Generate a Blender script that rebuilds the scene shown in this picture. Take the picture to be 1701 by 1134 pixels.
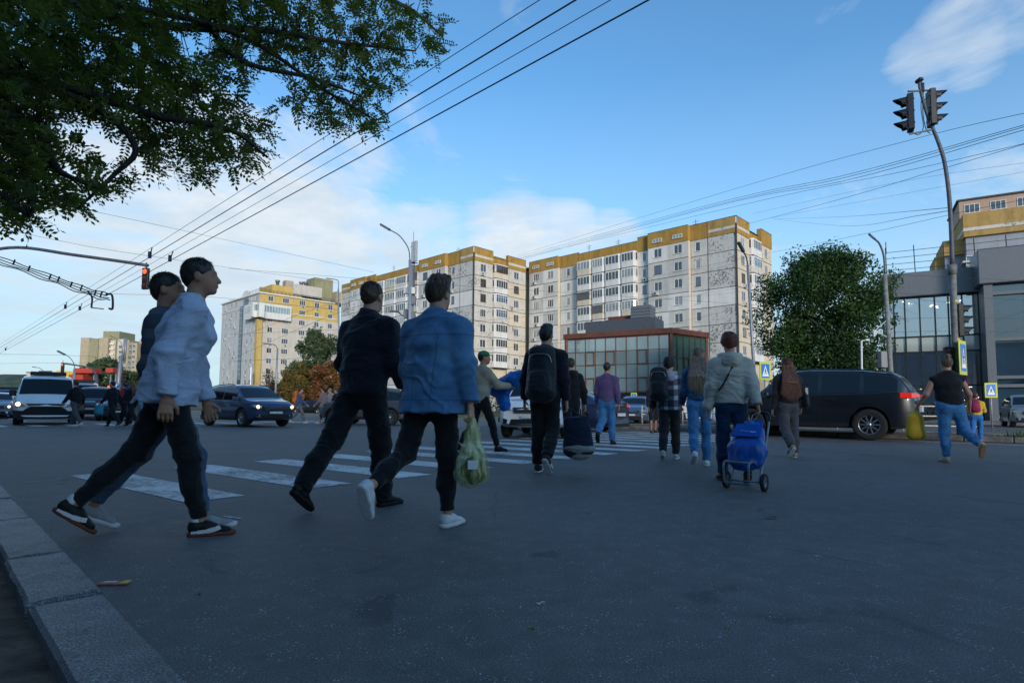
import bpy, bmesh, math, random
import numpy as np
from mathutils import Vector, Matrix
for o in list(bpy.data.objects): bpy.data.objects.remove(o)
S = bpy.context.scene; COL = S.collection
R = math.radians
random.seed(7); RNG = np.random.RandomState(11)
# ------------------------------------------------------------------ camera
CAM_H = 0.80; FPX = 960.0; TILT = 0.07; ROLL = R(0.4)
cd = bpy.data.cameras.new('camera'); cam = bpy.data.objects.new('camera', cd); COL.objects.link(cam)
cd.sensor_width = 36.0; cd.lens = 36.0*FPX/1701.0; cd.clip_start = 0.05; cd.clip_end = 6000
SHY = 43.0
cd.shift_y = SHY/1701.0
cam.location = (0, 0, CAM_H)
cam.matrix_world = Matrix.Translation((0,0,CAM_H)) @ Matrix.Rotation(R(90)+math.atan(TILT),4,'X') @ Matrix.Rotation(ROLL,4,'Z')
S.camera = cam
S.render.resolution_x = 1024; S.render.resolution_y = 682
CM = cam.matrix_world.to_3x3()
def ray(px, py):
    return CM @ Vector(((px-850.5)/FPX, -(py-567.0-SHY)/FPX, -1.0))
def G(px, py, z=0.0):
    r = ray(px, py); t = (z-CAM_H)/r.z
    return Vector((r.x*t, r.y*t, z))
def D(px, py, d):
    r = ray(px, py); t = d/r.y
    return Vector((r.x*t, d, CAM_H+r.z*t))
def X(px, d): return (px-850.5)/FPX*d
# ------------------------------------------------------------------ world, sun, exposure
SUN_EL, SUN_AZ = R(12), R(163)        # azimuth clockwise from +Y
S.view_settings.view_transform = 'Standard'; S.view_settings.look = 'None'
S.view_settings.exposure = 0.0; S.view_settings.gamma = 1.0
W = bpy.data.worlds.new('World'); S.world = W; W.use_nodes = True
nt = W.node_tree; nt.nodes.clear()
def N(nt, t, **k):
    n = nt.nodes.new(t)
    for a, b in k.items():
        if a == 'inp':
            for i, v in b.items(): n.inputs[i].default_value = v
        else: setattr(n, a, b)
    return n
def Lk(nt, a, b): nt.links.new(a, b)
wo = N(nt,'ShaderNodeOutputWorld'); bg = N(nt,'ShaderNodeBackground', inp={1:0.15}); Lk(nt,bg.outputs[0],wo.inputs[0])
sky = N(nt,'ShaderNodeTexSky', sky_type='NISHITA', sun_disc=False, sun_elevation=SUN_EL, sun_rotation=SUN_AZ, altitude=100, air_density=1.0, dust_density=0.6, ozone_density=1.6)
hs0 = N(nt,'ShaderNodeMix', data_type='RGBA', blend_type='MULTIPLY', inp={0:1.0,7:(0.93,1.50,1.86,1)}); Lk(nt,sky.outputs[0],hs0.inputs[6])
tc = N(nt,'ShaderNodeTexCoord'); sep = N(nt,'ShaderNodeSeparateXYZ'); Lk(nt,tc.outputs['Generated'],sep.inputs[0])
def Mth(nt, op, a, b=None, c=None, clamp=False):
    n = nt.nodes.new('ShaderNodeMath'); n.operation = op; n.use_clamp = clamp
    for i, v in enumerate((a, b, c)):
        if v is None: continue
        if isinstance(v, (int, float)): n.inputs[i].default_value = v
        else: nt.links.new(v, n.inputs[i])
    return n.outputs[0]
def Ramp(nt, fac, stops, interp='LINEAR'):
    n = nt.nodes.new('ShaderNodeValToRGB'); n.color_ramp.interpolation = interp
    cr = n.color_ramp
    while len(cr.elements) < len(stops): cr.elements.new(0.5)
    for e, (p, c) in zip(cr.elements, stops):
        e.position = p; e.color = (c[0],c[1],c[2],1) if not isinstance(c,(int,float)) else (c,c,c,1)
    if fac is not None: nt.links.new(fac, n.inputs[0])
    return n.outputs[0]
# clouds: noise on the flat cloud layer (direction / height), gathered in banks by direction
zc = Mth(nt,'ADD',Mth(nt,'MAXIMUM',sep.outputs[2],0.0),0.10)
cx_ = Mth(nt,'DIVIDE',sep.outputs[0],zc); cy_ = Mth(nt,'DIVIDE',sep.outputs[1],zc)
cmb = N(nt,'ShaderNodeCombineXYZ'); Lk(nt,cx_,cmb.inputs[0]); Lk(nt,cy_,cmb.inputs[1])
cn = N(nt,'ShaderNodeTexNoise', inp={2:1.15,3:9.0,4:0.62,8:0.5}); Lk(nt,cmb.outputs[0],cn.inputs[0])
def bank(px, py, size, gain):
    d = ray(px, py).normalized()
    dp = N(nt,'ShaderNodeVectorMath', operation='DOT_PRODUCT'); nrm = N(nt,'ShaderNodeVectorMath', operation='NORMALIZE')
    Lk(nt,tc.outputs['Generated'],nrm.inputs[0]); Lk(nt,nrm.outputs[0],dp.inputs[0]); dp.inputs[1].default_value = d
    c = math.cos(R(size))
    mr = N(nt,'ShaderNodeMapRange', interpolation_type='SMOOTHSTEP', inp={1:c,2:1.0,3:0.0,4:gain}); Lk(nt,dp.outputs['Value'],mr.inputs[0])
    return mr.outputs[0]
bk = None
for b_ in [(250,360,17,.30),(470,365,13,.30),(60,350,15,.26),(120,300,12,.22),(700,410,7,.24),(850,395,7,.26),(940,385,5,.22),(1015,388,4,.16),(430,440,10,.16),(150,420,10,.12),(600,400,7,.2),
           (1660,15,5,.26),(1600,55,5,.30),(1535,98,4,.27),(1460,100,5,.07),(1420,20,5,.08),(1660,310,4,.15),(200,640,9,.1),(690,200,3,.03)]:
    o_ = bank(*b_); bk = o_ if bk is None else Mth(nt,'MAXIMUM',bk,o_)
cden = Mth(nt,'ADD',cn.outputs[0],bk)
cfac = Ramp(nt, cden, [(0.57,0.0),(0.68,0.50),(0.82,0.96)])
cn2 = N(nt,'ShaderNodeTexNoise', inp={2:2.6,3:5.0,4:0.6}); Lk(nt,cmb.outputs[0],cn2.inputs[0])
ccol = Ramp(nt, cn2.outputs[0], [(0.38,(4.5,5.15,5.8)),(0.60,(5.9,6.15,6.4))])
mx = N(nt,'ShaderNodeMix', data_type='RGBA'); Lk(nt,cfac,mx.inputs[0]); Lk(nt,hs0.outputs[2],mx.inputs[6]); Lk(nt,ccol,mx.inputs[7])
# pale haze low over the horizon
hz = Ramp(nt, sep.outputs[2], [(0.0,0.95),(0.13,0.75),(0.30,0.22),(0.5,0.0)])
mh = N(nt,'ShaderNodeMix', data_type='RGBA', inp={7:(3.9,4.9,5.6,1)}); Lk(nt,hz,mh.inputs[0]); Lk(nt,mx.outputs[2],mh.inputs[6])
Lk(nt,mh.outputs[2],bg.inputs[0])
sd = bpy.data.lights.new('sun','SUN'); sd.energy = 2.9; sd.angle = R(11); sd.color = (1.0,0.90,0.80)
sun = bpy.data.objects.new('sun', sd); COL.objects.link(sun)
sv = Vector((math.sin(SUN_AZ)*math.cos(SUN_EL), math.cos(SUN_AZ)*math.cos(SUN_EL), math.sin(SUN_EL)))
sun.rotation_euler = sv.to_track_quat('Z','Y').to_euler()
# ------------------------------------------------------------------ helpers
U = Vector((-0.72,0.69,0)).normalized(); V = Vector((0.69,0.72,0)).normalized()
def AB(a, b, z=0.0): return U*a + V*b + Vector((0,0,z))     # road frame: a along the road, b across it
def tag(o, label=None, cat=None, group=None, kind=None):
    if label: o['label'] = label
    if cat: o['category'] = cat
    if group: o['group'] = group
    if kind: o['kind'] = kind
    return o
def thing(name, label, cat, loc=(0,0,0), rz=0.0, group=None):
    o = bpy.data.objects.new(name, None); COL.objects.link(o); o.empty_display_size = 0.2
    o.location = loc; o.rotation_euler = (0,0,rz)
    return tag(o, label, cat, group)
def kids(o): return KID.get(o.name, [])
KID = {}
def parent(o, p):
    if p is not None:
        o.parent = p; KID.setdefault(p.name, []).append(o)
def copy_tree(o, par=None):
    c = o.copy(); COL.objects.link(c)
    if par is not None: parent(c, par)
    for ch in kids(o): copy_tree(ch, c)
    return c
class MB:
    def __init__(s): s.v = []; s.f = []; s.m = []; s.sm = []
    def add(s, vs, fs, mi=0, smooth=False):
        b = len(s.v); s.v += [tuple(v) for v in vs]
        for f in fs: s.f.append(tuple(b+i for i in f)); s.m.append(mi); s.sm.append(smooth)
    def quad(s, a, b, c, d, mi=0): s.add([a,b,c,d],[(0,1,2,3)],mi)
    def box(s, c, size, mi=0, rz=0, mat=None, ch=0.0):
        x, y, z = [q/2 for q in size]
        if ch > 0:
            ch = min(ch, x*.9, y*.9, z*.9); vs = []
            for sx in (-1,1):
                for sy in (-1,1):
                    for sz in (-1,1):
                        vs += [(sx*x,sy*(y-ch),sz*(z-ch)),(sx*(x-ch),sy*y,sz*(z-ch)),(sx*(x-ch),sy*(y-ch),sz*z)]
            def id_(sx,sy,sz,k): return (((sx>0)*2+(sy>0))*2+(sz>0))*3+k
            fs = []
            for sg in (-1,1):
                fs.append((id_(sg,-1,-1,0),id_(sg,1,-1,0),id_(sg,1,1,0),id_(sg,-1,1,0)))
                fs.append((id_(-1,sg,-1,1),id_(1,sg,-1,1),id_(1,sg,1,1),id_(-1,sg,1,1)))
                fs.append((id_(-1,-1,sg,2),id_(1,-1,sg,2),id_(1,1,sg,2),id_(-1,1,sg,2)))
                for s2 in (-1,1):
                    fs.append((id_(sg,s2,-1,0),id_(sg,s2,1,0),id_(sg,s2,1,1),id_(sg,s2,-1,1)))
                    fs.append((id_(sg,-1,s2,0),id_(sg,1,s2,0),id_(sg,1,s2,2),id_(sg,-1,s2,2)))
                    fs.append((id_(-1,sg,s2,1),id_(1,sg,s2,1),id_(1,sg,s2,2),id_(-1,sg,s2,2)))
                    for s3 in (-1,1): fs.append((id_(sg,s2,s3,0),id_(sg,s2,s3,1),id_(sg,s2,s3,2)))
        else:
            vs = [(-x,-y,-z),(x,-y,-z),(x,y,-z),(-x,y,-z),(-x,-y,z),(x,-y,z),(x,y,z),(-x,y,z)]
            fs = [(0,3,2,1),(4,5,6,7),(0,1,5,4),(1,2,6,5),(2,3,7,6),(3,0,4,7)]
        if rz: M_ = Matrix.Rotation(rz,3,'Z'); vs = [M_ @ Vector(v) for v in vs]
        if mat is not None: vs = [mat @ Vector(v) for v in vs]
        s.add([Vector(v)+Vector(c) for v in vs], fs, mi)
    def bar(s, a, b, w, h=None, mi=0):
        a = Vector(a); b = Vector(b); h = h or w; d = b-a
        q = d.to_track_quat('X','Z').to_matrix()
        s.box((a+b)/2, (d.length, w, h), mi, mat=q)
    def tube(s, pts, rad, n=8, mi=0, cap=True, smooth=True):
        pts = [Vector(p) for p in pts]; k = len(pts)
        if isinstance(rad,(int,float)): rad = [rad]*k
        vs = []; up = None
        for i, p in enumerate(pts):
            t = (pts[min(i+1,k-1)]-pts[max(i-1,0)]).normalized()
            if up is None: up = t.orthogonal().normalized()
            up = (up - t*up.dot(t)).normalized(); w = t.cross(up)
            for j in range(n):
                a = 2*math.pi*j/n; vs.append(p + (up*math.cos(a)+w*math.sin(a))*rad[i])
        fs = [(i*n+j, i*n+(j+1)%n, (i+1)*n+(j+1)%n, (i+1)*n+j) for i in range(k-1) for j in range(n)]
        s.add(vs, fs, mi, smooth)
        if cap:
            b = len(s.v)-k*n
            s.f.append(tuple(b+j for j in range(n))[::-1]); s.m.append(mi); s.sm.append(False)
            s.f.append(tuple(b+(k-1)*n+j for j in range(n))); s.m.append(mi); s.sm.append(False)
    def lathe(s, prof, c=(0,0,0), axis='Z', n=24, mi=0, smooth=True):
        vs = []
        for r, h in prof:
            for j in range(n):
                a = 2*math.pi*j/n
                p = (r*math.cos(a), r*math.sin(a), h)
                if axis == 'Y': p = (p[0], p[2], p[1])
                if axis == 'X': p = (p[2], p[0], p[1])
                vs.append(Vector(p)+Vector(c))
        k = len(prof)
        fs = [(i*n+j, i*n+(j+1)%n, (i+1)*n+(j+1)%n, (i+1)*n+j) for i in range(k-1) for j in range(n)]
        s.add(vs, fs, mi, smooth)
    def prism(s, poly, z0, z1, mi=0, top=None):
        n = len(poly); vs = [(p[0],p[1],z0) for p in poly]+[(p[0],p[1],z1) for p in poly]
        s.add(vs, [tuple(range(n))[::-1]], mi); s.add(vs, [tuple(range(n,2*n))], mi if top is None else top)
        s.add(vs, [(i,(i+1)%n,n+(i+1)%n,n+i) for i in range(n)], mi)
    def build(s, name, mats, par=None, loc=None, rz=0.0, rot=None):
        me = bpy.data.meshes.new(name); me.from_pydata(s.v, [], s.f)
        if not isinstance(mats,(list,tuple)): mats = [mats]
        for m in mats: me.materials.append(m)
        me.polygons.foreach_set('material_index', s.m); me.polygons.foreach_set('use_smooth', s.sm); me.update()
        o = bpy.data.objects.new(name, me); COL.objects.link(o); parent(o, par)
        if loc is not None: o.location = loc
        if rz: o.rotation_euler = (0,0,rz)
        if rot is not None: o.rotation_euler = rot
        return o
def npmesh(name, vs, fs, mats, par=None, smooth=True, mi=None, loc=None, rz=0):
    me = bpy.data.meshes.new(name); nv = len(vs); nf = len(fs); k = fs.shape[1]
    me.vertices.add(nv); me.vertices.foreach_set('co', np.ascontiguousarray(vs,dtype=np.float32).ravel())
    me.loops.add(nf*k); me.loops.foreach_set('vertex_index', np.ascontiguousarray(fs,dtype=np.int32).ravel())
    me.polygons.add(nf); me.polygons.foreach_set('loop_start', np.arange(nf,dtype=np.int32)*k)
    me.polygons.foreach_set('loop_total', np.full(nf,k,dtype=np.int32))
    if not isinstance(mats,(list,tuple)): mats = [mats]
    for m in mats: me.materials.append(m)
    me.polygons.foreach_set('use_smooth', np.full(nf,smooth,dtype=bool))
    if mi is not None: me.polygons.foreach_set('material_index', np.asarray(mi,dtype=np.int32))
    me.update(calc_edges=True); me.validate()
    o = bpy.data.objects.new(name, me); COL.objects.link(o); parent(o, par)
    if loc is not None: o.location = loc
    if rz: o.rotation_euler = (0,0,rz)
    return o
def smoothpath(pts, n=6):
    pts = [Vector(p) for p in pts]; out = []
    q = [pts[0]*2-pts[1]]+pts+[pts[-1]*2-pts[-2]]
    for i in range(1,len(q)-2):
        for k in range(n):
            t = k/n; a,b,c,d = q[i-1],q[i],q[i+1],q[i+2]
            out.append(.5*((2*b)+(c-a)*t+(2*a-5*b+4*c-d)*t*t+(3*b-a-3*c+d)*t*t*t))
    out.append(pts[-1]); return out
# ------------------------------------------------------------------ materials
def mat(name, col, rough=0.6, metal=0.0, spec=0.5, var=0.12, vs=6.0, bump=0.0, bs=60.0, coat=0.0, emis=None, es=0.0, trans=0.0, ior=1.45, sheen=0.0, streak=False, tint=None, wr=0.0):
    m = bpy.data.materials.new(name); m.use_nodes = True; t = m.node_tree; b = t.nodes['Principled BSDF']
    b.inputs['Roughness'].default_value = rough; b.inputs['Metallic'].default_value = metal
    b.inputs['Specular IOR Level'].default_value = spec; b.inputs['IOR'].default_value = ior
    if coat: b.inputs['Coat Weight'].default_value = coat; b.inputs['Coat Roughness'].default_value = 0.04
    if sheen: b.inputs['Sheen Weight'].default_value = sheen
    if trans: b.inputs['Transmission Weight'].default_value = trans
    if emis: b.inputs['Emission Color'].default_value = (*emis,1); b.inputs['Emission Strength'].default_value = es
    tcn = N(t,'ShaderNodeTexCoord')
    src = tcn.outputs['Object']
    if streak:
        mp = N(t,'ShaderNodeMapping'); mp.inputs['Scale'].default_value = (1,1,0.12); Lk(t,src,mp.inputs[0]); vsrc = mp.outputs[0]
    else: vsrc = src
    n = N(t,'ShaderNodeTexNoise', inp={2:vs,3:5.0,4:0.6}); Lk(t,vsrc,n.inputs[0])
    c0 = [max(0,q*(1-var)) for q in col]; c1 = [min(1,q*(1+var)) for q in col]
    if tint: c1 = tint
    Lk(t, Ramp(t, n.outputs[0], [(0.35,c0),(0.65,c1)]), b.inputs['Base Color'])
    if bump:
        n2 = N(t,'ShaderNodeTexNoise', inp={2:bs,3:4.0}); Lk(t,src,n2.inputs[0])
        bp = N(t,'ShaderNodeBump', inp={0:bump,1:0.01}); Lk(t,n2.outputs[0],bp.inputs['Height']); Lk(t,bp.outputs[0],b.inputs['Normal'])
    if wr:
        mw = N(t,'ShaderNodeMapping'); mw.inputs['Scale'].default_value = (5,5,11); mw.inputs['Rotation'].default_value = (.25,.35,0); Lk(t,src,mw.inputs[0])
        nw = N(t,'ShaderNodeTexNoise', noise_type='RIDGED_MULTIFRACTAL', inp={2:1.0,3:2.5,8:1.6}); Lk(t,mw.outputs[0],nw.inputs[0])
        bw = N(t,'ShaderNodeBump', inp={0:wr,1:0.03}); Lk(t,nw.outputs[0],bw.inputs['Height'])
        if bump: Lk(t,bp.outputs[0],bw.inputs['Normal'])
        Lk(t,bw.outputs[0],b.inputs['Normal'])
    return m
def asphalt():
    m = bpy.data.materials.new('asphalt'); m.use_nodes = True; t = m.node_tree; b = t.nodes['Principled BSDF']
    tcn = N(t,'ShaderNodeTexCoord'); src = tcn.outputs['Object']
    big = N(t,'ShaderNodeTexNoise', inp={2:0.35,3:6.0,4:0.65}); Lk(t,src,big.inputs[0])
    mid = N(t,'ShaderNodeTexNoise', inp={2:5.0,3:6.0,4:0.7}); Lk(t,src,mid.inputs[0])
    fine = N(t,'ShaderNodeTexNoise', inp={2:160.0,3:2.0}); Lk(t,src,fine.inputs[0])
    vor = N(t,'ShaderNodeTexVoronoi', inp={2:75.0}); vj = N(t,'ShaderNodeMix', data_type='VECTOR', inp={0:0.06}); Lk(t,src,vj.inputs[4]); Lk(t,mid.outputs['Color'],vj.inputs[5]); Lk(t,vj.outputs[1],vor.inputs[0])
    sp = Ramp(t, vor.outputs['Distance'], [(0.10,1.0),(0.26,0.0)])
    spm = N(t,'ShaderNodeTexNoise', inp={2:9.0,3:3.0}); Lk(t,src,spm.inputs[0])
    spf = Mth(t,'MULTIPLY', sp, Ramp(t, spm.outputs[0], [(0.46,0.0),(0.66,0.9)]))
    c1 = Ramp(t, big.outputs[0], [(0.3,(0.112,0.104,0.100)),(0.7,(0.168,0.156,0.148))])
    c2 = N(t,'ShaderNodeMix', data_type='RGBA', blend_type='MULTIPLY', inp={0:1.0}); Lk(t,c1,c2.inputs[6])
    Lk(t, Ramp(t, mid.outputs[0], [(0.3,0.60),(0.68,1.15)]), c2.inputs[7])
    c3 = N(t,'ShaderNodeMix', data_type='RGBA', blend_type='MULTIPLY', inp={0:0.9}); Lk(t,c2.outputs[2],c3.inputs[6])
    Lk(t, Ramp(t, fine.outputs[0], [(0.35,0.5),(0.68,1.5)]), c3.inputs[7])
    # patches of tar / oil with a shape of their own
    st = N(t,'ShaderNodeTexNoise', inp={2:1.3,3:4.0,4:0.55,8:1.2}); Lk(t,src,st.inputs[0])
    c4 = N(t,'ShaderNodeMix', data_type='RGBA', inp={7:(0.045,0.044,0.044,1)}); Lk(t,Ramp(t,st.outputs[0],[(0.63,0.0),(0.69,0.6)]),c4.inputs[0]); Lk(t,c3.outputs[2],c4.inputs[6])
    c5 = N(t,'ShaderNodeMix', data_type='RGBA', inp={7:(0.72,0.70,0.68,1)}); Lk(t,spf,c5.inputs[0]); Lk(t,c4.outputs[2],c5.inputs[6])
    # thin cracks
    cr = N(t,'ShaderNodeTexVoronoi', feature='DISTANCE_TO_EDGE', inp={2:0.55})
    wv = N(t,'ShaderNodeTexNoise', inp={2:2.0,3:5.0}); Lk(t,src,wv.inputs[0])
    mixv = N(t,'ShaderNodeMix', data_type='VECTOR', inp={0:0.12}); Lk(t,src,mixv.inputs[4]); Lk(t,wv.outputs['Color'],mixv.inputs[5]); Lk(t,mixv.outputs[1],cr.inputs[0])
    crf = Mth(t,'MULTIPLY', Ramp(t, cr.outputs['Distance'], [(0.0,0.8),(0.006,0.0)]), Ramp(t, big.outputs[0], [(0.5,0.0),(0.6,1.0)]))
    c6 = N(t,'ShaderNodeMix', data_type='RGBA', inp={7:(0.02,0.02,0.02,1)}); Lk(t,crf,c6.inputs[0]); Lk(t,c5.outputs[2],c6.inputs[6])
    Lk(t,c6.outputs[2],b.inputs['Base Color'])
    Lk(t, Ramp(t, mid.outputs[0], [(0.3,0.60),(0.7,0.82)]), b.inputs['Roughness']); b.inputs['Specular IOR Level'].default_value = 0.35
    bp = N(t,'ShaderNodeBump', inp={0:0.5,1:0.006}); Lk(t,fine.outputs[0],bp.inputs['Height']); Lk(t,bp.outputs[0],b.inputs['Normal'])
    return m
def paint_worn():
    m = bpy.data.materials.new('road_paint'); m.use_nodes = True; t = m.node_tree; b = t.nodes['Principled BSDF']
    src = N(t,'ShaderNodeTexCoord').outputs['Object']
    a = N(t,'ShaderNodeTexNoise', inp={2:14.0,3:8.0,4:0.75}); Lk(t,src,a.inputs[0])
    c = N(t,'ShaderNodeTexNoise', inp={2:1.4,3:4.0}); Lk(t,src,c.inputs[0])
    f = Mth(t,'ADD', a.outputs[0], Mth(t,'MULTIPLY', Mth(t,'SUBTRACT',c.outputs[0],0.5), 0.55))
    Lk(t, Ramp(t, f, [(0.36,(0.13,0.13,0.13)),(0.46,(0.42,0.42,0.42)),(0.58,(0.68,0.68,0.68))]), b.inputs['Base Color'])
    b.inputs['Roughness'].default_value = 0.7
    return m
def granite():
    m = bpy.data.materials.new('granite'); m.use_nodes = True; t = m.node_tree; b = t.nodes['Principled BSDF']
    src = N(t,'ShaderNodeTexCoord').outputs['Object']
    a = N(t,'ShaderNodeTexNoise', inp={2:170.0,3:3.0,4:0.7}); Lk(t,src,a.inputs[0])
    c = N(t,'ShaderNodeTexNoise', inp={2:4.0,3:6.0,4:0.7}); Lk(t,src,c.inputs[0])
    x1 = N(t,'ShaderNodeMix', data_type='RGBA', blend_type='MULTIPLY', inp={0:1.0})
    Lk(t, Ramp(t, a.outputs[0], [(0.36,(0.035,0.036,0.038)),(0.5,(0.11,0.113,0.12)),(0.64,(0.32,0.325,0.34))]), x1.inputs[6])
    Lk(t, Ramp(t, c.outputs[0], [(0.3,0.5),(0.65,1.15)]), x1.inputs[7]); Lk(t,x1.outputs[2],b.inputs['Base Color'])
    b.inputs['Roughness'].default_value = 0.55
    bp = N(t,'ShaderNodeBump', inp={0:0.7,1:0.006}); 
    s2 = N(t,'ShaderNodeTexNoise', inp={2:32.0,3:6.0,4:0.8}); Lk(t,src,s2.inputs[0]); Lk(t,s2.outputs[0],bp.inputs['Height']); Lk(t,bp.outputs[0],b.inputs['Normal'])
    return m
def plaster(name, col, dirt=0.35, peel=0.0, peelcol=(0.10,0.095,0.09)):
    m = bpy.data.materials.new(name); m.use_nodes = True; t = m.node_tree; b = t.nodes['Principled BSDF']
    src = N(t,'ShaderNodeTexCoord').outputs['Object']
    mp = N(t,'ShaderNodeMapping'); mp.inputs['Scale'].default_value = (1,1,0.15); Lk(t,src,mp.inputs[0])
    a = N(t,'ShaderNodeTexNoise', inp={2:1.3,3:6.0,4:0.65}); Lk(t,mp.outputs[0],a.inputs[0])
    c = N(t,'ShaderNodeTexNoise', inp={2:0.6,3:5.0,4:0.6}); Lk(t,src,c.inputs[0])
    x1 = N(t,'ShaderNodeMix', data_type='RGBA', blend_type='MULTIPLY', inp={0:1.0,6:(*col,1)})
    f = Mth(t,'ADD', Mth(t,'MULTIPLY',a.outputs[0],0.6), Mth(t,'MULTIPLY',c.outputs[0],0.4))
    Lk(t, Ramp(t, f, [(0.34,(1-dirt,1-dirt*1.05,1-dirt*1.15)),(0.55,(1,1,1))]), x1.inputs[7]); out = x1.outputs[2]
    if peel:
        p = N(t,'ShaderNodeTexNoise', inp={2:2.6,3:5.0,4:0.7,8:0.6}); Lk(t,src,p.inputs[0])
        g = N(t,'ShaderNodeTexNoise', inp={2:0.35,3:3.0}); Lk(t,src,g.inputs[0])
        pf = Mth(t,'ADD', p.outputs[0], Mth(t,'MULTIPLY', Mth(t,'SUBTRACT', g.outputs[0], 0.5), 0.6))
        x2 = N(t,'ShaderNodeMix', data_type='RGBA', inp={7:(*peelcol,1)}); Lk(t, Ramp(t, pf, [(0.66-peel*0.10,0.0),(0.68-peel*0.10,0.75)]), x2.inputs[0]); Lk(t,out,x2.inputs[6]); out = x2.outputs[2]
    Lk(t,out,b.inputs['Base Color']); b.inputs['Roughness'].default_value = 0.85; b.inputs['Specular IOR Level'].default_value = 0.2
    n2 = N(t,'ShaderNodeTexNoise', inp={2:25.0,3:4.0}); Lk(t,src,n2.inputs[0])
    bp = N(t,'ShaderNodeBump', inp={0:0.25,1:0.02}); Lk(t,n2.outputs[0],bp.inputs['Height']); Lk(t,bp.outputs[0],b.inputs['Normal'])
    return m
def glassy(name, col, rough=0.04, spec=1.0, wob=0.0, wscale=0.6, see=0.0):
    m = bpy.data.materials.new(name); m.use_nodes = True; t = m.node_tree; b = t.nodes['Principled BSDF']
    src = N(t,'ShaderNodeTexCoord').outputs['Object']
    a = N(t,'ShaderNodeTexNoise', inp={2:wscale,3:2.0}); Lk(t,src,a.inputs[0])
    Lk(t, Ramp(t, a.outputs[0], [(0.35,[q*0.8 for q in col]),(0.65,[min(1,q*1.2) for q in col])]), b.inputs['Base Color'])
    b.inputs['Roughness'].default_value = rough; b.inputs['Specular IOR Level'].default_value = spec; b.inputs['IOR'].default_value = 1.7
    if see: b.inputs['Transmission Weight'].default_value = see; b.inputs['IOR'].default_value = 1.12
    if wob:
        bp = N(t,'ShaderNodeBump', inp={0:wob,1:0.03}); Lk(t,a.outputs[0],bp.inputs['Height']); Lk(t,bp.outputs[0],b.inputs['Normal'])
    return m
M = {}
M['asphalt'] = asphalt(); M['paint'] = paint_worn(); M['granite'] = granite()
M['soil'] = mat('soil',(0.10,0.066,0.046),0.95,var=0.5,vs=9,bump=1.0,bs=45)
M['pave'] = mat('paving',(0.17,0.165,0.16),0.85,var=0.25,vs=2.5,bump=0.3)
M['kerb'] = mat('kerb_concrete',(0.17,0.155,0.14),0.9,var=0.35,vs=3,bump=0.5,bs=30)
M['grass'] = mat('grass',(0.045,0.065,0.02),0.9,var=0.5,vs=3,bump=0.8,bs=20)
M['hill'] = mat('hill_wood',(0.05,0.075,0.045),0.95,var=0.45,vs=0.09,bump=1.0,bs=0.5)
M['wwhite'] = plaster('plaster_white',(0.70,0.68,0.65),0.18)
M['wgrey'] = plaster('plaster_grey',(0.50,0.485,0.47),0.2)
M['wgrey2'] = plaster('plaster_grey_light',(0.58,0.56,0.52),0.2)
M['wbeige'] = plaster('plaster_beige_and_warm_light',(0.62,0.53,0.41),0.2)  # beige parapets; also puts warm light into right-facing walls and step returns
M['wpeel'] = plaster('plaster_peeled',(0.56,0.54,0.51),0.2,peel=1.0)
M['wpeel2'] = plaster('plaster_peeled_light',(0.58,0.54,0.48),0.2,peel=0.45)
M['wpeeld'] = plaster('plaster_peeled_dark',(0.45,0.43,0.40),0.3,peel=1.5)
M['must'] = plaster('plaster_mustard',(0.41,0.24,0.06),0.35)
M['mustp'] = plaster('plaster_mustard_worn',(0.40,0.26,0.09),0.4,peel=0.3,peelcol=(0.36,0.33,0.28))
M['tan'] = plaster('plaster_tan',(0.44,0.31,0.24),0.2)
M['bluegrey'] = plaster('plaster_blue_grey',(0.30,0.32,0.36),0.2)
M['cream'] = plaster('plaster_cream',(0.55,0.50,0.43),0.2)
M['cream_shaded'] = plaster('plaster_cream_shaded',(0.56,0.55,0.54),0.2)  # greyer copy of the cream, for the face turned from the warm light
M['yel'] = plaster('plaster_yellow',(0.58,0.40,0.13),0.2)
M['olive'] = plaster('plaster_olive',(0.30,0.28,0.17),0.3)
M['sand'] = plaster('plaster_sand',(0.44,0.36,0.25),0.3)
M['seam'] = mat('seam',(0.06,0.055,0.05),0.9)
M['roof'] = mat('roof_felt',(0.08,0.08,0.085),0.9)
M['wframe'] = mat('window_frame_white',(0.72,0.72,0.70),0.45,var=0.06)
M['bframe'] = mat('window_frame_brown',(0.16,0.09,0.06),0.5)
M['pane1'] = glassy('pane_dark',(0.03,0.035,0.04),0.05,0.8,0.3,0.9)
M['pane2'] = glassy('pane_curtain',(0.24,0.25,0.25),0.08,0.7,0.3,0.9)
M['pane3'] = glassy('pane_blue',(0.05,0.09,0.16),0.05,0.9,0.3,0.9)
M['acw'] = mat('ac_white',(0.55,0.55,0.53),0.5)
M['dark'] = mat('dark_metal',(0.02,0.022,0.026),0.45,metal=0.3)
M['blk'] = mat('black_plastic',(0.012,0.013,0.016),0.5)
M['pole'] = mat('galvanised_pole',(0.26,0.28,0.31),0.5,metal=0.4,var=0.2,vs=12)
M['poled'] = mat('painted_pole',(0.07,0.08,0.10),0.55,var=0.35,vs=9,bump=0.2)
M['polec'] = mat('concrete_pole',(0.20,0.195,0.185),0.85,var=0.3,vs=7,bump=0.3)
M['wire'] = mat('wire',(0.015,0.018,0.03),0.6)
M['wire2'] = mat('wire_pale',(0.10,0.12,0.16),0.6)
M['brick'] = mat('cladding_rust',(0.12,0.040,0.026),0.6,var=0.2,vs=2)
M['slate'] = mat('cladding_slate',(0.06,0.07,0.085),0.6)
M['tglass'] = glassy('curtain_wall_glass',(0.20,0.27,0.27),0.035,1.0,0.12,0.35)
M['tglass2'] = glassy('curtain_wall_glass_dark',(0.02,0.045,0.07),0.03,0.9,0.12,0.35)
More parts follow.
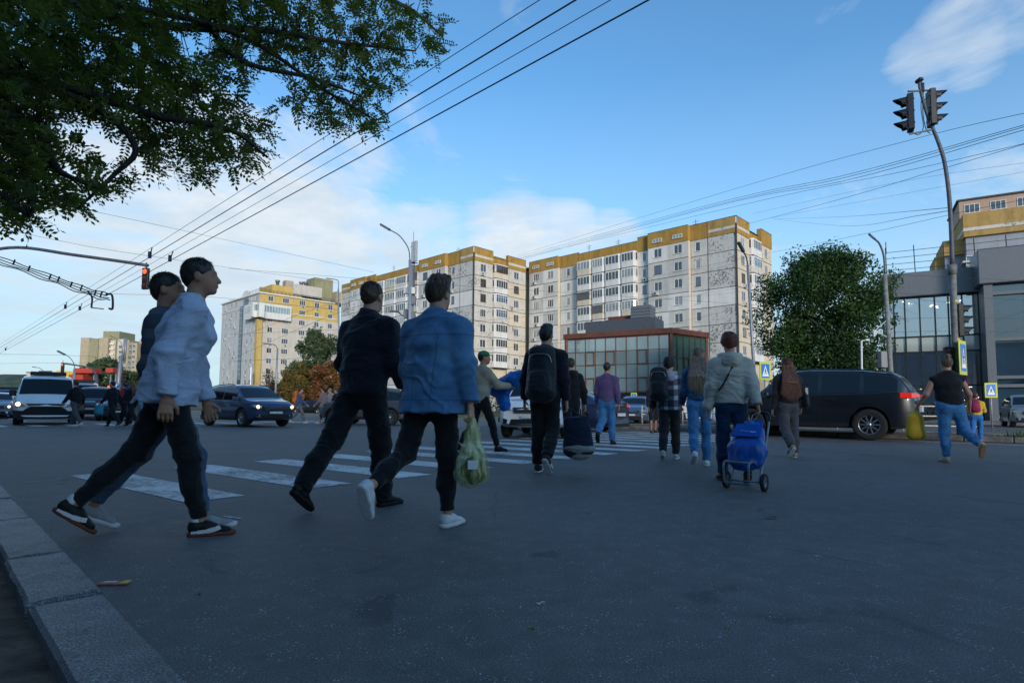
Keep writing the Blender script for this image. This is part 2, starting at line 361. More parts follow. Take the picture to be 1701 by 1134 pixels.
M['pavg'] = glassy('side_glass_green',(0.035,0.10,0.08),0.03,1.0,0.12,0.35)
M['clear'] = glassy('shop_glass',(0.55,0.6,0.62),0.02,0.9,0.0,0.3,see=0.7)
M['fascia'] = mat('fascia_grey',(0.13,0.14,0.155),0.45,metal=0.2,var=0.08)
M['whitep'] = mat('white_paint',(0.65,0.65,0.64),0.4,var=0.06)
M['signy'] = mat('sign_yellow',(0.52,0.55,0.04),0.4,var=0.03)
M['signb'] = mat('sign_blue',(0.02,0.16,0.55),0.4,var=0.03)
M['signw'] = mat('sign_white',(0.8,0.8,0.8),0.4,var=0.03)
M['red'] = mat('red_sheet',(0.45,0.05,0.03),0.5)
M['yellow'] = mat('yellow_sheet',(0.62,0.42,0.03),0.5)
M['rail'] = mat('railing_paint',(0.55,0.47,0.36),0.5,var=0.25,vs=14)
M['lred'] = mat('lens_red_lit',(0.6,0.03,0.01),0.3,emis=(1.0,0.10,0.02),es=2.2)
M['lgreen'] = mat('lens_green_lit',(0.02,0.5,0.2),0.3,emis=(0.05,1.0,0.35),es=2.0)
M['lenso'] = mat('lens_unlit',(0.07,0.02,0.015),0.2)
M['lamp'] = mat('ceiling_lamp_lit',(1,0.9,0.7),0.3,emis=(1.0,0.85,0.6),es=5)
M['bark'] = mat('bark',(0.045,0.038,0.03),0.95,var=0.4,vs=20,bump=1.0,bs=35)
def leafmat(name, c0, c1, vs=1.2, tl=.18):
    m = bpy.data.materials.new(name); m.use_nodes = True; t = m.node_tree; b = t.nodes['Principled BSDF']
    src = N(t,'ShaderNodeTexCoord').outputs['Object']
    n = N(t,'ShaderNodeTexNoise', inp={2:vs,3:4.0,4:0.7}); Lk(t,src,n.inputs[0])
    w = N(t,'ShaderNodeTexWhiteNoise', noise_dimensions='3D')
    sn = N(t,'ShaderNodeVectorMath', operation='SNAP', inp={1:(0.11,0.11,0.11)}); Lk(t,src,sn.inputs[0]); Lk(t,sn.outputs[0],w.inputs[0])
    f = Mth(t,'ADD', n.outputs[0], Mth(t,'MULTIPLY', Mth(t,'SUBTRACT', w.outputs[0], 0.5), 0.25))
    Lk(t, Ramp(t, f, [(0.36,c0),(0.64,c1)]), b.inputs['Base Color'])
    b.inputs['Roughness'].default_value = 0.55; b.inputs['Specular IOR Level'].default_value = 0.3
    tr = N(t,'ShaderNodeBsdfTranslucent'); tr.inputs[0].default_value = (c1[0]*1.4,c1[1]*1.5,c1[2]*0.8,1)
    ms = N(t,'ShaderNodeMixShader', inp={0:tl}); Lk(t,b.outputs[0],ms.inputs[1]); Lk(t,tr.outputs[0],ms.inputs[2])
    Lk(t,ms.outputs[0],t.nodes['Material Output'].inputs[0])
    return m
M['leafN'] = leafmat('leaf_near',(0.028,0.062,0.020),(0.13,0.165,0.03),1.0,.38)
M['leafE'] = leafmat('leaf_elm',(0.008,0.027,0.008),(0.046,0.098,0.020),0.6)
M['leafG'] = leafmat('leaf_green',(0.03,0.06,0.03),(0.10,0.14,0.06),0.6)
M['leafO'] = leafmat('leaf_autumn',(0.05,0.06,0.018),(0.19,0.125,0.03),0.8)
M['leafR'] = leafmat('leaf_rust',(0.07,0.05,0.018),(0.23,0.09,0.03),0.8)
# ------------------------------------------------------------------ ground, road, kerbs
def sheet(name, pts, z, m, kind='structure', label=None):
    mb = MB(); mb.add([(p[0],p[1],z) for p in pts],[tuple(range(len(pts)))]); o = mb.build(name, m); tag(o, kind=kind)
    if label: o['label'] = label
    return o
def ABp(*ps): return [AB(a,b) for a,b in ps]
sheet('ground', [(-3000,-300),(3000,-300),(3000,3500),(-3000,3500)], -0.02, M['soil'])
sheet('road', ABp((-120,0.30),(500,0.30),(500,60),(-120,60)), 0.0, M['asphalt'])
sheet('side_road', ABp((8,60.004),(34,60.004),(34,300),(8,300)), 0.0, M['asphalt'])
def slab(name, poly, z0, z1, m, kind='structure'):
    mb = MB(); mb.prism([(p[0],p[1]) for p in poly], z0, z1); o = mb.build(name, m); tag(o, kind=kind); return o
# the pavement this side, slightly under the kerb stones
mb = MB(); n1, n2 = 90, 26
vs = []
for i in range(n1+1):
    for j in range(n2+1):
        a = -6+i*0.16; b = 0.318+.0125*(a-1.6)-j*0.16*(1+j*0.04); p = AB(a,b)
        vs.append((p.x,p.y,0.085+0.012*math.sin(a*7+b*3)*math.cos(b*9-a*2)+random.uniform(-.004,.004)-(0.025 if j==0 else 0)))
mb.add(vs,[(i*(n2+1)+j,(i+1)*(n2+1)+j,(i+1)*(n2+1)+j+1,i*(n2+1)+j+1) for i in range(n1) for j in range(n2)],0,True)
tag(mb.build('pavement', M['soil']), kind='structure')
# far blocks
slab('plaza', ABp((-90,45),(7,45),(7,130),(-90,130)), -0.01, 0.13, M['pave'])
slab('far_pavement', ABp((35,22),(300,22),(300,27),(35,27)), -0.01, 0.13, M['pave'])
slab('lawn', ABp((36,27.01),(300,27.01),(300,130),(36,130)), -0.01, 0.16, M['grass'])
# zebra crossings
mb = MB()
L0 = Vector((-5.0,6.6,0)); Ld = Vector((.565,.825,0)); R0 = Vector((-2.70,4.85,0)); Rd = Vector((.64,.77,0))
for k in range(15):
    s = k*1.12; w = 0.5
    a, b, c, d = L0+Ld*s, R0+Rd*s, R0+Rd*(s+w), L0+Ld*(s+w)
    if k > 2: e = (k-2)*0.10; a -= (b-a).normalized()*e; d -= (c-d).normalized()*e
    mb.add([Vector(q)+Vector((0,0,0.004)) for q in (a,b,c,d)],[(0,1,2,3)])
tag(mb.build('zebra_crossing', M['paint']), kind='structure')
mb = MB()
for k in range(14):
    b0 = 0.9+k*1.15
    q = [AB(27.2,b0),AB(30.2,b0),AB(30.2,b0+.5),AB(27.2,b0+.5)]
    mb.add([v+Vector((0,0,0.004)) for v in q],[(0,1,2,3)])
for b0 in (3.9,7.2,10.9,14.4):
    for a0 in ((36,56),(60,80)) if b0 != 10.9 else ((36,120),):
        mb.add([v+Vector((0,0,0.004)) for v in (AB(a0[0],b0),AB(a0[1],b0),AB(a0[1],b0+.15),AB(a0[0],b0+.15))],[(0,1,2,3)])
mb.add([v+Vector((0,0,0.004)) for v in (AB(33,.9),AB(33.4,.9),AB(33.4,10.6),AB(33,10.6))],[(0,1,2,3)])
mb.add([v+Vector((0,0,0.004)) for v in (AB(-40,18.2),AB(4,18.2),AB(4,18.35),AB(-40,18.35))],[(0,1,2,3)])
for px0,py0,px1,py1 in ((45,801,100,796),(105,857,135,857),(33,802,45,801),(370,858,398,862)):
    a = G(px0,py0); b = G(px1,py1); w = Vector((0,.03,0)); mb.add([q+Vector((0,0,.004)) for q in (a,b,b+w,a+w)],[(0,1,2,3)])
tag(mb.build('lane_markings', M['paint']), kind='structure')
# granite kerb stones near the camera: each a thing
def stone(a0, a1, b0, b1, h, seed, par=None, name='kerb_stone', m=None):
    rs = random.Random(seed); na = 14; nb = 5; bm = bmesh.new(); ch = .014
    grid = {}
    def P(a, b, z): return AB(a,b+.0125*(a-1.6),z)
    top = []
    for i in range(na+1):
        row = []
        for j in range(nb+1):
            a = a0+(a1-a0)*(0 if i == 0 else 1 if i == na else .015+.97*(i-1)/(na-2)); b = b0+(b1-b0)*(0 if j == 0 else 1 if j == nb else .05+.90*(j-1)/(nb-2))
            e = min(i,na-i,j,nb-j)
            z = h-(ch if e == 0 else 0)+rs.uniform(-.003,.003)
            if e == 0: a += rs.uniform(-.003,.003); b += rs.uniform(-.003,.003)
            row.append((a,b,z))
        top.append(row)
    mbx = MB(); vs = [P(*top[i][j]) for i in range(na+1) for j in range(nb+1)]
    mbx.add(vs,[(i*(nb+1)+j,(i+1)*(nb+1)+j,(i+1)*(nb+1)+j+1,i*(nb+1)+j+1) for i in range(na) for j in range(nb)])
    ring = [(i,0) for i in range(na+1)]+[(na,j) for j in range(1,nb+1)]+[(i,nb) for i in range(na-1,-1,-1)]+[(0,j) for j in range(nb-1,0,-1)]
    k = len(ring); rv = [P(*top[i][j]) for i,j in ring]; lo = [Vector((v.x,v.y,-.02)) for v in rv]
    mbx.add(rv+lo,[(i,(i+1)%k,k+(i+1)%k,k+i) for i in range(k)])
    return mbx.build(name, m or M['granite'], par)
aa = -0.9; st = [(-0.95,1.05),(1.55,.62),(2.18,.80),(2.99,1.02)]
joints = [-1.2,0.35,2.14-.0,2.94,3.80,4.78,5.72,6.7,7.7,8.7,9.7,10.7]
joints = [-1.2, -0.1]
for px,py in ((165,980),(107,915),(53,858),(20,826),(-8,800)):
    p = G(px,py,.12); joints.append(p.dot(U))
joints += [joints[-1]+.95]
END_ = joints[-1]
klab = ['granite kerb stone under the bottom edge of the view','granite kerb stone in the bottom left corner, longest and nearest one seen','granite kerb stone beside the flat coloured wrapper in the gutter','granite kerb stone with dirt over its inner corner, behind the trailing grey sneaker','pale granite kerb stone just past the dirt patch','granite kerb stone cut by the left edge of the view']
for i in range(len(joints)-1):
    o = stone(joints[i]+.008, joints[i+1]-.010, 0.318+random.uniform(-.010,.004), 0.525+random.uniform(-.004,.004), 0.12+random.uniform(-.005,.004), i)
    tag(o, klab[i] if i < len(klab) else 'granite kerb stone just outside the left edge of the view', 'kerb stone', 'kerb stones along the near pavement')
o = stone(END_+.008, 40, 0.318, 0.525, 0.12, 99, name='near_kerb'); tag(o,'rest of the near granite kerb running on beyond the left edge','kerb')
# median island with its kerb, soil and grass
A0, A1, B0, B1 = -22, 15.5, 19.3, 22.2
slab('median', ABp((A0,B0+.22),(A1-.2,B0+.22),(A1-.2,B1-.22),(A0,B1-.22)), 0, 0.13, M['soil'])
mb = MB()
for a in np.arange(A0, A1, 1.0):
    for b in (B0+.1, B1-.1):
        p = AB(a+.5,b,.075); mb.box(p,(.985,.2,.15),rz=math.atan2(U.y,U.x),ch=.02)
for b in np.arange(B0,B1,.72): mb.box(AB(A1-.06,b+.36,.072),(.2,.70,.148),rz=math.atan2(U.y,U.x),ch=.02)
tag(mb.build('median_kerb', M['kerb']), 'long concrete kerb edging the raised median behind the black car', 'kerb')
# weeds on the median (uncountable)
vs = []; fs = []
rs = np.random.RandomState(3)
for c in range(46):
    a = rs.uniform(-16,1.5) if c%2 else rs.choice([-6.8,-9.5,-3.8,-12])+rs.uniform(-.6,.6); b = rs.uniform(B0+.3,B0+1.0); q = AB(a,b,.12)
    for k in range(60):
        p = Vector((q.x+rs.normal(0,.16),q.y+rs.normal(0,.16),.12)); h = rs.uniform(.05,.24); t_ = rs.uniform(0,6.28); w = .012
        dx = Vector((math.cos(t_)*w,math.sin(t_)*w,0)); tip = p+Vector((rs.normal(0,.05),rs.normal(0,.05),h)); i = len(vs)
        vs += [p-dx,p+dx,tip+dx*.3,tip-dx*.3]; fs.append((i,i+1,i+2,i+3))
tag(npmesh('weeds', np.array([tuple(v) for v in vs]), np.array(fs), M['leafG'], smooth=False), 'tufts of weeds and grass growing on the median', 'weeds', kind='stuff')
# small litter and leaves on the asphalt
def flat_leaf(px, py, size, m, name, label, cat, rot=0.3, asp=.5):
    g = G(px,py); mb = MB(); n = 10; vs = [(0,0,.012)]
    for k in range(n):
        a = 2*math.pi*k/n; r_ = size*(1 if k%2 else .72); vs.append((math.cos(a)*r_,math.sin(a)*r_*asp,.004+.012*abs(math.sin(a*1.5))))
    mb.add(vs,[(0,1+k,1+(k+1)%n) for k in range(n)]); o = mb.build(name, m, loc=(g.x,g.y,.004), rz=rot); tag(o,label,cat); return o
M['leafbrown'] = mat('leaf_brown',(0.16,0.07,0.03),0.7); M['leafyel'] = mat('leaf_green_dry',(0.12,0.16,0.03),0.7); M['litter'] = mat('litter_white',(0.5,0.5,0.5),0.7)
flat_leaf(1281,861,.055,M['leafbrown'],'fallen_leaf','curled brown leaf on the asphalt below the blue trolley','leaf')
flat_leaf(880,1051,.020,M['leafyel'],'fallen_leaf','small green leaf on the asphalt near the bottom, the left one of two','leaf')
flat_leaf(1208,1051,.020,M['leafyel'],'fallen_leaf','small green leaf on the asphalt near the bottom, the right one of two','leaf',.9)
flat_leaf(898,1007,.026,M['litter'],'paper_scrap','thin white paper scrap lying on empty asphalt','litter',.5,.25)
flat_leaf(328,993,.014,M['leafbrown'],'fallen_leaf','tiny orange leaf on asphalt right of the coloured wrapper','leaf')
flat_leaf(1358,927,.022,M['litter'],'paper_scrap','thin pale scrap on asphalt right of the curled brown leaf','litter',.1,.2)
g = G(182,970); mb = MB(); mb.box((0,0,.006),(.125,.045,.006)); mb.box((.05,0,.0105),(.03,.044,.003),1); mb.box((-.02,.005,.0105),(.05,.02,.003),2)
M['wrapr'] = mat('wrapper_red',(0.35,0.09,0.07),0.5,vs=60,var=.5); M['wrapy'] = mat('wrapper_yellow',(0.6,0.4,0.05),0.5); M['wrapw'] = mat('wrapper_white',(0.55,0.5,0.5),0.5)
tag(mb.build('wrapper',[M['wrapr'],M['wrapy'],M['wrapw']],loc=(g.x+.02,g.y,0),rz=.12),'flat red and yellow wrapper lying in the gutter by the kerb','wrapper')
# distant hill
vs = []; nx, ny = 90, 14
for i in range(nx+1):
    for j in range(ny+1):
        x = -1500+i*16; y = 720+j*34
        e = math.sin(math.pi*min(1,j/ny)); h = 52*e*(0.72+.28*math.sin(x*.006+1.0))+5*math.sin(x*.03+y*.02)*e+2.2*math.sin(x*.11)*e
        h *= 1/(1+math.exp((x+520)/60)); vs.append((x,y,h-1))
mb = MB(); mb.add(vs,[(i*(ny+1)+j,(i+1)*(ny+1)+j,(i+1)*(ny+1)+j+1,i*(ny+1)+j+1) for i in range(nx) for j in range(ny)],0,True)
tag(mb.build('hills', M['hill']), kind='structure')
# ------------------------------------------------------------------ buildings
def window_proto(w, h, mull, frame, pane):
    """window in the x-z plane facing -y, origin bottom centre"""
    mb = MB(); f = .07; dy = .05
    mb.box((0,dy,f/2),(w,.07,f)); mb.box((0,dy,h-f/2),(w,.07,f)); 
    for s in (-1,1): mb.box((s*(w/2-f/2),dy,h/2),(f,.07,h-2*f))
    for k in range(1,mull): mb.box((-w/2+w*k/mull,dy,h/2),(.06,.066,h-2*f))
    mb.box((0,-.06,-.03),(w+.12,.16,.04))
    o = mb.build('window', M[frame])
    p = MB(); p.quad((-w/2+.02,dy+.01,.02),(w/2-.02,dy+.01,.02),(w/2-.02,dy+.01,h-.02),(-w/2+.02,dy+.01,h-.02)); p.build('pane', M[pane], o)
    return o
_WP = {}
def put_window(root, loc, rz, w, h, mull=2, frame='wframe', pane=None):
    pane = pane or random.choices(['pane1','pane2','pane3'],[.6,.25,.15])[0]
    k = (round(w,2),round(h,2),mull,frame,pane)
    if k not in _WP:
        o = window_proto(*k); _WP[k] = o; parent(o, root)
    else: o = copy_tree(_WP[k], root)
    o.location = loc; o.rotation_euler = (0,0,rz); return o
def ring(mb, fp, s0, s1, z0, z1, o, op, mi, depth=.14):
    """a wall cell with an optional opening (a,b,c,d) and its reveals"""
    q = lambda s,z,oo=o: fp(s,z,oo)
    if op is None: mb.quad(q(s0,z0),q(s1,z0),q(s1,z1),q(s0,z1),mi); return
    a,b,c,d = op
    mb.quad(q(s0,z0),q(s1,z0),q(s1,c),q(s0,c),mi); mb.quad(q(s0,d),q(s1,d),q(s1,z1),q(s0,z1),mi)
    mb.quad(q(s0,c),q(a,c),q(a,d),q(s0,d),mi); mb.quad(q(b,c),q(s1,c),q(s1,d),q(b,d),mi)
    i = o-depth
    for A,B in (((a,c),(b,c)),((b,c),(b,d)),((b,d),(a,d)),((a,d),(a,c))):
        mb.quad(q(*A),q(*B),q(B[0],B[1],i),q(A[0],A[1],i),mi)
def balcony_proto(w, style):
    """enclosed loggia: parapet, glazing band and slab, faces -y, origin bottom centre"""
    rs = random.Random(style*7+int(w*10)); H = 2.85; dp = 1.0
    mb = MB(); side = (.55,)
    wm = [0,1,2,0][style%4]
    mb.box((0,-dp/2,.06),(w,dp,.14),3)
    # parapet, chamfered corners
    ch = .28; P = [(-w/2,0),(-w/2,-dp+ch),(-w/2+ch,-dp),(w/2-ch,-dp),(w/2,-dp+ch),(w/2,0)]
    for i in range(5):
        a, b = P[i], P[i+1]; mb.quad((a[0],a[1],.13),(b[0],b[1],.13),(b[0],b[1],1.18),(a[0],a[1],1.18),wm)
    hb = MB()
    for i in range(5):
        a, b = P[i], P[i+1]; hb.quad((a[0],a[1],2.68),(b[0],b[1],2.68),(b[0],b[1],2.86),(a[0],a[1],2.86),0)
    hb.add([(p[0],p[1],2.855) for p in P],[(0,1,2,3,4,5)],3)
    mb.add([(p[0],p[1],1.17) for p in P],[(0,1,2,3,4,5)],3)
    o = mb.build('balcony',[M['wwhite'],M['wbeige'],M['wpeel2'],M['seam']]); hb.build('fascia',[M['wwhite'],M['wbeige'],M['wpeel2'],M['seam']],o)
    g = MB(); fr = 1 if style != 5 else 2
    if style != 6:
        for i in range(5):
            a, b = Vector((P[i][0],P[i][1],0)), Vector((P[i+1][0],P[i+1][1],0)); L_ = (b-a).length; d = (b-a).normalized(); ang = math.atan2(d.y,d.x)
            g.quad(a+Vector((0,0,1.18)),b+Vector((0,0,1.18)),b+Vector((0,0,2.68)),a+Vector((0,0,2.68)),3 if (i in (1,3) and style != 1) else 0)
            nrm = Vector((d.y,-d.x,0)); n = max(1,round(L_/.62))
            for k in range(n+1): g.box(a+d*(L_*k/n)+nrm*.02+Vector((0,0,1.93)),(.065,.05,1.5),fr,rz=ang)
            for z in (1.22,2.64): g.box((a+b)/2+nrm*.02+Vector((0,0,z)),(L_,.06,.08),fr,rz=ang)
            if style in (2,5) : g.box((a+b)/2+nrm*.02+Vector((0,0,2.2)),(L_,.05,.05),fr,rz=ang)
        g.build('glazing',[M[['pane1','pane2','pane3','pane2','pane1','pane1'][style%6]],M['wframe'],M['bframe'],M['wgrey2']],o)
    return o
_BP = {}
def put_balcony(root, loc, rz, w, style):
    k = (round(w,1), style)
    if k not in _BP: o = balcony_proto(w, style); _BP[k] = o; parent(o, root)
    else: o = copy_tree(_BP[k], root)
    o.location = loc; o.rotation_euler = (0,0,rz); return o
def ac_unit(root, loc, rz):
    if 'ac' not in _BP:
        mb = MB(); mb.box((0,-.17,.28),(.8,.3,.55),ch=.02); mb.lathe([(.2,-.325),(.2,-.335),(.02,-.335)],(-.12,0,.28),'Y',14,1); mb.box((-.3,-.1,-.03),(.05,.3,.04),1); mb.box((.3,-.1,-.03),(.05,.3,.04),1)
        o = mb.build('air_conditioner',[M['acw'],M['blk']]); _BP['ac'] = o; parent(o, root)
    else: o = copy_tree(_BP['ac'], root)
    o.location = loc; o.rotation_euler = (0,0,rz); return o
ZB, SH, NS = 2.6, 2.85, 9
def panel_block(root, wall, attic, seam, fp, rz, segs, floor_from, depth, WINS, seed=1, ztop=30.7):
    """segs: (s0,s1,out,kind,attic_dz,mats) along one facade"""
    rs = random.Random(seed)
    MI = {'wwhite':0,'wgrey':1,'wgrey2':2,'wbeige':3,'wpeel':4,'wpeel2':5,'wpeeld':6}
    z9 = ZB+SH*NS; prev = None
    for s0,s1,o,kind,adz,pal in segs:
        zt = ztop+adz; w_ = s1-s0
        cols = {'w1':[.5],'w2':[.27,.73],'n1':[.42],'blank':[],'log':[],'b1':[.5],'w1s':[.5]}[kind]
        ncell = max(1,len(cols))
        if kind in ('n1',): cells = [(s0,s1,cols[0])]
        elif ncell == 1: cells = [(s0,s1,.5 if cols else None)]
        else: cells = [(s0,(s0+s1)/2,.5),((s0+s1)/2,s1,.5)]
        # side returns where the facade steps
        for i in range(-1,NS):
            z0 = ZB+SH*i if i >= 0 else 0; z1 = z0+SH if i >= 0 else ZB
            for ci,(c0,c1,fr) in enumerate(cells):
                mname = pal[(i*3+ci*5+seed) % len(pal)] if i >= 0 else 'wgrey'
                if kind in ('blank','n1') and 'W' in WINS and i in WINS['W']: mname = 'wwhite'
                op = None
                if i >= floor_from and fr is not None and kind != 'log' and kind != 'blank':
                    ww = {'w1':1.45,'w2':1.45,'n1':.85,'b1':.8,'w1s':1.2}[kind]; wh = 1.5; sc = c0+(c1-c0)*fr; zb = z0+.85
                    op = (sc-ww/2,sc+ww/2,zb,zb+wh)
                    p = fp(sc,zb,o)
                    fr_n = 'wframe' if rs.random() > .12 else 'bframe'
                    put_window(root,p,rz,ww,wh,1 if kind in('b1','n1') else (3 if rs.random()<.3 else 2),fr_n,'pane3' if kind=='b1' else None)
                    if rs.random() < .22: ac_unit(root, fp(sc+rs.choice([-.3,.3]),z0+.12,o), rz)
                ring(wall,fp,c0,c1,z0+.0,z1,o,op,MI[mname])
                if i >= 0:
                    # seams
                    a_ = fp(c0,z0,o+.015); b_ = fp(c1,z0,o+.015); seam.quad(fp(c0,z0-.05,o+.012),fp(c1,z0-.05,o+.012),fp(c1,z0+.05,o+.012),fp(c0,z0+.05,o+.012))
                    if kind in ('blank','n1','w1'): seam.quad(fp(c0-.06,z0+.05,o+.013),fp(c0+.06,z0+.05,o+.013),fp(c0+.06,z1-.05,o+.013),fp(c0-.06,z1-.05,o+.013))
            if kind == 'log' and i >= floor_from:
                put_balcony(root, fp((s0+s1)/2,z0,o), rz, w_-.1, rs.choice([0,0,1,2,3,0,4,5]))
        # attic
        ao = o+.12
        attic.quad(fp(s0,z9-.15,ao),fp(s1,z9-.15,ao),fp(s1,zt,ao),fp(s0,zt,ao), 1 if kind in('blank',) and rs.random()<.8 else 0)
        attic.quad(fp(s0,z9-.15,ao),fp(s1,z9-.15,ao),fp(s1,z9-.15,o-.1),fp(s0,z9-.15,o-.1),0)
        attic.quad(fp(s0,zt,ao),fp(s1,zt,ao),fp(s1,zt,ao-.3),fp(s0,zt,ao-.3),2)
        attic.quad(fp(s0,zt,ao+.03),fp(s1,zt,ao+.03),fp(s1,zt-.08,ao+.03),fp(s0,zt-.08,ao+.03),2)
        if kind in ('w2',):
            for c0,c1,fr in cells:
                sc = (c0+c1)/2; p = fp(sc,z9+.55,ao+.09); put_window(root,p,rz,1.7,.62,3,'wframe','pane2')
        if kind == 'blank' or (kind=='w1' and len(segs)<6):
            attic.quad(fp(s0+.2,z9+.55,ao+.01),fp(s1-.1,z9+.55,ao+.01),fp(s1-.1,z9+1.0,ao+.01),fp(s0+.2,z9+1.0,ao+.01),3)
            seam.quad(fp(s0-.05,z9-.15,ao+.02),fp(s0+.05,z9-.15,ao+.02),fp(s0+.05,zt,ao+.02),fp(s0-.05,zt,ao+.02))
        if prev is not None and (abs(prev[1]-o) > .01 or abs(prev[2]-zt) > .01):
            po, pz = prev[1], prev[2]
            if abs(po-o) > .01:
                for i in range(-1,NS):
                    z0 = ZB+SH*i if i >= 0 else 0; z1 = ZB+SH*(i+1); wall.quad(fp(s0,z0,po),fp(s0,z0,o),fp(s0,z1,o),fp(s0,z1,po),3)  # returns in beige: the warm light on them is put into the colour
            attic.quad(fp(s0,z9-.15,po+.12),fp(s0,z9-.15,ao),fp(s0,max(zt,pz),ao),fp(s0,max(zt,pz),po+.12),0)
        prev = (s1,o,zt)
    return prev
def tvfrac(p, C, d):   # distance along direction d from corner C at which the facade shows at pixel column p
    r = (p-850.5)/FPX; return (r*C[1]-C[0])/(d.x-r*d.y)
rzB = math.atan2(-U.y,-U.x)
def apartment(label, cornerpx, cornerd, long_segs, short_segs, seed, white_floor, floor_from=2):
    C = (X(cornerpx,cornerd), cornerd)
    root = thing('apartment_building', label, 'apartment building', (C[0],C[1],0), rzB, 'nine storey panel apartment blocks')
    wall, attic, seam = MB(), MB(), MB()
    segs = []
    for p0,p1,o,k,adz,pal in long_segs:
        segs.append((-tvfrac(p0,C,U), -tvfrac(p1,C,U), o, k, adz, pal))
    fL = lambda s,z,o: Vector((s,-o,z))
    WW = {'W':white_floor}
    panel_block(root,wall,attic,seam,fL,0.0,segs,floor_from,0,WW,seed)
    Ll = -segs[0][0]
    segs2 = []
    for p0,p1,o,k,adz,pal in short_segs: segs2.append((tvfrac(p0,C,V), tvfrac(p1,C,V), o, k, adz, pal))
    fR = lambda s,z,o: Vector((o,s,z))
    panel_block(root,wall,attic,seam,fR,R(90),segs2,floor_from,0,WW,seed+3)
    Ws = segs2[-1][1]
    # roof, back and far walls
    wall.quad((-Ll,.0,0),(-Ll,Ws,0),(-Ll,Ws,30.2),(-Ll,0,30.2),3); wall.quad((-Ll,Ws,0),(0,Ws,0),(0,Ws,30.2),(-Ll,Ws,30.2),1)
    seam.box((0.03,-.03,(ZB+SH*NS)/2+1.5),(.22,.22,ZB+SH*NS-2))
    wall.build('wall',[M['wwhite'],M['wgrey'],M['wgrey2'],M['wbeige'],M['wpeel'],M['wpeel2'],M['wpeeld']],root)
    attic.build('attic_band',[M['must'],M['mustp'],M['roof'],M['wpeel2']],root); seam.build('panel_joints',M['seam'],root)
    rf = MB(); rf.quad((-Ll,0,29.6),(0,0,29.6),(0,Ws,29.6),(-Ll,Ws,29.6)); ro = rf.build('roof',M['roof'],root)
    an = MB()
    for x,y in ((-8,3),(-24,4),(-30,3)):
        an.tube([(x,y,29.6),(x,y,32.6)],.04,5); an.bar((x-.6,y,32.2),(x+.6,y,32.2),.04); an.bar((x-.4,y,31.8),(x+.4,y,31.8),.04)
    an.build('antenna',M['dark'],ro)
    return root
A_,B_,C_ = ['wgrey2','wwhite','wgrey2','wgrey'],['wwhite','wgrey','wwhite','wgrey2'],['wpeel','wpeel2','wpeel']
main = apartment('long white and grey panel block with mustard attic, behind the glass pavilion', 1228, 87.5,
  [(870,883,-2.2,'blank',-.6,['wpeeld','wgrey']),(883,931,.8,'w2',-.3,B_),(931,963,0,'n1',-.3,B_),(963,988,.1,'log',-.6,B_),(988,1010,.1,'log',-.6,B_),(1010,1037,.1,'log',-.6,B_),(1037,1062,.1,'log',-.6,B_),
   (1062,1083,0,'b1',0,['wgrey2','wwhite']),(1083,1151,.8,'w2',.0,A_),(1151,1180,0,'n1',0,['wpeel2','wgrey2']),(1180,1228,0,'blank',0,C_)],
  [(1228,1250,0,'w1',0,['wpeel2','wgrey2','wbeige']),(1250,1266,-.4,'log',-1.0,['wbeige']),(1266,1284,.3,'w1s',.0,['wwhite','wgrey2','wbeige'])], 5, (5,))  # beige in the short side carries the warm light from the right
mid = apartment('panel block with mustard attic and heavily peeled corner, behind the antenna mast', 785, 105.5,
  [(563,582,-.2,'blank',-.5,C_),(582,607,.6,'w2',-.3,A_),(607,622,.2,'n1',-.3,A_),(622,641,0,'log',-.7,B_),(641,660,0,'log',-.7,B_),(660,679,0,'log',-.7,B_),(679,698,0,'log',-.7,B_),(698,742,.8,'w2',-.2,B_),(742,762,0,'n1',-.1,C_),(762,785,0,'blank',0,C_)],
  [(785,817,0,'w1',0,['wpeel2','wgrey2','wpeel2']),(817,840,-.3,'log',-.8,['wbeige']),(840,871,.2,'w1',-.1,['wbeige','wpeel2'])], 8, (6,))  # short side again tinted beige for the warm light it catches
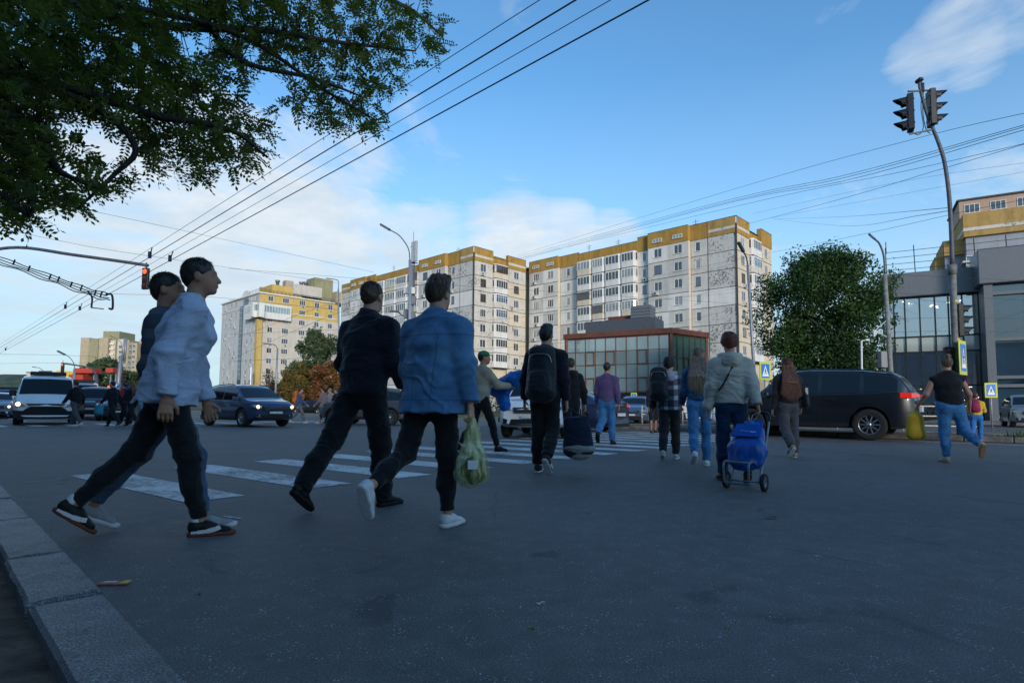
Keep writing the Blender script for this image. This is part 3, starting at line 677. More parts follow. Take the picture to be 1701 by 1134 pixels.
# ---- yellow and white apartment house on the left
def left_house():
    Cd = 160.0; C = (X(427,Cd),Cd); root = thing('apartment_building','cream and yellow corner apartment house with arched roofline behind the blue car','apartment building',(C[0],C[1],0),rzB)
    wall = MB(); H = 30.4; top = 32.4
    sl = tvfrac(364,C,U); sr = tvfrac(560,C,V); SH_ = 2.95; n = 10
    fL = lambda s,z,o: Vector((s,-o,z)); fR = lambda s,z,o: Vector((o,s,z))
    for fp,rz,L_,cols,sg in ((fL,0.0,sl,[-2.2,-5.4,-8.6,-17.5,-21,-25],-1),(fR,R(90),sr,[3.0,7.4,12.4,17.0,21.4],1)):
        xs = sorted([0.0,sg*L_]+[ (cols[i]+cols[i+1])/2 for i in range(len(cols)-1)])
        for i in range(n+1):
            z0 = SH_*i; z1 = z0+SH_
            for c0,c1 in zip(xs[:-1],xs[1:]):
                inside = [c for c in cols if c0 < c < c1]; mi = 0
                if sg > 0: mi = 1 if i >= 9 else 0
                if sg > 0 and i == 9: mi = 1
                if sg < 0: mi = 2  # left face greyer: its cooler light is put into the wall colour
                op = None
                if inside and i >= 2:
                    s = inside[0]; w = 1.9 if s in (-2.2,7.4,12.4) else 1.5
                    op = (s-w/2,s+w/2,z0+.95,z0+2.45); put_window(root,fp(s,z0+.95,0),rz,w,1.5,3 if w>1.6 else 2)
                    if (int(s*7)+i)%3 == 0: ac_unit(root,fp(s+.2,z0+.25,0),rz)
                ring(wall,fp,c0,c1,z0,z1,0,op,mi)
        # cornice
        for z,oo,h in ((32.5,.45,.35),(27.6 if sg>0 else 29.4,.18,.22)):
            a,b = fp(min(xs)-.0,z,oo/2), fp(max(xs),z,oo/2); c = (a+b)/2; sz = (abs(a.x-b.x)+oo if sg<0 else oo, oo if sg<0 else abs(a.y-b.y)+oo, h); wall.box(c,sz,3)
    # glass strip on the left face
    wall.box((-12.6,-.12,15),(2.2,.25,30),4)
    for z in np.arange(1,30,1.5): wall.box((-12.6,-.26,z),(2.2,.05,.08),3)
    # corner bay with yellow shaft
    wall.box((-1.9,-.75,27.3),(10.2,1.5,4.2),3); wall.box((.8,2.9,27.3),(1.6,11.0,4.2),3)
    wall.box((.25,-.25,12.4),(1.4,1.4,25),1)
    for z in np.arange(1,25,.8): wall.box((.25,-.25,z),(1.44,1.44,.05),5)
    gl = MB()
    gl.box((-1.9,-1.54,27.9),(9.6,.06,1.7)); gl.box((1.63,2.9,27.9),(.06,10.2,1.7))
    for s in np.arange(-6.5,3,.8): gl.box((s,-1.58,27.9),(.08,.05,1.7),1)
    for s in np.arange(-2,8,.8): gl.box((1.67,s,27.9),(.05,.08,1.7),1)
    gl.build('bay_glazing',[M['tglass'],M['wframe']],root)
    # arched gable on the left face
    pts = [(-9.6+2.6*math.cos(a),32.4+1.9*math.sin(a)) for a in np.linspace(0,math.pi,13)]
    k = len(pts); vs = [(x,-.25,z) for x,z in pts]+[(x,.3,z) for x,z in pts]
    wall.add(vs,[tuple(range(k)),tuple(range(k,2*k))[::-1]]+[(i,i+1,k+i+1,k+i) for i in range(k-1)],3)
    arch = MB(); pa = [(-9.6+1.3*math.cos(a),30.6+1.9*math.sin(a)) for a in np.linspace(0,math.pi,11)]; arch.add([(x,-.28,z) for x,z in pa]+[(-10.9,-.28,29.8),(-8.3,-.28,29.8)],[tuple(range(13))]); arch.build('arched_window',M['pane1'],root)
    # attic storeys on the roof
    at = MB()
    at.box((-5,8,34.0),(9,9,3),1); at.box((-7,16,34.8),(9,7,4.5),0); at.box((-9,12,37.4),(2.4,2.4,3.2),5); at.box((-4.5,20,36.6),(5.5,6,6.8),6); at.box((-2,14,35.0),(4,9,3.2),0); at.box((-2,25,34.3),(7,5,3.5),5)
    at.box((-11,5,34.6),(1.2,1.2,3.4),5); at.box((-14,6,33.5),(1.5,1.5,2),0)
    for x,y in ((-9.6,9),(-6.5,15),(-5.4,15.8)): at.lathe([(.5,33),(.5,38.4),(.7,38.4),(.7,38.9),(0,39.0)],(x,y,0),'Z',10,2)
    at.build('roof_storey',[M['cream'],M['yel'],M['pole'],M['wwhite'],M['tglass2'],M['sand'],M['olive']],root)
    rl = MB()
    for s in np.arange(0,24,1.2): rl.bar((.2,s,32.7),(.2,s,33.6),.06)
    for z in (33.1,33.6): rl.bar((.2,0,z),(.2,24,z),.06)
    for s in np.arange(-7,0,1.0): rl.bar((s,-.2,32.7),(s,-.2,33.6),.06)
    rl.bar((-7,-.2,33.6),(0,-.2,33.6),.06); rl.build('roof_railing',M['dark'],root)
    rf = MB(); rf.quad((-sl,0,32.5),(0,0,32.5),(0,sr,32.5),(-sl,sr,32.5)); rf.build('roof',M['roof'],root)
    wall.quad((-sl,0,0),(-sl,sr,0),(-sl,sr,32.5),(-sl,0,32.5),2); wall.quad((-sl,sr,0),(0,sr,0),(0,sr,32.5),(-sl,sr,32.5),0)
    wall.build('wall',[M['cream'],M['yel'],M['cream_shaded'],M['wwhite'],M['tglass2'],M['sand'],M['olive']],root)
    bb = MB(); bb.box((2.2,-1.4,8.5),(.25,3.4,5.2),0,rz=.5); bb.box((2.2,-1.4,6.9),(.28,3.0,1.7),1,rz=.5); o = bb.build('billboard',[M['signw'],M['leafR']]); o.location = (C[0]-1.5,C[1]-4.5,0); tag(o,'white poster board on the front of the cream corner apartment house','billboard')
left_house()
# ---- far left sand and olive tower blocks
def tower(name, label, px0, px1, pytop, d, mats, strip, dd=14, group=None):
    x0, x1 = X(px0,d), X(px1,d); H = (681-pytop)/FPX*d+.8; w = x1-x0
    root = thing('tower_block', label, 'tower block', ((x0+x1)/2,d,0), 0, group)
    mb = MB(); n = len(mats)
    for i,m_ in enumerate(mats): 
        a = -w/2+w*i/n; b = -w/2+w*(i+1)/n; mb.box(((a+b)/2,dd/2-(i%2)*.6,H/2-(i%2)*.25),(b-a,dd,H-(i%2)*.5),m_)
    mb.build('wall',[M['sand'],M['olive'],M['cream'],M['wwhite'],M['seam']],root)
    i = 0; k = int(H/3)
    for s in strip:
        for j in range(1,k):
            i += 1
            if i < 90: put_window(root,(-w/2+w*s,-.75,j*3.0),0,1.6,1.5,2,'wframe','pane1')
    return root
d_ = 330.0
tower('tower_block','sand and olive blank gabled tower block, leftmost behind the traffic',130,176,569,d_,[0,1,0],[],group='far tower blocks')
t2 = tower('tower_block','olive topped tower block with white balconies, in the middle of the far group',167,194,558,d_+3,[1],[],group='far tower blocks')
mb = MB()
for j in range(1,13):
    for s in (-3.2,1.4): mb.box((s,-1.1,j*3.0),(3.2,1.4,1.1),0)
    for s in (-3.2,1.4): mb.box((s,-.3,j*3.0+1.3),(2.8,.4,1.3),1)
mb.box((-1,-.6,19),(8.6,.5,38),2); mb.build('balconies',[M['wwhite'],M['pane1'],M['wbeige']],t2)
tower('tower_block','sand coloured tower block with window columns, right of the olive topped one',192,212,571,d_-4,[2,0],[.3,.7],group='far tower blocks')
tower('tower_block','narrow olive tower block with window columns beside the antenna mast',209,226,576,d_-8,[1,0],[.3,.7],group='far tower blocks')
tower('tower_block','brownish tower block partly hidden behind the walking man in white',228,262,572,d_-4,[0,2,0],[.2,.5,.8],group='far tower blocks')
# ---- low commercial building with yellow sign and the red canopies of a filling station
d_ = 190.0
root = thing('shop_building','low beige commercial building with yellow roof sign behind the white van','shop',(X(88,d_),d_,0),0)
mb = MB(); w = X(133,d_)-X(44,d_); mb.box((0,6,5.6),(w,12,11.2)); mb.box((0,6,11.35),(w+.3,12.3,.3),1); mb.build('wall',[M['cream'],M['roof']],root)
mb = MB()
for k in range(7): mb.box((.5+k*1.5,-.3,10.6+(k%2)*.25),(1.4,.5,1.9+(k%3)*.3),0)
mb.build('roof_sign',M['yellow'],root)
mb = MB()
for k in range(6): mb.box((-4.4+k*.75,-.2,11.4),(.5,.3,1.0),0)
mb.build('roof_lettering',M['slate'],root)
for k,x in enumerate((-7,-4.8,2.2,4.5,7)): put_window(root,(x,-.02,5.6),0,1.4,1.4,2)
for k,x in enumerate((-7,-4.8,2.2,4.5)): put_window(root,(x,-.02,2.2),0,1.4,1.4,2)
d_ = 86.0
for lab,px0,px1,py,h in (('long red flat canopy seen above the trees left of the far towers',122,152,620,.75),('red flat canopy low over the road beside the yellow sign',113,137,631,1.3),('short red canopy piece right of the trees by the far towers',174,186,619,.75)):
    root = thing('filling_station_canopy',lab,'canopy',(X((px0+px1)/2,d_),d_,0),0)
    w = X(px1,d_)-X(px0,d_); z = (681-py)/FPX*d_+.8
    mb = MB(); mb.box((0,1,z-h/2),(w,2,h),ch=.05); mb.build('roof',M['red'],root)
    for sx in (-1,1): mb = MB(); mb.tube([(sx*w*.35,1,0),(sx*w*.35,1,z-h+.05)],.12,8); mb.build('post',M['pole'],root)
# ---- glass pavilion with rust coloured frame
def pavilion():
    A = Vector((X(1115,54),54,0)); B = Vector((X(941,59.4),59.4,0)); Cc = Vector((X(1175,57.3),57.3,0)); H = 8.4
    root = thing('glass_pavilion','two storey glass pavilion with rust red frame in front of the long apartment block','pavilion',A,0)
    a = Vector((0,0,0)); b = B-A; c = Cc-A; e = b+c
    gl, fr, ba = MB(), MB(), MB()
    def face(p,q,n,rows,mi,boxes):
        d = (q-p); L_ = d.length; dn = d.normalized(); ang = math.atan2(dn.y,dn.x); nr = Vector((dn.y,-dn.x,0)); 
        if nr.y > 0: nr = -nr
        z0, z1 = 2.35, H-.5
        gl.quad(p+Vector((0,0,z0)),q+Vector((0,0,z0)),q+Vector((0,0,z1)),p+Vector((0,0,z1)),mi)
        for k in range(n+1): fr.box(p+dn*(L_*k/n)+nr*.04+Vector((0,0,(z0+z1)/2)),(.05,.06,z1-z0),rz=ang)
        for r_ in rows: fr.box((p+q)/2+nr*.04+Vector((0,0,z0+(z1-z0)*r_)),(L_,.05,.05),rz=ang)
        for (k,r0,r1) in boxes:
            u0 = p+dn*(L_*(k+.08)/n)+nr*.09; u1 = p+dn*(L_*(k+.92)/n)+nr*.09; za, zb = z0+(z1-z0)*r0, z0+(z1-z0)*r1
            for s,t in ((u0+Vector((0,0,za)),u1+Vector((0,0,za))),(u0+Vector((0,0,zb)),u1+Vector((0,0,zb))),(u0+Vector((0,0,za)),u0+Vector((0,0,zb))),(u1+Vector((0,0,za)),u1+Vector((0,0,zb)))): fr.bar(s,t,.10)
    face(b,a,10,(.02,.26,.5,.74,.98),0,((2,.5,.74),(4,.5,.74),(7,.5,.74),(2,.02,.26),(7,.02,.26)))
    face(a,c,6,(.02,.3,.6,.98),1,((2,.3,.6),))
    ba.prism([a+Vector((0,.2,0)),b+Vector((.1,.2,0)),e,c+Vector((-.1,0,0))],0.1,2.35,0); ba.build('base_wall',M['blk'],root)
    for p,q in ((b,a),(a,c),(c,e),(e,b)):
        d = (q-p).normalized(); fr.box((p+q)/2+Vector((0,0,H-.25)),((q-p).length+.4,.5,.5),rz=math.atan2(d.y,d.x))
    for p in (a,b,c): fr.box(p+Vector((0,0,H/2+1.0)),(.28,.28,H-3.0),rz=.3)
    bk = MB(); bk.quad(c,e,e+Vector((0,0,H-.5)),c+Vector((0,0,H-.5))); bk.quad(e,b,b+Vector((0,0,H-.5)),e+Vector((0,0,H-.5))); bk.prism([a,b,e,c],H-.6,H-.45); bk.build('back_wall',M['slate'],root)
    gl.build('glazing',[M['tglass'],M['pavg']],root); fr.build('frame',M['brick'],root)
    # cabinets glimpsed standing behind the lowest panes are read as green vertical panels
    rr = MB(); ctr = a+b*.55+c*.35; ang = math.atan2(b.y,b.x)
    rr.box(ctr+Vector((0,0,H+.6)),(7.2,3.0,1.2),0,rz=ang); rr.box(a+b*.42+c*.5+Vector((0,0,H+1.35)),(2.0,1.8,2.7),1,rz=ang); rr.box(a+b*.6+c*.6+Vector((0,0,H+1.45)),(4.0,1.2,.9),2,rz=ang)
    for k in range(8): rr.box(a+b*.42+c*.5+Vector((0,0,H+.25+k*.3)),(2.04,1.84,.04),3,rz=ang)
    rr.build('roof_plant_room',[M['slate'],M['fascia'],M['brick'],M['blk']],root)
pavilion()
# ---- big glass commercial building at the right
def glass_building():
    P0 = Vector((X(1472,46),46,0)); P1 = Vector((X(1632,43),43,0)); d = (P1-P0).normalized(); ang = math.atan2(d.y,d.x)
    root = thing('commercial_building','grey edged glass commercial building with lift shaft at the right, behind the bent signal pole','commercial building',P0,ang)
    L1 = (P1-P0).length; L2 = L1+2.9; L3 = L1+16; H = 11.6; dep = 22
    fr, gl, fa, ins = MB(), MB(), MB(), MB()
    fb = 9.7       # fascia bottom
    fa.box((L1/2,.1,(fb+H)/2),(L1+.3,1.2,H-fb),ch=.05); fa.box(((L1+L2)/2+.2,-1.0,(9.9+12.4)/2),(L2-L1+1.0,3.0,2.5),ch=.05); fa.box((L2+6,.1,(fb+H)/2+.3),(12,1.2,H-fb),ch=.05)
    fa.build('fascia',M['fascia'],root)
    bays = [0,.85,1.75,2.95,4.15,5.05,L1*.93]
    bays = [L1*k for k in (0,.12,.24,.40,.56,.70,.84,1.0)]
    for x in bays: fr.box((x,-.05,5.0),(.09,.14,9.6))
    for z in (9.65,6.55,5.35,2.75,.2): fr.box((L1/2,-.06,z),(L1,.12,.10))
    for x in np.arange(L2,L3,1.9): fr.box((x,-.05,5.0),(.09,.14,9.6))
    for z in (9.65,6.55,5.35,2.75,.2): fr.box(((L2+L3)/2,-.06,z),(L3-L2,.12,.10))
    for a,b,mi in ((6.6,9.6,0),(5.4,6.5,1),(2.8,5.3,0),(.3,2.7,0)):
        gl.quad((0,0,a),(L1,0,a),(L1,0,b),(0,0,b),mi); gl.quad((L2,0,a),(L3,0,a),(L3,0,b),(L2,0,b),mi)
    gl.quad((0,0,.2),(0,dep,.2),(0,dep,9.7),(0,0,9.7),1)
    gl.build('glazing',[M['shopg'],M['tglass3']],root); fr.build('mullions',M['dark'],root)
    # interior
    for z in (.14,5.9,9.9): ins.box((L3/2,dep/2,z if z>1 else .14),(L3-.2,dep-.4,.28 if z>1 else .1),0)
    ins.box((L3/2,7,2.95),(L3-.3,.2,5.5),0); ins.box((L3/2,9,7.9),(L3-.3,.2,3.6),0)
    for x in (1.6,4.0,6.4): ins.tube([(x,1.5,.2),(x,1.5,9.6)],.22,10,0)
    ins.box((2.0,2.2,8.1),(1.6,.1,2.8),4); ins.box((.7,1.0,8.1),(.7,.1,3),4); ins.box((.75,1.0,4.0),(.8,.1,2.5),4)
    for x in (6.1,6.6,7.1): ins.box((x,2.2,7.4),(.4,.5,1.5),3)
    for k in range(5): ins.box((6.6,1.8,6.7+k*.33),(1.4,.4,.04),4)
    for k,x in enumerate((5.4,5.8,6.3,6.9,7.2)): ins.box((x,1.2,3.6),(.18,.3,1.5),(3,5,3,5,4)[k])
    for k in range(5): ins.box((6.2,2.4,.5+k*.45),(3.0,.5,.06),3)
    ins.build('interior',[M['inwall'],M['pave'],M['sand'],M['red'],M['whitep'],M['yellow']],root)
    lm = MB(); rs = random.Random(5)
    for k in range(16): lm.box((rs.uniform(.8,L1),rs.uniform(1,6),rs.choice([9.55,9.55,5.4,2.65])),(.16,.16,.06))
    for k in range(14): lm.box((L1*.86+rs.uniform(-.6,.9),rs.uniform(1,5),rs.uniform(1.6,2.6)),(.06,.06,.06))
    lm.box((L1*.78,.5,2.62),(1.6,.08,.05)); lm.build('ceiling_lamps',M['lamp'],root)
    # lift shaft
    sh = MB()
    for x in (L1+.25,L2-.05): sh.box((x,-1.9,5.2),(.5,.6,10.3))
    for z in (.4,2.6,3.2,5.9,9.2): sh.box(((L1+L2)/2,-1.95,z),(L2-L1-.4,.35,.22))
    for s in (L1+.02,L2+.16): sh.quad((s,-1.6,.1),(s,0,.1),(s,0,9.9),(s,-1.6,9.9))
    sh.build('lift_shaft_frame',M['fascia'],root)
    sg = MB(); sg.quad((L1+.4,-1.85,.2),(L2-.2,-1.85,.2),(L2-.2,-1.85,9.9),(L1+.4,-1.85,9.9)); sg.build('lift_shaft_glass',M['tglass2'],root)
    bk = MB(); bk.quad((0,dep,0),(L3,dep,0),(L3,dep,H),(0,dep,H)); bk.quad((L3,0,0),(L3,dep,0),(L3,dep,H),(L3,0,H)); bk.box((L3/2,dep/2+.3,H-1.2),(L3-.4,dep-.8,.2)); bk.build('back_wall',M['fascia'],root)
    rl = MB()
    for x in np.arange(.4,L3,1.9): rl.bar((x,.6,H-.1),(x-.05,.6,H+2.4),.06)
    for z in (.5,1.0,1.5,2.0): rl.bar((.4,.6,H+z),(L3,.6,H+z),.035)
    rl.bar((.4,.6,H+1.9),(.4,.6,H+2.9),.06)
    rl.build('roof_railing',M['dark'],root)
    # canopy blade over the entrance
    cb = MB(); cb.box((L2+2,-2.2,3.0),(5.5,.9,.12)); cb.build('canopy',M['whitep'],root)
M['inwall'] = mat('interior_wall',(0.16,0.15,0.14),0.8)
M['shopg'] = None; M['tglass3'] = glassy('spandrel_glass',(0.30,0.33,0.31),0.06,0.9,0.1,0.35)
def shopglass():
    m = bpy.data.materials.new('shop_glass'); m.use_nodes = True; t = m.node_tree; t.nodes.clear()
    out = N(t,'ShaderNodeOutputMaterial'); tr = N(t,'ShaderNodeBsdfTransparent', inp={0:(0.72,0.78,0.80,1)}); gs = N(t,'ShaderNodeBsdfGlossy', inp={0:(0.85,0.9,0.95,1),1:0.02})
    fz = N(t,'ShaderNodeFresnel', inp={0:1.9}); f = Mth(t,'ADD',fz.outputs[0],0.34,clamp=True)
    ms = N(t,'ShaderNodeMixShader'); Lk(t,f,ms.inputs[0]); Lk(t,tr.outputs[0],ms.inputs[1]); Lk(t,gs.outputs[0],ms.inputs[2]); Lk(t,ms.outputs[0],out.inputs[0]); return m
M['shopg'] = shopglass()
glass_building()
# ---- tall apartment block behind the glass building
def right_block():
    P0 = Vector((X(1617,88),88,0)); d = Vector((.86,-.51,0)).normalized(); ang = math.atan2(d.y,d.x)
    root = thing('apartment_building','apartment block with tan top storey and worn yellow band, rising behind the glass building','apartment building',P0,ang)
    mb = MB(); H0 = 28.0
    mb.box((9.2,6,H0/2),(18.4,12,H0),2); mb.box((8.9,6.0,H0-4.2),(18.9,12.6,.25),4)
    mb.box((-1.0,6.6,12.9),(3.0,9,25.8),1); mb.box((-2.3,7.2,12.0),(2.4,7,24.0),1)
    mb.box((9.3,5.95,H0+1.4),(19.2,13,3.6),0); mb.box((9.35,5.9,H0+.7),(19.4,13.1,.5),4); mb.box((-1.0,6.2,26.6),(3.4,9.4,2.4),0); mb.box((-2.6,6.8,24.6),(2.2,7.4,2.2),0)
    mb.box((9.0,7.4,H0+4.6),(18.8,11.0,2.9),3); mb.box((9.0,7.3,H0+6.1),(19.4,11.5,.22),5)
    mb.build('wall',[M['mustp'],M['bluegrey'],M['bluegrey'],M['tan'],M['wpeel2'],M['roof']],root)
    for x in (1.2,4.4,7.6,10.8): put_window(root,(x,1.80,H0+3.9),0,1.9,1.4,3,'wframe','pane1')
    for j in range(3,9): put_window(root,(.6,-.12,j*2.9),0,1.4,1.5,2)
right_block()
# ------------------------------------------------------------------ implicit surfaces: smooth unions turned into one continuous mesh
class SDF:
    def __init__(s, cell): s.c = cell; s.p = []
    def cap(s, a, b, ra, rb, side=(1,0,0), k=.02, fa=False, fb=False, sub=False, fold=0.0):
        """elliptical tapered limb a->b; ra/rb = (radius along side, radius across)"""
        a = np.array(a,float); b = np.array(b,float)
        if np.isscalar(ra): ra = (ra,ra)
        if np.isscalar(rb): rb = (rb,rb)
        s.p.append(dict(a=a,b=b,ra=ra,rb=rb,side=np.array(side,float),k=k,fa=fa,fb=fb,sub=sub,fold=fold)); return s
    def ball(s, c, r, **kw):
        c = np.array(c,float); 
        s.p.append(dict(ell=True,c=c,r=np.array([r]*3 if np.isscalar(r) else r,float),k=kw.get('k',.02),R=kw.get('R',None),sub=kw.get('sub',False),flat=kw.get('flat',None))); return s
    def chain(s, pts, rads, **kw):
        for i in range(len(pts)-1): s.cap(pts[i],pts[i+1],rads[i],rads[i+1],**kw)
        return s
    def mesh(s, name, mats, par=None, noise=None, cuts=(), loc=None, rz=0, smooth=True):
        c = s.c; lo = np.full(3,1e9); hi = np.full(3,-1e9)
        for q in s.p:
            if q['sub']: continue
            if q.get('ell'): r = np.max(q['r']); l, h = q['c']-r, q['c']+r
            else: r = max(*q['ra'],*q['rb']); l = np.minimum(q['a'],q['b'])-r; h = np.maximum(q['a'],q['b'])+r
            lo = np.minimum(lo,l); hi = np.maximum(hi,h)
        m = 3*c+.02; lo -= m; hi += m; n = np.ceil((hi-lo)/c).astype(int)+1
        F = np.full(n, .5, np.float32); ax = [lo[i]+c*np.arange(n[i]) for i in range(3)]
        for q in sorted(s.p, key=lambda q: q['sub']):
            if q.get('ell'): r = np.max(q['r']); l, h = q['c']-r, q['c']+r
            else: r = max(*q['ra'],*q['rb']); l = np.minimum(q['a'],q['b'])-r; h = np.maximum(q['a'],q['b'])+r
            mm = q['k']+2*c; i0 = np.maximum(0,np.floor((l-mm-lo)/c).astype(int)); i1 = np.minimum(n,np.ceil((h+mm-lo)/c).astype(int)+1)
            if np.any(i1<=i0): continue
            sl = tuple(slice(i0[k],i1[k]) for k in range(3))
            x = ax[0][sl[0]][:,None,None]; y = ax[1][sl[1]][None,:,None]; z = ax[2][sl[2]][None,None,:]
            if q.get('ell'):
                dx, dy, dz = x-q['c'][0], y-q['c'][1], z-q['c'][2]; r = q['r']
                if q['R'] is not None:
                    Rm = q['R']; dx, dy, dz = (Rm[0][0]*dx+Rm[1][0]*dy+Rm[2][0]*dz), (Rm[0][1]*dx+Rm[1][1]*dy+Rm[2][1]*dz), (Rm[0][2]*dx+Rm[1][2]*dy+Rm[2][2]*dz)
                kk = np.sqrt((dx/r[0])**2+(dy/r[1])**2+(dz/r[2])**2)+1e-9
                d = kk*(kk-1)/(np.sqrt((dx/r[0]**2)**2+(dy/r[1]**2)**2+(dz/r[2]**2)**2)+1e-6)
            else:
                ab = q['b']-q['a']; L = np.linalg.norm(ab)+1e-9; w = ab/L; u = q['side']-w*np.dot(q['side'],w); nu = np.linalg.norm(u)
                if nu < .05: u = np.array([0,1,0])-w*w[1]; nu = np.linalg.norm(u)
                u /= nu; v = np.cross(w,u)
                dx, dy, dz = x-q['a'][0], y-q['a'][1], z-q['a'][2]
                t = dx*w[0]+dy*w[1]+dz*w[2]; tc = np.clip(t/L,0,1); te = t-tc*L
                pu = dx*u[0]+dy*u[1]+dz*u[2]; pv = dx*v[0]+dy*v[1]+dz*v[2]
                ru = q['ra'][0]+(q['rb'][0]-q['ra'][0])*tc; rv = q['ra'][1]+(q['rb'][1]-q['ra'][1])*tc; rm = np.minimum(ru,rv)
                rr = np.sqrt(pu**2+pv**2+te**2)+1e-9; kk = np.sqrt((pu/ru)**2+(pv/rv)**2+(te/rm)**2)+1e-9
                d = (kk-1)*rr/kk
                if q['fa']: d = np.maximum(d,-t)
                if q['fb']: d = np.maximum(d,t-L)
            f = F[sl]; d = d.astype(np.float32)
            if q['sub']: F[sl] = np.maximum(f,-d); continue
            k = q['k']; h_ = np.clip(.5+.5*(d-f)/k,0,1); F[sl] = d*(1-h_)+f*h_-k*h_*(1-h_)
        Xg, Yg, Zg = ax[0][:,None,None], ax[1][None,:,None], ax[2][None,None,:]
        for (pt,nr) in cuts:
            F = np.maximum(F, (Xg-pt[0])*nr[0]+(Yg-pt[1])*nr[1]+(Zg-pt[2])*nr[2])
        if noise:
            for amp, fr, seed in noise:
                if amp < 0:
                    w_ = vnoise(Xg*5,Yg*5,Zg*5,seed+1)*.8; q_ = vnoise(Xg*fr[0]+w_,Yg*fr[1]+w_,Zg*fr[2]+w_,seed); F = F+amp*(np.clip(1-np.abs(q_)*3.2,0,1)**1.5-.3)*np.exp(-(F/.03)**2)
                else: F = F+amp*vnoise(Xg*fr[0],Yg*fr[1],Zg*fr[2],seed)*np.exp(-(F/.03)**2)
        F = F.astype(np.float32); F[0]=F[-1]=.1; F[:,0]=F[:,-1]=.1; F[:,:,0]=F[:,:,-1]=.1
        vs, fs = nets(F, lo, c); 
        return npmesh(name, vs, fs, mats, par, smooth, loc=loc, rz=rz)
def vnoise(x, y, z, seed):
    rs = np.random.RandomState(seed); T = rs.uniform(-1,1,(32,32,32)).astype(np.float32)
    def sm(a): i = np.floor(a).astype(int); f = a-i; return i, f*f*(3-2*f)
    ix, fx = sm(x+100.3); iy, fy = sm(y+77.7); iz, fz = sm(z+50.1)
    g = lambda a,b,c: T[(ix+a)%32,(iy+b)%32,(iz+c)%32]
    return (((g(0,0,0)*(1-fx)+g(1,0,0)*fx)*(1-fy)+(g(0,1,0)*(1-fx)+g(1,1,0)*fx)*fy)*(1-fz)+((g(0,0,1)*(1-fx)+g(1,0,1)*fx)*(1-fy)+(g(0,1,1)*(1-fx)+g(1,1,1)*fx)*fy)*fz)
def nets(F, lo, c):
    ins = F < 0; n = np.array(F.shape)-1
    S_ = np.zeros((*n,3),np.float32); C_ = np.zeros(n,np.float32)
    for axis in range(3):
        a = [slice(None)]*3; b = [slice(None)]*3; a[axis] = slice(0,-1); b[axis] = slice(1,None)
        Fa, Fb = F[tuple(a)], F[tuple(b)]; m = ins[tuple(a)] != ins[tuple(b)]
        idx = np.argwhere(m); 
        if len(idx) == 0: continue
        fa = Fa[m]; fb = Fb[m]; t = fa/(fa-fb); P = idx.astype(np.float32); P[:,axis] += t
        o = [i for i in range(3) if i != axis]
        for d1 in (0,1):
            for d2 in (0,1):
                q = idx.copy(); q[:,o[0]] -= d1; q[:,o[1]] -= d2
                ok = np.all((q >= 0)&(q < n),axis=1); qq = q[ok]
                np.add.at(S_,(qq[:,0],qq[:,1],qq[:,2]),P[ok]); np.add.at(C_,(qq[:,0],qq[:,1],qq[:,2]),1)
    act = C_ > 0; ID = np.full(n,-1,np.int64); ID[act] = np.arange(act.sum()); vs = S_[act]/C_[act][:,None]*c+lo
    fs = []
    for axis in range(3):
        a = [slice(None)]*3; b = [slice(None)]*3; a[axis] = slice(0,-1); b[axis] = slice(1,None)
        A, B = ins[tuple(a)], ins[tuple(b)]; m = A != B; idx = np.argwhere(m); flip = A[m]
        o1, o2 = (axis+1)%3, (axis+2)%3
        ok = (idx[:,o1] > 0)&(idx[:,o2] > 0)&(idx[:,o1] < n[o1])&(idx[:,o2] < n[o2]); idx = idx[ok]; flip = flip[ok]
        def g(d1,d2): q = idx.copy(); q[:,o1] -= d1; q[:,o2] -= d2; return ID[q[:,0],q[:,1],q[:,2]]
        f = np.stack([g(1,1),g(0,1),g(0,0),g(1,0)],1); f[~flip] = f[~flip][:,::-1]; fs.append(f)
    return vs, np.concatenate(fs)
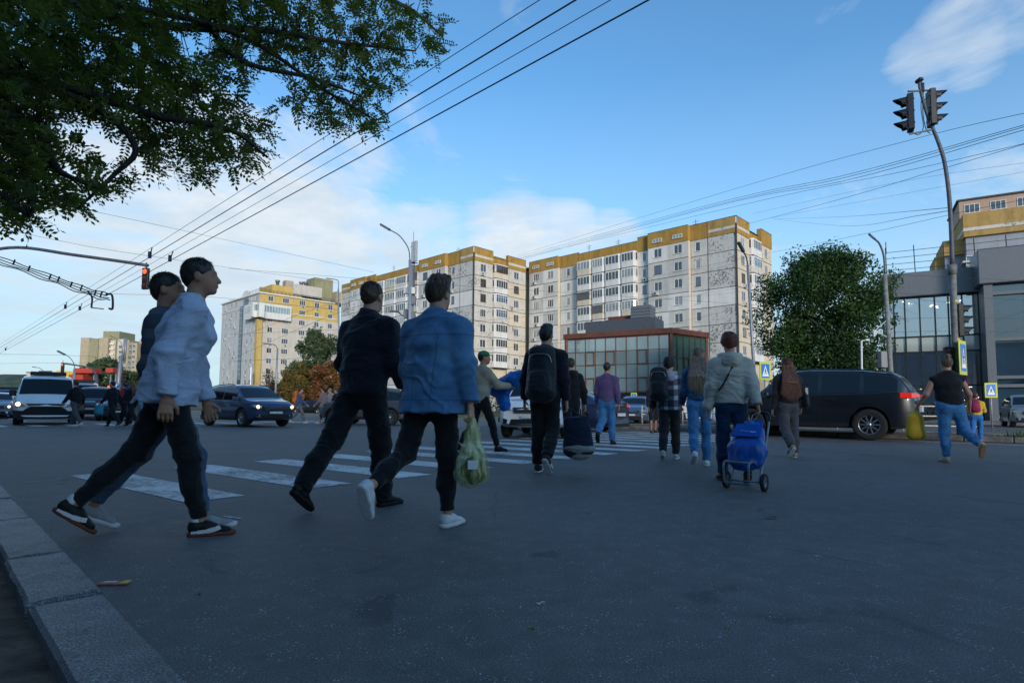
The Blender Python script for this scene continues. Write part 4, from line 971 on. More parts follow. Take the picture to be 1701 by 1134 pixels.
# ------------------------------------------------------------------ cars: lofted bodies, x forward
def interp(tab, x):
    xs = [t[0] for t in tab]; return float(np.interp(x, xs, [t[1] for t in tab]))
CARS = {
 'suv': dict(L=4.9,W=1.98,wb=2.92,rw=.40,top=[(-2.45,1.02),(-2.38,1.20),(-2.08,1.60),(-1.92,1.70),(-1.2,1.80),(0,1.85),(.45,1.82),(.75,1.70),(1.30,1.22),(1.45,1.13),(2.1,1.04),(2.35,.94),(2.45,.80)],belt=[(-2.45,1.20),(0,1.15),(1.3,1.09),(2.45,.94)],zb=.30,tum=.30,side=[(-2.02,-1.30),(-1.20,-.32),(-.22,.72)],ws=(.66,1.36),rwn=(-2.36,-2.10),g=.97),
 'cuv': dict(L=4.48,W=1.86,wb=2.67,rw=.35,top=[(-2.24,.98),(-2.20,1.12),(-1.95,1.38),(-1.70,1.52),(-1.0,1.62),(0,1.645),(.4,1.60),(.7,1.48),(1.28,1.12),(1.40,1.07),(1.95,.98),(2.15,.88),(2.24,.74)],belt=[(-2.24,1.05),(0,1.0),(1.3,.98),(2.24,.88)],zb=.24,tum=.30,side=[(-1.78,-1.15),(-1.07,-.30),(-.22,.78)],ws=(.60,1.30),rwn=(-2.12,-1.72),g=.95),
 'sedan': dict(L=4.9,W=1.86,wb=2.93,rw=.34,top=[(-2.45,.86),(-2.42,1.0),(-2.0,1.10),(-1.75,1.13),(-1.05,1.40),(-.5,1.46),(0,1.47),(.35,1.42),(.6,1.34),(1.2,1.03),(1.3,1.0),(2.0,.90),(2.32,.78),(2.45,.62)],belt=[(-2.45,.94),(0,.94),(1.3,.92),(2.45,.78)],zb=.17,tum=.38,side=[(-1.45,-1.02),(-.95,-.10),(-.02,.88)],ws=(.50,1.16),rwn=(-1.70,-1.02),g=.95),
 'hatch': dict(L=4.1,W=1.75,wb=2.55,rw=.32,top=[(-2.05,.90),(-2.0,1.05),(-1.8,1.30),(-1.6,1.43),(-.8,1.49),(0,1.50),(.35,1.45),(.65,1.34),(1.2,1.02),(1.3,.98),(1.75,.88),(1.98,.76),(2.05,.62)],belt=[(-2.05,.97),(0,.94),(1.3,.92),(2.05,.78)],zb=.17,tum=.34,side=[(-1.60,-1.05),(-.97,-.2),(-.12,.80)],ws=(.56,1.16),rwn=(-1.98,-1.62),g=.95),
 'van': dict(L=4.98,W=2.0,wb=2.93,rw=.345,top=[(-2.49,1.6),(-2.47,1.85),(-2.3,1.94),(-1.0,1.99),(.6,1.97),(1.05,1.90),(1.25,1.78),(1.78,1.22),(1.90,1.14),(2.25,.99),(2.42,.86),(2.49,.72)],belt=[(-2.49,1.12),(0,1.12),(1.6,1.10),(2.49,.95)],zb=.22,tum=.16,side=[(.15,1.40)],ws=(1.20,1.82),rwn=(-9,-8),g=.97),
}
def car_sections(T):
    hl = T['L']/2; xs = sorted(set([round(x,3) for x in np.concatenate([np.linspace(-hl,-hl+.3,7),np.linspace(-hl+.3,hl-.4,44),np.linspace(hl-.4,hl,9)])]+[t[0] for t in T['top']]))
    def W_(x):
        e = max(0,(abs(x)-(hl-.55))/.55); return T['W']/2*(1-.20*e**2.4)
    def zt(x): return interp(T['top'],x)
    def zbl(x): return min(interp(T['belt'],x), zt(x)-.015)
    def yw(x,z):
        """half width of the body side at height z"""
        w = W_(x); zb = zbl(x); 
        if z >= zb: return max(.02, w*T['g']-.03-(z-zb)*T['tum'])
        t = (z-T['zb'])/(zb-T['zb']+1e-6); return w*(.965+.035*math.sin(math.pi*min(1,max(0,t*.95+.05))))
    def warp(x,y): 
        e = max(0,(x-(hl-.75))/.75) if x > 0 else max(0,(-x-(hl-.6))/.6); e = min(1,e)
        return x-math.copysign(1,x)*.16*e*(y/(T['W']/2))**2
    return hl, xs, W_, zt, zbl, yw, warp
RIMS = {}
def make_wheel(root, T, x, y, rim_m, proto):
    if proto is None:
        r = T['rw']; s = 1
        mb = MB(); mb.lathe([(r*.60,-.10),(r*.80,-.115),(r*.95,-.11),(r,-.07),(r,.07),(r*.95,.11),(r*.80,.115),(r*.60,.10),(r*.6,-.1)],(0,0,0),'Y',28,0)
        w = bpy.data.objects.new('wheel',None); COL.objects.link(w); parent(w,root); mb.build('tyre',M['tyre'],w)
        rb = MB(); rr = r*.63
        rb.lathe([(rr,.10),(rr,-.10),(rr*.93,-.10),(rr*.90,-.04),(rr*.88,.05),(.02,.05)],(0,0,0),'Y',28,0)
        n = 10
        for k in range(n):
            a = 2*math.pi*k/n; d = Vector((math.cos(a),0,math.sin(a))); rb.bar(d*.03+Vector((0,-.085,0)),d*rr*.93+Vector((0,-.075,0)),.035,.03,0)
        rb.lathe([(0,-.115),(.05,-.11),(.06,-.06)],(0,0,0),'Y',12,0)
        dk = MB(); dk.lathe([(rr*.88,-.02),(.02,-.02)],(0,0,0),'Y',20,0); 
        rb.m = [0]*len(rb.m); o = rb.build('rim',rim_m,w); dk.build('brake_disc',M['blk'],w)
    else: w = copy_tree(proto, root)
    w.location = (x,y,T['rw']); w.rotation_euler = (0,0,math.pi if y > 0 else 0); return w
def car(kind, label, cat, pos, head, paint, glass='carglass', rim='rim', lights='', group=None, roofrack=None, far=False, sc=1.0, steer=0.0, chrome='chrome'):
    """head: direction vector of travel"""
    T = CARS[kind]; hl, xs, W_, zt, zbl, yw, warp = car_sections(T)
    root = thing({'van':'van'}.get(kind,'car'), label, cat, (pos[0],pos[1],0), math.atan2(head[1],head[0]), group)
    if sc != 1: root.scale = (sc,sc,sc)
    rows = []
    for x in xs:
        z0 = T['zb']; zB = zbl(x); zT = zt(x); e = max(0,(abs(x)-(hl-.5))/.5); z0 += .12*e*e
        pts = [(0,z0),(W_(x)*.8,z0),(W_(x)*.965,z0+.05)]
        for t in (.2,.4,.55,.7,.85,1.0): z = z0+.05+(zB-z0-.05)*t; pts.append((yw(x,z-.001),z))
        gt = max(zT-zB,.015)
        for t in (.04,.3,.6,.85): z = zB+gt*t; pts.append((yw(x,z),z) if gt > .08 else (yw(x,zB)-.02*t-.03*t,z))
        w9 = pts[-1][0]
        for f,dz in ((.93,.97),(.80,1.0),(.5,1.0),(0,1.0)): pts.append((w9*f, zB+gt*dz+.03*(1-f*f)*(1 if gt>.08 else .6)))
        rows.append([(warp(x,y),y,z) for y,z in pts])
    n = len(rows[0]); vs = []
    for r in rows: vs += [p for p in r]+[(p[0],-p[1],p[2]) for p in r[1:-1]][::-1]
    m_ = 2*n-2; fs = []
    for i in range(len(rows)-1):
        for j in range(m_): fs.append((i*m_+j,(i+1)*m_+j,(i+1)*m_+(j+1)%m_,i*m_+(j+1)%m_))
    b0 = 0
    def capf(i, flip):
        for j in range(n-1):
            a, b = i*m_+j, i*m_+j+1; c, d = i*m_+((m_-j-1)%m_ if j+1 <= n-1 else 0), i*m_+((m_-j)%m_)
            q = [a,b,c,d]; q = list(dict.fromkeys(q)); 
            if len(q) >= 3: fs.append(tuple(q if flip else q[::-1]))
    capf(0,True); capf(len(rows)-1,False)
    me = bpy.data.meshes.new('body'); me.from_pydata(vs,[],fs); me.materials.append(M[paint]); me.materials.append(M['blk'])
    bm = bmesh.new(); bm.from_mesh(me); bmesh.ops.recalc_face_normals(bm,faces=bm.faces); bm.to_mesh(me); bm.free()
    for p in me.polygons: p.use_smooth = True
    body = bpy.data.objects.new('body',me); COL.objects.link(body)
    wx = [T['wb']/2, -T['wb']/2]
    if kind=='van': wx = [1.62,-1.31]
    if kind=='suv': wx = [1.52,-1.40]
    if kind=='sedan': wx = [1.60,-1.33]
    cut = MB()
    for x in wx:
        for s in (-1,1): cut.lathe([(0,s*(T['W']/2-.34)),(T['rw']+.055,s*(T['W']/2-.34)),(T['rw']+.055,s*(T['W']/2+.1)),(0,s*(T['W']/2+.1))],(x,0,T['rw']+.01),'Y',28,1)
    cm = bpy.data.meshes.new('cut'); cm.from_pydata(cut.v,[],cut.f); cm.materials.append(M[paint]); cm.materials.append(M['blk'])
    bm = bmesh.new(); bm.from_mesh(cm); bmesh.ops.remove_doubles(bm,verts=bm.verts,dist=1e-5); bmesh.ops.recalc_face_normals(bm,faces=bm.faces); bm.to_mesh(cm); bm.free()
    for p in cm.polygons: p.material_index = 1
    co = bpy.data.objects.new('cut',cm); COL.objects.link(co)
    md = body.modifiers.new('b','BOOLEAN'); md.object = co; md.operation = 'DIFFERENCE'; md.solver = 'EXACT'
    dg = bpy.context.evaluated_depsgraph_get(); dg.update(); nm = bpy.data.meshes.new_from_object(body.evaluated_get(dg)); nm.name = 'body'
    body.modifiers.clear(); body.data = nm; bpy.data.objects.remove(co); 
    try: nm.set_sharp_from_angle(angle=R(38))
    except Exception: pass
    parent(body, root)
    o_ = .007
    # dark lower cladding and underside
    cl = MB()
    for s in (-1,1):
        for a,b in ((wx[1]+T['rw']+.07,wx[0]-T['rw']-.07),):
            k = 8
            for i in range(k):
                x0, x1 = a+(b-a)*i/k, a+(b-a)*(i+1)/k; P = lambda x,z: (x,s*(yw(x,z)+o_),z)
                cl.quad(P(x0,T['zb']+.03),P(x1,T['zb']+.03),P(x1,T['zb']+.14),P(x0,T['zb']+.14))
    if not far: cl.build('sill_trim',M['blk'],root)
    # side windows
    def side_pane(x0,x1,s,lo=.045,hi=.10,name='side_window'):
        mb = MB(); k = 8; pts = []
        for i in range(k+1):
            x = x0+(x1-x0)*i/k; zl = zbl(x)+lo; zh = zt(x)-hi; zh = max(zh,zl+.012)
            pts.append(((x,s*(yw(x,zl)+o_),zl),(x,s*(yw(x,(zl+zh)/2)+o_),(zl+zh)/2),(x,s*(yw(x,zh)+o_),zh)))
        for i in range(k):
            for j in (0,1): mb.quad(pts[i][j],pts[i+1][j],pts[i+1][j+1],pts[i][j+1])
        mb.sm = [True]*len(mb.sm); mb.build(name,M[glass],root)
    for s in (-1,1):
        for x0,x1 in T['side']: side_pane(x0,x1,s)
    def top_pane(x0,x1,name,m_in=.07):
        mb = MB(); k, q = 8, 10; pts = []
        for i in range(k+1):
            x = x0+(x1-x0)*i/k; zB = zbl(x); gt = zt(x)-zB; w9 = yw(x,zB+gt*.85)-m_in; row = []
            for j in range(q+1):
                y = w9*(2*j/q-1); f = abs(y)/(w9+m_in); row.append((warp(x,y)+o_*.7*(1 if x>0 else -1),y,zB+gt*1.0+.03*(1-f*f)+o_))
            pts.append(row)
        for i in range(k):
            for j in range(q): mb.quad(pts[i][j],pts[i+1][j],pts[i+1][j+1],pts[i][j+1])
        mb.sm = [True]*len(mb.sm); mb.build(name,M[glass],root)
    top_pane(T['ws'][0],T['ws'][1],'windscreen')
    if T['rwn'][0] > -5: top_pane(T['rwn'][0],T['rwn'][1],'rear_window')
    # wheels
    pr = None
    for x in wx:
        for s in (-1,1):
            w = make_wheel(root,T,x,s*(T['W']/2-.125),M[rim],pr); pr = pr or w
            if x > 0 and steer: w.rotation_euler[2] += steer
    # front and rear faces
    zf = T['belt'][-1][1]; fx = lambda y: hl-.16*(y/(T['W']/2))**2; W2 = T['W']/2*.80
    def face_poly(name, poly, m, front=True, th=.05, out=.008, par=root):
        """poly in (y,z), wrapped round the end of the car"""
        sg = 1 if front else -1; mb = MB(); n_ = len(poly)
        vs = [(sg*(fx(y)+out),y,z) for y,z in poly]+[(sg*(fx(y)+out-th),y,z) for y,z in poly]
        mb.add(vs,[tuple(range(n_)),tuple(range(n_,2*n_))[::-1]]+[(i,(i+1)%n_,n_+(i+1)%n_,n_+i) for i in range(n_)]); return mb.build(name,M[m],par)
    if kind == 'van':
        face_poly('grille',[(-.62,.84),(.62,.84),(.52,.76),(-.52,.76)],'blk',out=.02); face_poly('lower_grille',[(-.60,.64),(-.45,.72),(.45,.72),(.60,.64),(.72,.52),(-.72,.52)],'blk',out=.03)
        face_poly('bumper',[(-.99,.58),(-.75,.56),(.75,.56),(.99,.58),(.97,.26),(-.97,.26)],'blk',th=.35,out=.035)
        for s in (-1,1):
            h = face_poly('headlight',[(s*.99,.93),(s*.70,.83),(s*.62,.74),(s*.80,.72),(s*.98,.78)],'headglass',th=.35,out=.03); mb = MB(); mb.lathe([(0,.03),(.065,.028),(.08,0)],(fx(.85)+.03,s*.84,.81),'X',12); mb.build('bulb',M['headlit'],h)
        mb = MB(); mb.box((.1,0,2.10),(.35,1.20,.16),ch=.03); mb.build('roof_rack',M['blk'],root)
    else:
        z = lambda f: T['zb']+(zf-T['zb'])*f
        gm = 'grille' 
        face_poly('grille',[(-.50,z(.90)),(.50,z(.90)),(.46,z(.66)),(-.46,z(.66))],'blk',out=.012)
        if not far: 
            for k in range(3): face_poly('grille_bar',[(-.50+.01*k,z(.90-k*.1)),(.50-.01*k,z(.90-k*.1)),(.50-.01*k,z(.875-k*.1)),(-.50+.01*k,z(.875-k*.1))],chrome,out=.02,th=.02)
        face_poly('lower_intake',[(-.55,z(.38)),(.55,z(.38)),(.62,z(.12)),(-.62,z(.12))],'blk',out=.012)
        face_poly('number_plate',[(-.26,z(.56)),(.26,z(.56)),(.26,z(.43)),(-.26,z(.43))],'plate',out=.03)
        for s in (-1,1):
            h = face_poly('headlight',[(s*W2*1.16,z(.97)),(s*.56,z(.88)),(s*.58,z(.76)),(s*W2*1.16,z(.82))],'headglass',th=.30,out=.010)
            if 'h' in lights: mb = MB(); mb.lathe([(0,.02),(.05,.018),(.065,0)],(fx(.7)+.014,s*.70,z(.83)),'X',12); mb.build('bulb',M['headlit'],h)
            face_poly('fog_intake',[(s*.92*W2*1.1,z(.42)),(s*.66,z(.36)),(s*.70,z(.16)),(s*.92*W2*1.1,z(.20))],'blk',out=.010)
        # rear
        zr = T['belt'][0][1]; zz = lambda f: T['zb']+(zr-T['zb'])*f
        for s in (-1,1):
            face_poly('tail_light',[(s*W2*1.20,zz(1.0)),(s*.42,zz(.97)),(s*.44,zz(.90)),(s*W2*1.20,zz(.86))],'tail' if 't' in lights else 'tailoff',False,th=.24,out=.012)
        face_poly('rear_plate',[(-.26,zz(.62)),(.26,zz(.62)),(.26,zz(.48)),(-.26,zz(.48))],'plate',False,out=.015)
        face_poly('rear_bumper',[(-W2*1.1,zz(.22)),(W2*1.1,zz(.22)),(W2*1.05,zz(.0)),(-W2*1.05,zz(.0))],'blk',False,out=.015)
    # mirrors and handles
    mx_ = T['ws'][1]-.32
    for s in (-1,1):
        mb = MB(); y0 = yw(mx_,zbl(mx_)+.06); q = 1.55 if kind == 'van' else 1.0
        mb.box((mx_,s*(y0+.12),zbl(mx_)+.10*q),(.14,.22,.15*q),ch=.035); mb.bar((mx_,s*(y0-.02),zbl(mx_)+.05),(mx_,s*(y0+.06),zbl(mx_)+.08),.05); mb.build('mirror',M['blk'] if kind in('van',) else M[paint],root)
    if not far:
        for s in (-1,1):
            for x in (-.35,.75) if kind != 'van' else (.3,):
                mb = MB(); z = zbl(x)-.12; mb.box((x-.2,s*(yw(x,z)+.015),z),(.18,.03,.03),ch=.008); mb.build('door_handle',M[paint],root)
            dl = MB()
            for x in ([-.27,.80,-1.08] if kind != 'van' else [.12,1.25]):
                zz0 = T['zb']+.12; zz1 = zbl(x)
                for k in range(5): 
                    za = zz0+(zz1-zz0)*k/5; zb_ = zz0+(zz1-zz0)*(k+1)/5; dl.quad((x-.006,s*(yw(x,za)+.003),za),(x+.006,s*(yw(x,za)+.003),za),(x+.006,s*(yw(x,zb_)+.003),zb_),(x-.006,s*(yw(x,zb_)+.003),zb_))
            dl.build('door_seams',M['blk'],body)
            if kind in ('suv','cuv'):
                mb = MB(); pts = [(x,s*(yw(x,zt(x)-.06)-.03),zt(x)+.02) for x in np.linspace(T['side'][0][0]+.1,.35,10)]; mb.tube(pts,.02,6); mb.build('roof_rail',M['blk'],root)
        # wheel arch lips
        for x in wx:
            for s in (-1,1):
                al = MB(); k = 16
                for i in range(k):
                    a0, a1 = math.pi*(i/k), math.pi*((i+1)/k); r0, r1 = T['rw']+.05, T['rw']+.105; q = lambda a,r: (x+r*math.cos(a), s*(yw(x+r*math.cos(a),T['rw']+r*math.sin(a))+.010), T['rw']+.01+r*math.sin(a))
                    al.quad(q(a0,r0),q(a0,r1),q(a1,r1),q(a1,r0))
                al.build('wheel_arch_trim',M['blk'] if kind in('cuv','van') else M[paint],root)
    return root
def cpaint(n, col, metal=.3, rough=.28): M[n] = mat(n,col,rough,metal=metal,var=.05,vs=1.5,coat=1.0)
cpaint('paint_black',(0.010,0.012,0.016)); cpaint('paint_navy',(0.018,0.035,0.085)); cpaint('paint_blue',(0.028,0.055,0.12),.4); cpaint('paint_white',(0.78,0.78,0.78),0,.35); cpaint('paint_silver',(0.30,0.33,0.36),.6); cpaint('paint_grey',(0.10,0.11,0.125),.5); cpaint('paint_sky',(0.03,0.14,0.30),.2); cpaint('paint_beige',(0.40,0.40,0.38),.1); cpaint('paint_bluegrey',(0.07,0.12,0.20),.4)
M['tyre'] = mat('tyre',(0.018,0.018,0.019),.85,bump=.3,bs=40); M['rim'] = mat('alloy_rim',(0.42,0.43,0.45),.3,metal=.9,var=.05); M['rimd'] = mat('steel_rim_dark',(0.10,0.10,0.105),.5,metal=.4)
M['chrome'] = mat('chrome_trim',(0.5,0.5,0.52),.15,metal=1,var=.02); M['carglass'] = glassy('car_glass',(0.006,0.008,0.012),.04,.3,0); M['plate'] = mat('plate_white',(.55,.55,.55),.5)
M['headglass'] = glassy('headlight_glass',(0.22,0.24,0.26),.05,1.0); M['headlit'] = mat('headlight_lit',(1,.9,.7),.3,emis=(1.0,.62,.30),es=4.5); M['tail'] = mat('tail_light_lit',(.5,.01,.01),.2,emis=(1.0,.05,.03),es=.35); M['tailoff'] = mat('tail_light_unlit',(.25,.01,.01),.15,coat=1)
def by_wheel(kind, px, py, head, which):
    """centre of the car whose given wheel stands at the ground pixel"""
    T = CARS[kind]; g_ = G(px,py); h = Vector((head[0],head[1],0)).normalized(); l = Vector((-h.y,h.x,0))
    x = {'f':{'suv':1.52,'sedan':1.60,'van':1.62}.get(kind,T['wb']/2),'r':{'suv':-1.40,'sedan':-1.33,'van':-1.31}.get(kind,-T['wb']/2)}[which[0]]; y = (T['W']/2-.1)*(1 if which[1]=='l' else -1)
    return g_-h*x-l*y
GC = 'cars on the road'
hU = (U.x,U.y); hD = (-U.x,-U.y)
hS = (-.77,.64)
car('suv','large black estate car with lit red tail lights passing behind the woman in black top','car',by_wheel('suv',1441,731,hS,'rl'),hS,'paint_black',lights='t',group=GC,sc=1.05)
hN = (-.80,.60)
car('sedan','dark navy saloon seen from its rear corner beside the man in the purple shirt','car',by_wheel('sedan',966,717,hN,'rl'),hN,'paint_navy',lights='t',group=GC)
car('suv','white car with black grille, half hidden behind the man with the backpack','car',Vector((X(905,17.2),17.2,0)),(-.22,-.975),'paint_white',lights='',group=GC,sc=.93)
car('cuv','dark blue crossover with headlights on, turning left of the man in black','car',by_wheel('cuv',403,709,(.80,-.60),'fr'),(.80,-.60),'paint_blue',lights='h',group=GC)
car('van','white van with black bumper and orange lit headlights at the left','van',Vector((X(80,24.6),24.6,0)),(.62,-.785),'paint_white',rim='rimd',lights='h',group=GC)
g_ = G(557,702); car('cuv','dark grey car seen between the legs of the man in black','car',by_wheel('cuv',557,705,(-.92,.39),'fl') if False else by_wheel('cuv',556,705,(-.97,.22),'fl'),(-.97,.22),'paint_grey',group=GC)
far = [('sedan','silver saloon waiting at the far left edge of the view',-2,694,'paint_silver','h'),('hatch','dark hatchback with one bright headlight left of the white van',34,694,'paint_grey','h'),('van','blue and white van behind the silver saloon at the left edge',16,690,'paint_sky','')]
for kd,lb,px,py,pt,lg in far:
    g_ = G(px,py+1); d = 34 if kd=='sedan' else (38 if kd=='hatch' else 47); car(kd,lb,'van' if kd=='van' else 'car',Vector((X(px,d),d,0)),(.60,-.8),pt,lights=lg,group=GC,far=True,rim='rimd')
car('van','beige minibus waiting right behind the white van','minibus',Vector((X(136,38),38,0)),(.55,-.83),'paint_beige',lights='',group=GC,far=True,rim='rimd',sc=1.12)
car('suv','dark jeep with lit headlights behind the walkers at the left crossing','car',Vector((X(163,33),33,0)),(.50,-.87),'paint_grey',lights='h',group=GC,far=True,rim='rimd',sc=.97)
car('sedan','dark blue saloon behind the person carrying a white bag at the left crossing','car',Vector((X(203,31.5),31.5,0)),(.50,-.87),'paint_navy',lights='h',group=GC,far=True,rim='rimd')
car('cuv','blue car at the left crossing just left of the pale shirt person','car',Vector((X(246,37),37,0)),(.50,-.87),'paint_bluegrey',group=GC,far=True,rim='rimd')
car('hatch','small pale blue car far behind the front of the dark blue crossover','car',Vector((X(479,78),78,0)),(.2,-.98),'paint_sky',group=GC,far=True)
car('sedan','black saloon far behind the walker with the orange backpack','car',Vector((X(524,60),60,0)),(-.9,.43),'paint_black',group=GC,far=True)
for lb,px,d,hd,pt,kd in (('blue grey hatchback parked behind the median, left of the hooded boy',1056,33,(-.35,-.94),'paint_bluegrey','hatch'),('dark car parked behind the median, right of the blue grey hatchback',1092,36,(-.5,-.87),'paint_grey','sedan'),
   ('bright blue car whose roof shows above the dark navy saloon',968,31,(-.8,.6),'paint_sky','hatch'),('white car behind the median between the woman in jeans and the trolley woman',1178,32,(-.72,.69),'paint_white','cuv'),('silver blue car parked at the right edge beyond the railing',1706,30,(-.55,-.83),'paint_silver','cuv'),('white car roof seen over the bonnet of the black estate car',1262,30,(-.72,.69),'paint_white','sedan')):
    car(kd,lb,'van' if kd=='van' else 'car',Vector((X(px,d),d,0)),hd,pt,group='cars parked beyond the median',far=True)
# blue roof box like tarpaulin van excluded
# ------------------------------------------------------------------ people
def fabric(name, col, denim=False, rough=0.85, plaid=None, var=.15, vs=5, sheen=0.15, bump=.35, bs=90, streak=False):
    if name in M: return M[name]
    m = mat(name, col, rough, spec=0.25, var=var, vs=vs, bump=bump, bs=bs, sheen=sheen, wr=.55 if sheen else 0)
    M[name] = m; return m
def plaid(name, base, stripes, sx=.16, sz=.14, gap=.5):
    """woven check or band pattern in object space"""
    if name in M: return M[name]
    m = bpy.data.materials.new(name); m.use_nodes = True; t = m.node_tree; b = t.nodes['Principled BSDF']
    src = N(t,'ShaderNodeTexCoord').outputs['Object']; sp = N(t,'ShaderNodeSeparateXYZ'); Lk(t,src,sp.inputs[0])
    wn = N(t,'ShaderNodeTexNoise', inp={2:4.0,3:2.0}); Lk(t,src,wn.inputs[0])
    fx = Mth(t,'FRACT', Mth(t,'DIVIDE', Mth(t,'ADD',sp.outputs[0],Mth(t,'MULTIPLY',wn.outputs[0],.03)), sx)); fz = Mth(t,'FRACT', Mth(t,'DIVIDE', Mth(t,'ADD',sp.outputs[2],Mth(t,'MULTIPLY',wn.outputs[0],.03)), sz))
    a = Mth(t,'GREATER_THAN', fx, gap); c = Mth(t,'GREATER_THAN', fz, gap)
    f = Mth(t,'MULTIPLY', Mth(t,'ADD', a, c), .5)
    Lk(t, Ramp(t, f, [(0.0,base),(0.49,base),(0.51,[ (p+q)/2*.8 for p,q in zip(base,stripes)]),(0.9,stripes)]), b.inputs['Base Color'])
    b.inputs['Roughness'].default_value = .9; M[name] = m; return m
SKIN = {}
def skin(tone):
    if tone not in SKIN:
        m = mat('skin_'+tone, {'a':(0.46,0.25,0.17),'b':(0.36,0.18,0.115),'c':(0.50,0.30,0.22)}[tone], .5, spec=.4, var=.08, vs=14)
        m.node_tree.nodes['Principled BSDF'].inputs['Subsurface Weight'].default_value = .06; SKIN[tone] = m
    return SKIN[tone]
HAIR = {}
def hairm(name, c0, c1):
    if name in HAIR: return HAIR[name]
    m = mat('hair_'+name, c0, .45, spec=.5, var=.3, vs=3); t = m.node_tree; b = t.nodes['Principled BSDF']
    src = N(t,'ShaderNodeTexCoord').outputs['Object']; mp = N(t,'ShaderNodeMapping'); mp.inputs['Scale'].default_value = (90,90,7); Lk(t,src,mp.inputs[0])
    n = N(t,'ShaderNodeTexNoise', inp={2:1.0,3:4.0}); Lk(t,mp.outputs[0],n.inputs[0])
    Lk(t, Ramp(t, n.outputs[0], [(0.35,c0),(0.65,c1)]), b.inputs['Base Color'])
    bp = N(t,'ShaderNodeBump', inp={0:.6,1:.006}); Lk(t,n.outputs[0],bp.inputs['Height']); Lk(t,bp.outputs[0],b.inputs['Normal'])
    HAIR[name] = m; return m
def rotx(a): c, s = math.cos(a), math.sin(a); return np.array([[1,0,0],[0,c,-s],[0,s,c]])
def rotz_(a): c, s = math.cos(a), math.sin(a); return np.array([[c,-s,0],[s,c,0],[0,0,1]])
def person(label, foot, heading, H=1.75, pose=None, top=None, bottom=None, shoes=None, hair=None, tone='a', build=1.0, cell=None, group=None, fingers=True, anchor='R', extras=None, waist=None, hood=None, hat=None):
    """foot: ground point under the anchor foot; heading: compass bearing, degrees, 0 = away from the camera, 90 = to the right"""
    P = dict(hL=0,hR=0,kL=5,kR=5,fL=0,fR=0,sL=0,sR=0,eL=15,eR=15,aL=8,aR=8,lean=3,hy=0,hp=0,tw=0,gL=1.0,gR=1.0,side=0,hsp=0); P.update(pose or {})
    K = H/1.75; d_cam = math.hypot(foot[0],foot[1]); c = cell or max(.009, .0016*d_cam+.002); c /= 1.0
    root = thing('person', label, 'person', (0,0,0), -R(heading), group)
    A_ = lambda *q: np.array(q,float)
    J = {}
    lean = R(P['lean']); J['pel'] = A_(0,0,.95)
    def sp(h, x=0, y=0): return J['pel']+A_(x+math.sin(R(P['side']))*h, y+h*math.sin(lean), h*math.cos(lean))
    J['waist'] = sp(.13); J['chest'] = sp(.34,y=.01); J['neck'] = sp(.53,y=-.01); J['head'] = J['neck']+A_(0, .03+.17*math.sin(lean*.6+R(P['hp'])), .155)
    tw = R(P['tw'])
    sh = {}
    for s,n in ((-1,'L'),(1,'R')):
        J['sh'+n] = J['neck']+A_(s*.172*build*math.cos(tw), s*.172*math.sin(tw), -.092)
        ab = R(P['a'+n]); sa = R(P['s'+n]); d = A_(s*math.sin(ab), math.sin(sa)*math.cos(ab), -math.cos(sa)*math.cos(ab)); J['el'+n] = J['sh'+n]+d*.285
        ea = sa+R(P['e'+n]); inn = R(P.get('i'+n,0)); d = A_(s*math.sin(ab*.5)-s*math.sin(inn), math.sin(ea)*math.cos(inn), -math.cos(ea)*math.cos(inn)); d /= np.linalg.norm(d); J['wr'+n] = J['el'+n]+d*.255; J['hd'+n] = d
        J['hip'+n] = J['pel']+A_(s*.092,0,-.02)
        hh = R(P['h'+n]); ho = R(P.get('o'+n,0)); d = A_(s*math.sin(ho), math.sin(hh), -math.cos(hh)); d /= np.linalg.norm(d); J['kn'+n] = J['hip'+n]+d*.42
        kk = hh-R(P['k'+n]); d = A_(s*math.sin(ho)*.5, math.sin(kk), -math.cos(kk)); d /= np.linalg.norm(d); J['an'+n] = J['kn'+n]+d*.42
        f = R(P['f'+n]); J['fd'+n] = A_(s*.10, math.cos(f), math.sin(f)); J['fu'+n] = A_(0,-math.sin(f),math.cos(f))
        J['heel'+n] = J['an'+n]-J['fd'+n]*.05-J['fu'+n]*.075; J['toe'+n] = J['an'+n]+J['fd'+n]*.185-J['fu'+n]*.075
    # put the lowest sole on the ground, move the anchor foot over its spot
    low = min(min(J['heel'+n][2],J['toe'+n][2]) for n in 'LR')
    off = A_(0,0,-low+.004)
    for k in J:
        if not k.startswith(('hd','fd','fu')): J[k] = (J[k]+off)*K
    af = (J['heel'+anchor]+J['toe'+anchor])/2; Rz = Matrix.Rotation(-R(heading),3,'Z'); w = Rz @ Vector((af[0],af[1],0))
    root.location = (foot[0]-w.x, foot[1]-w.y, 0)
    b = build*K; side = (1,0,0); fwd = A_(0,1,0)
    sk = skin(tone)
    shaxis = tuple((J['shR']-J['shL'])/np.linalg.norm(J['shR']-J['shL']))
    # --- body: one continuous surface
    B = SDF(max(c,.008)); g = lambda r: r*b
    B.cap(J['pel']-A_(0,0,.04*K),J['waist'],(g(.135),g(.09)),(g(.12),g(.08)),side,k=.05)
    B.cap(J['waist'],J['chest'],(g(.12),g(.08)),(g(.14),g(.095)),side,k=.05); B.cap(J['chest'],J['neck']-A_(0,0,.06*K),(g(.14),g(.095)),(g(.13),g(.07)),shaxis,k=.05)
    hc = J['head']; B.cap(J['neck']-A_(0,0,.05*K),hc-A_(0,.01,.02*K),g(.058),g(.055),k=.02)
    hyaw = rotz_(-R(P['hy'])) @ rotx(R(-P['hp'])*.8) @ np.array([[1,0,0],[0,math.cos(R(P['hsp'])),0],[0,0,1]]) if False else rotz_(-R(P['hy'])) @ rotx(-R(P['hp'])*.8)
    hp_ = lambda x,y,z: hc+hyaw @ (A_(x,y,z)*K)
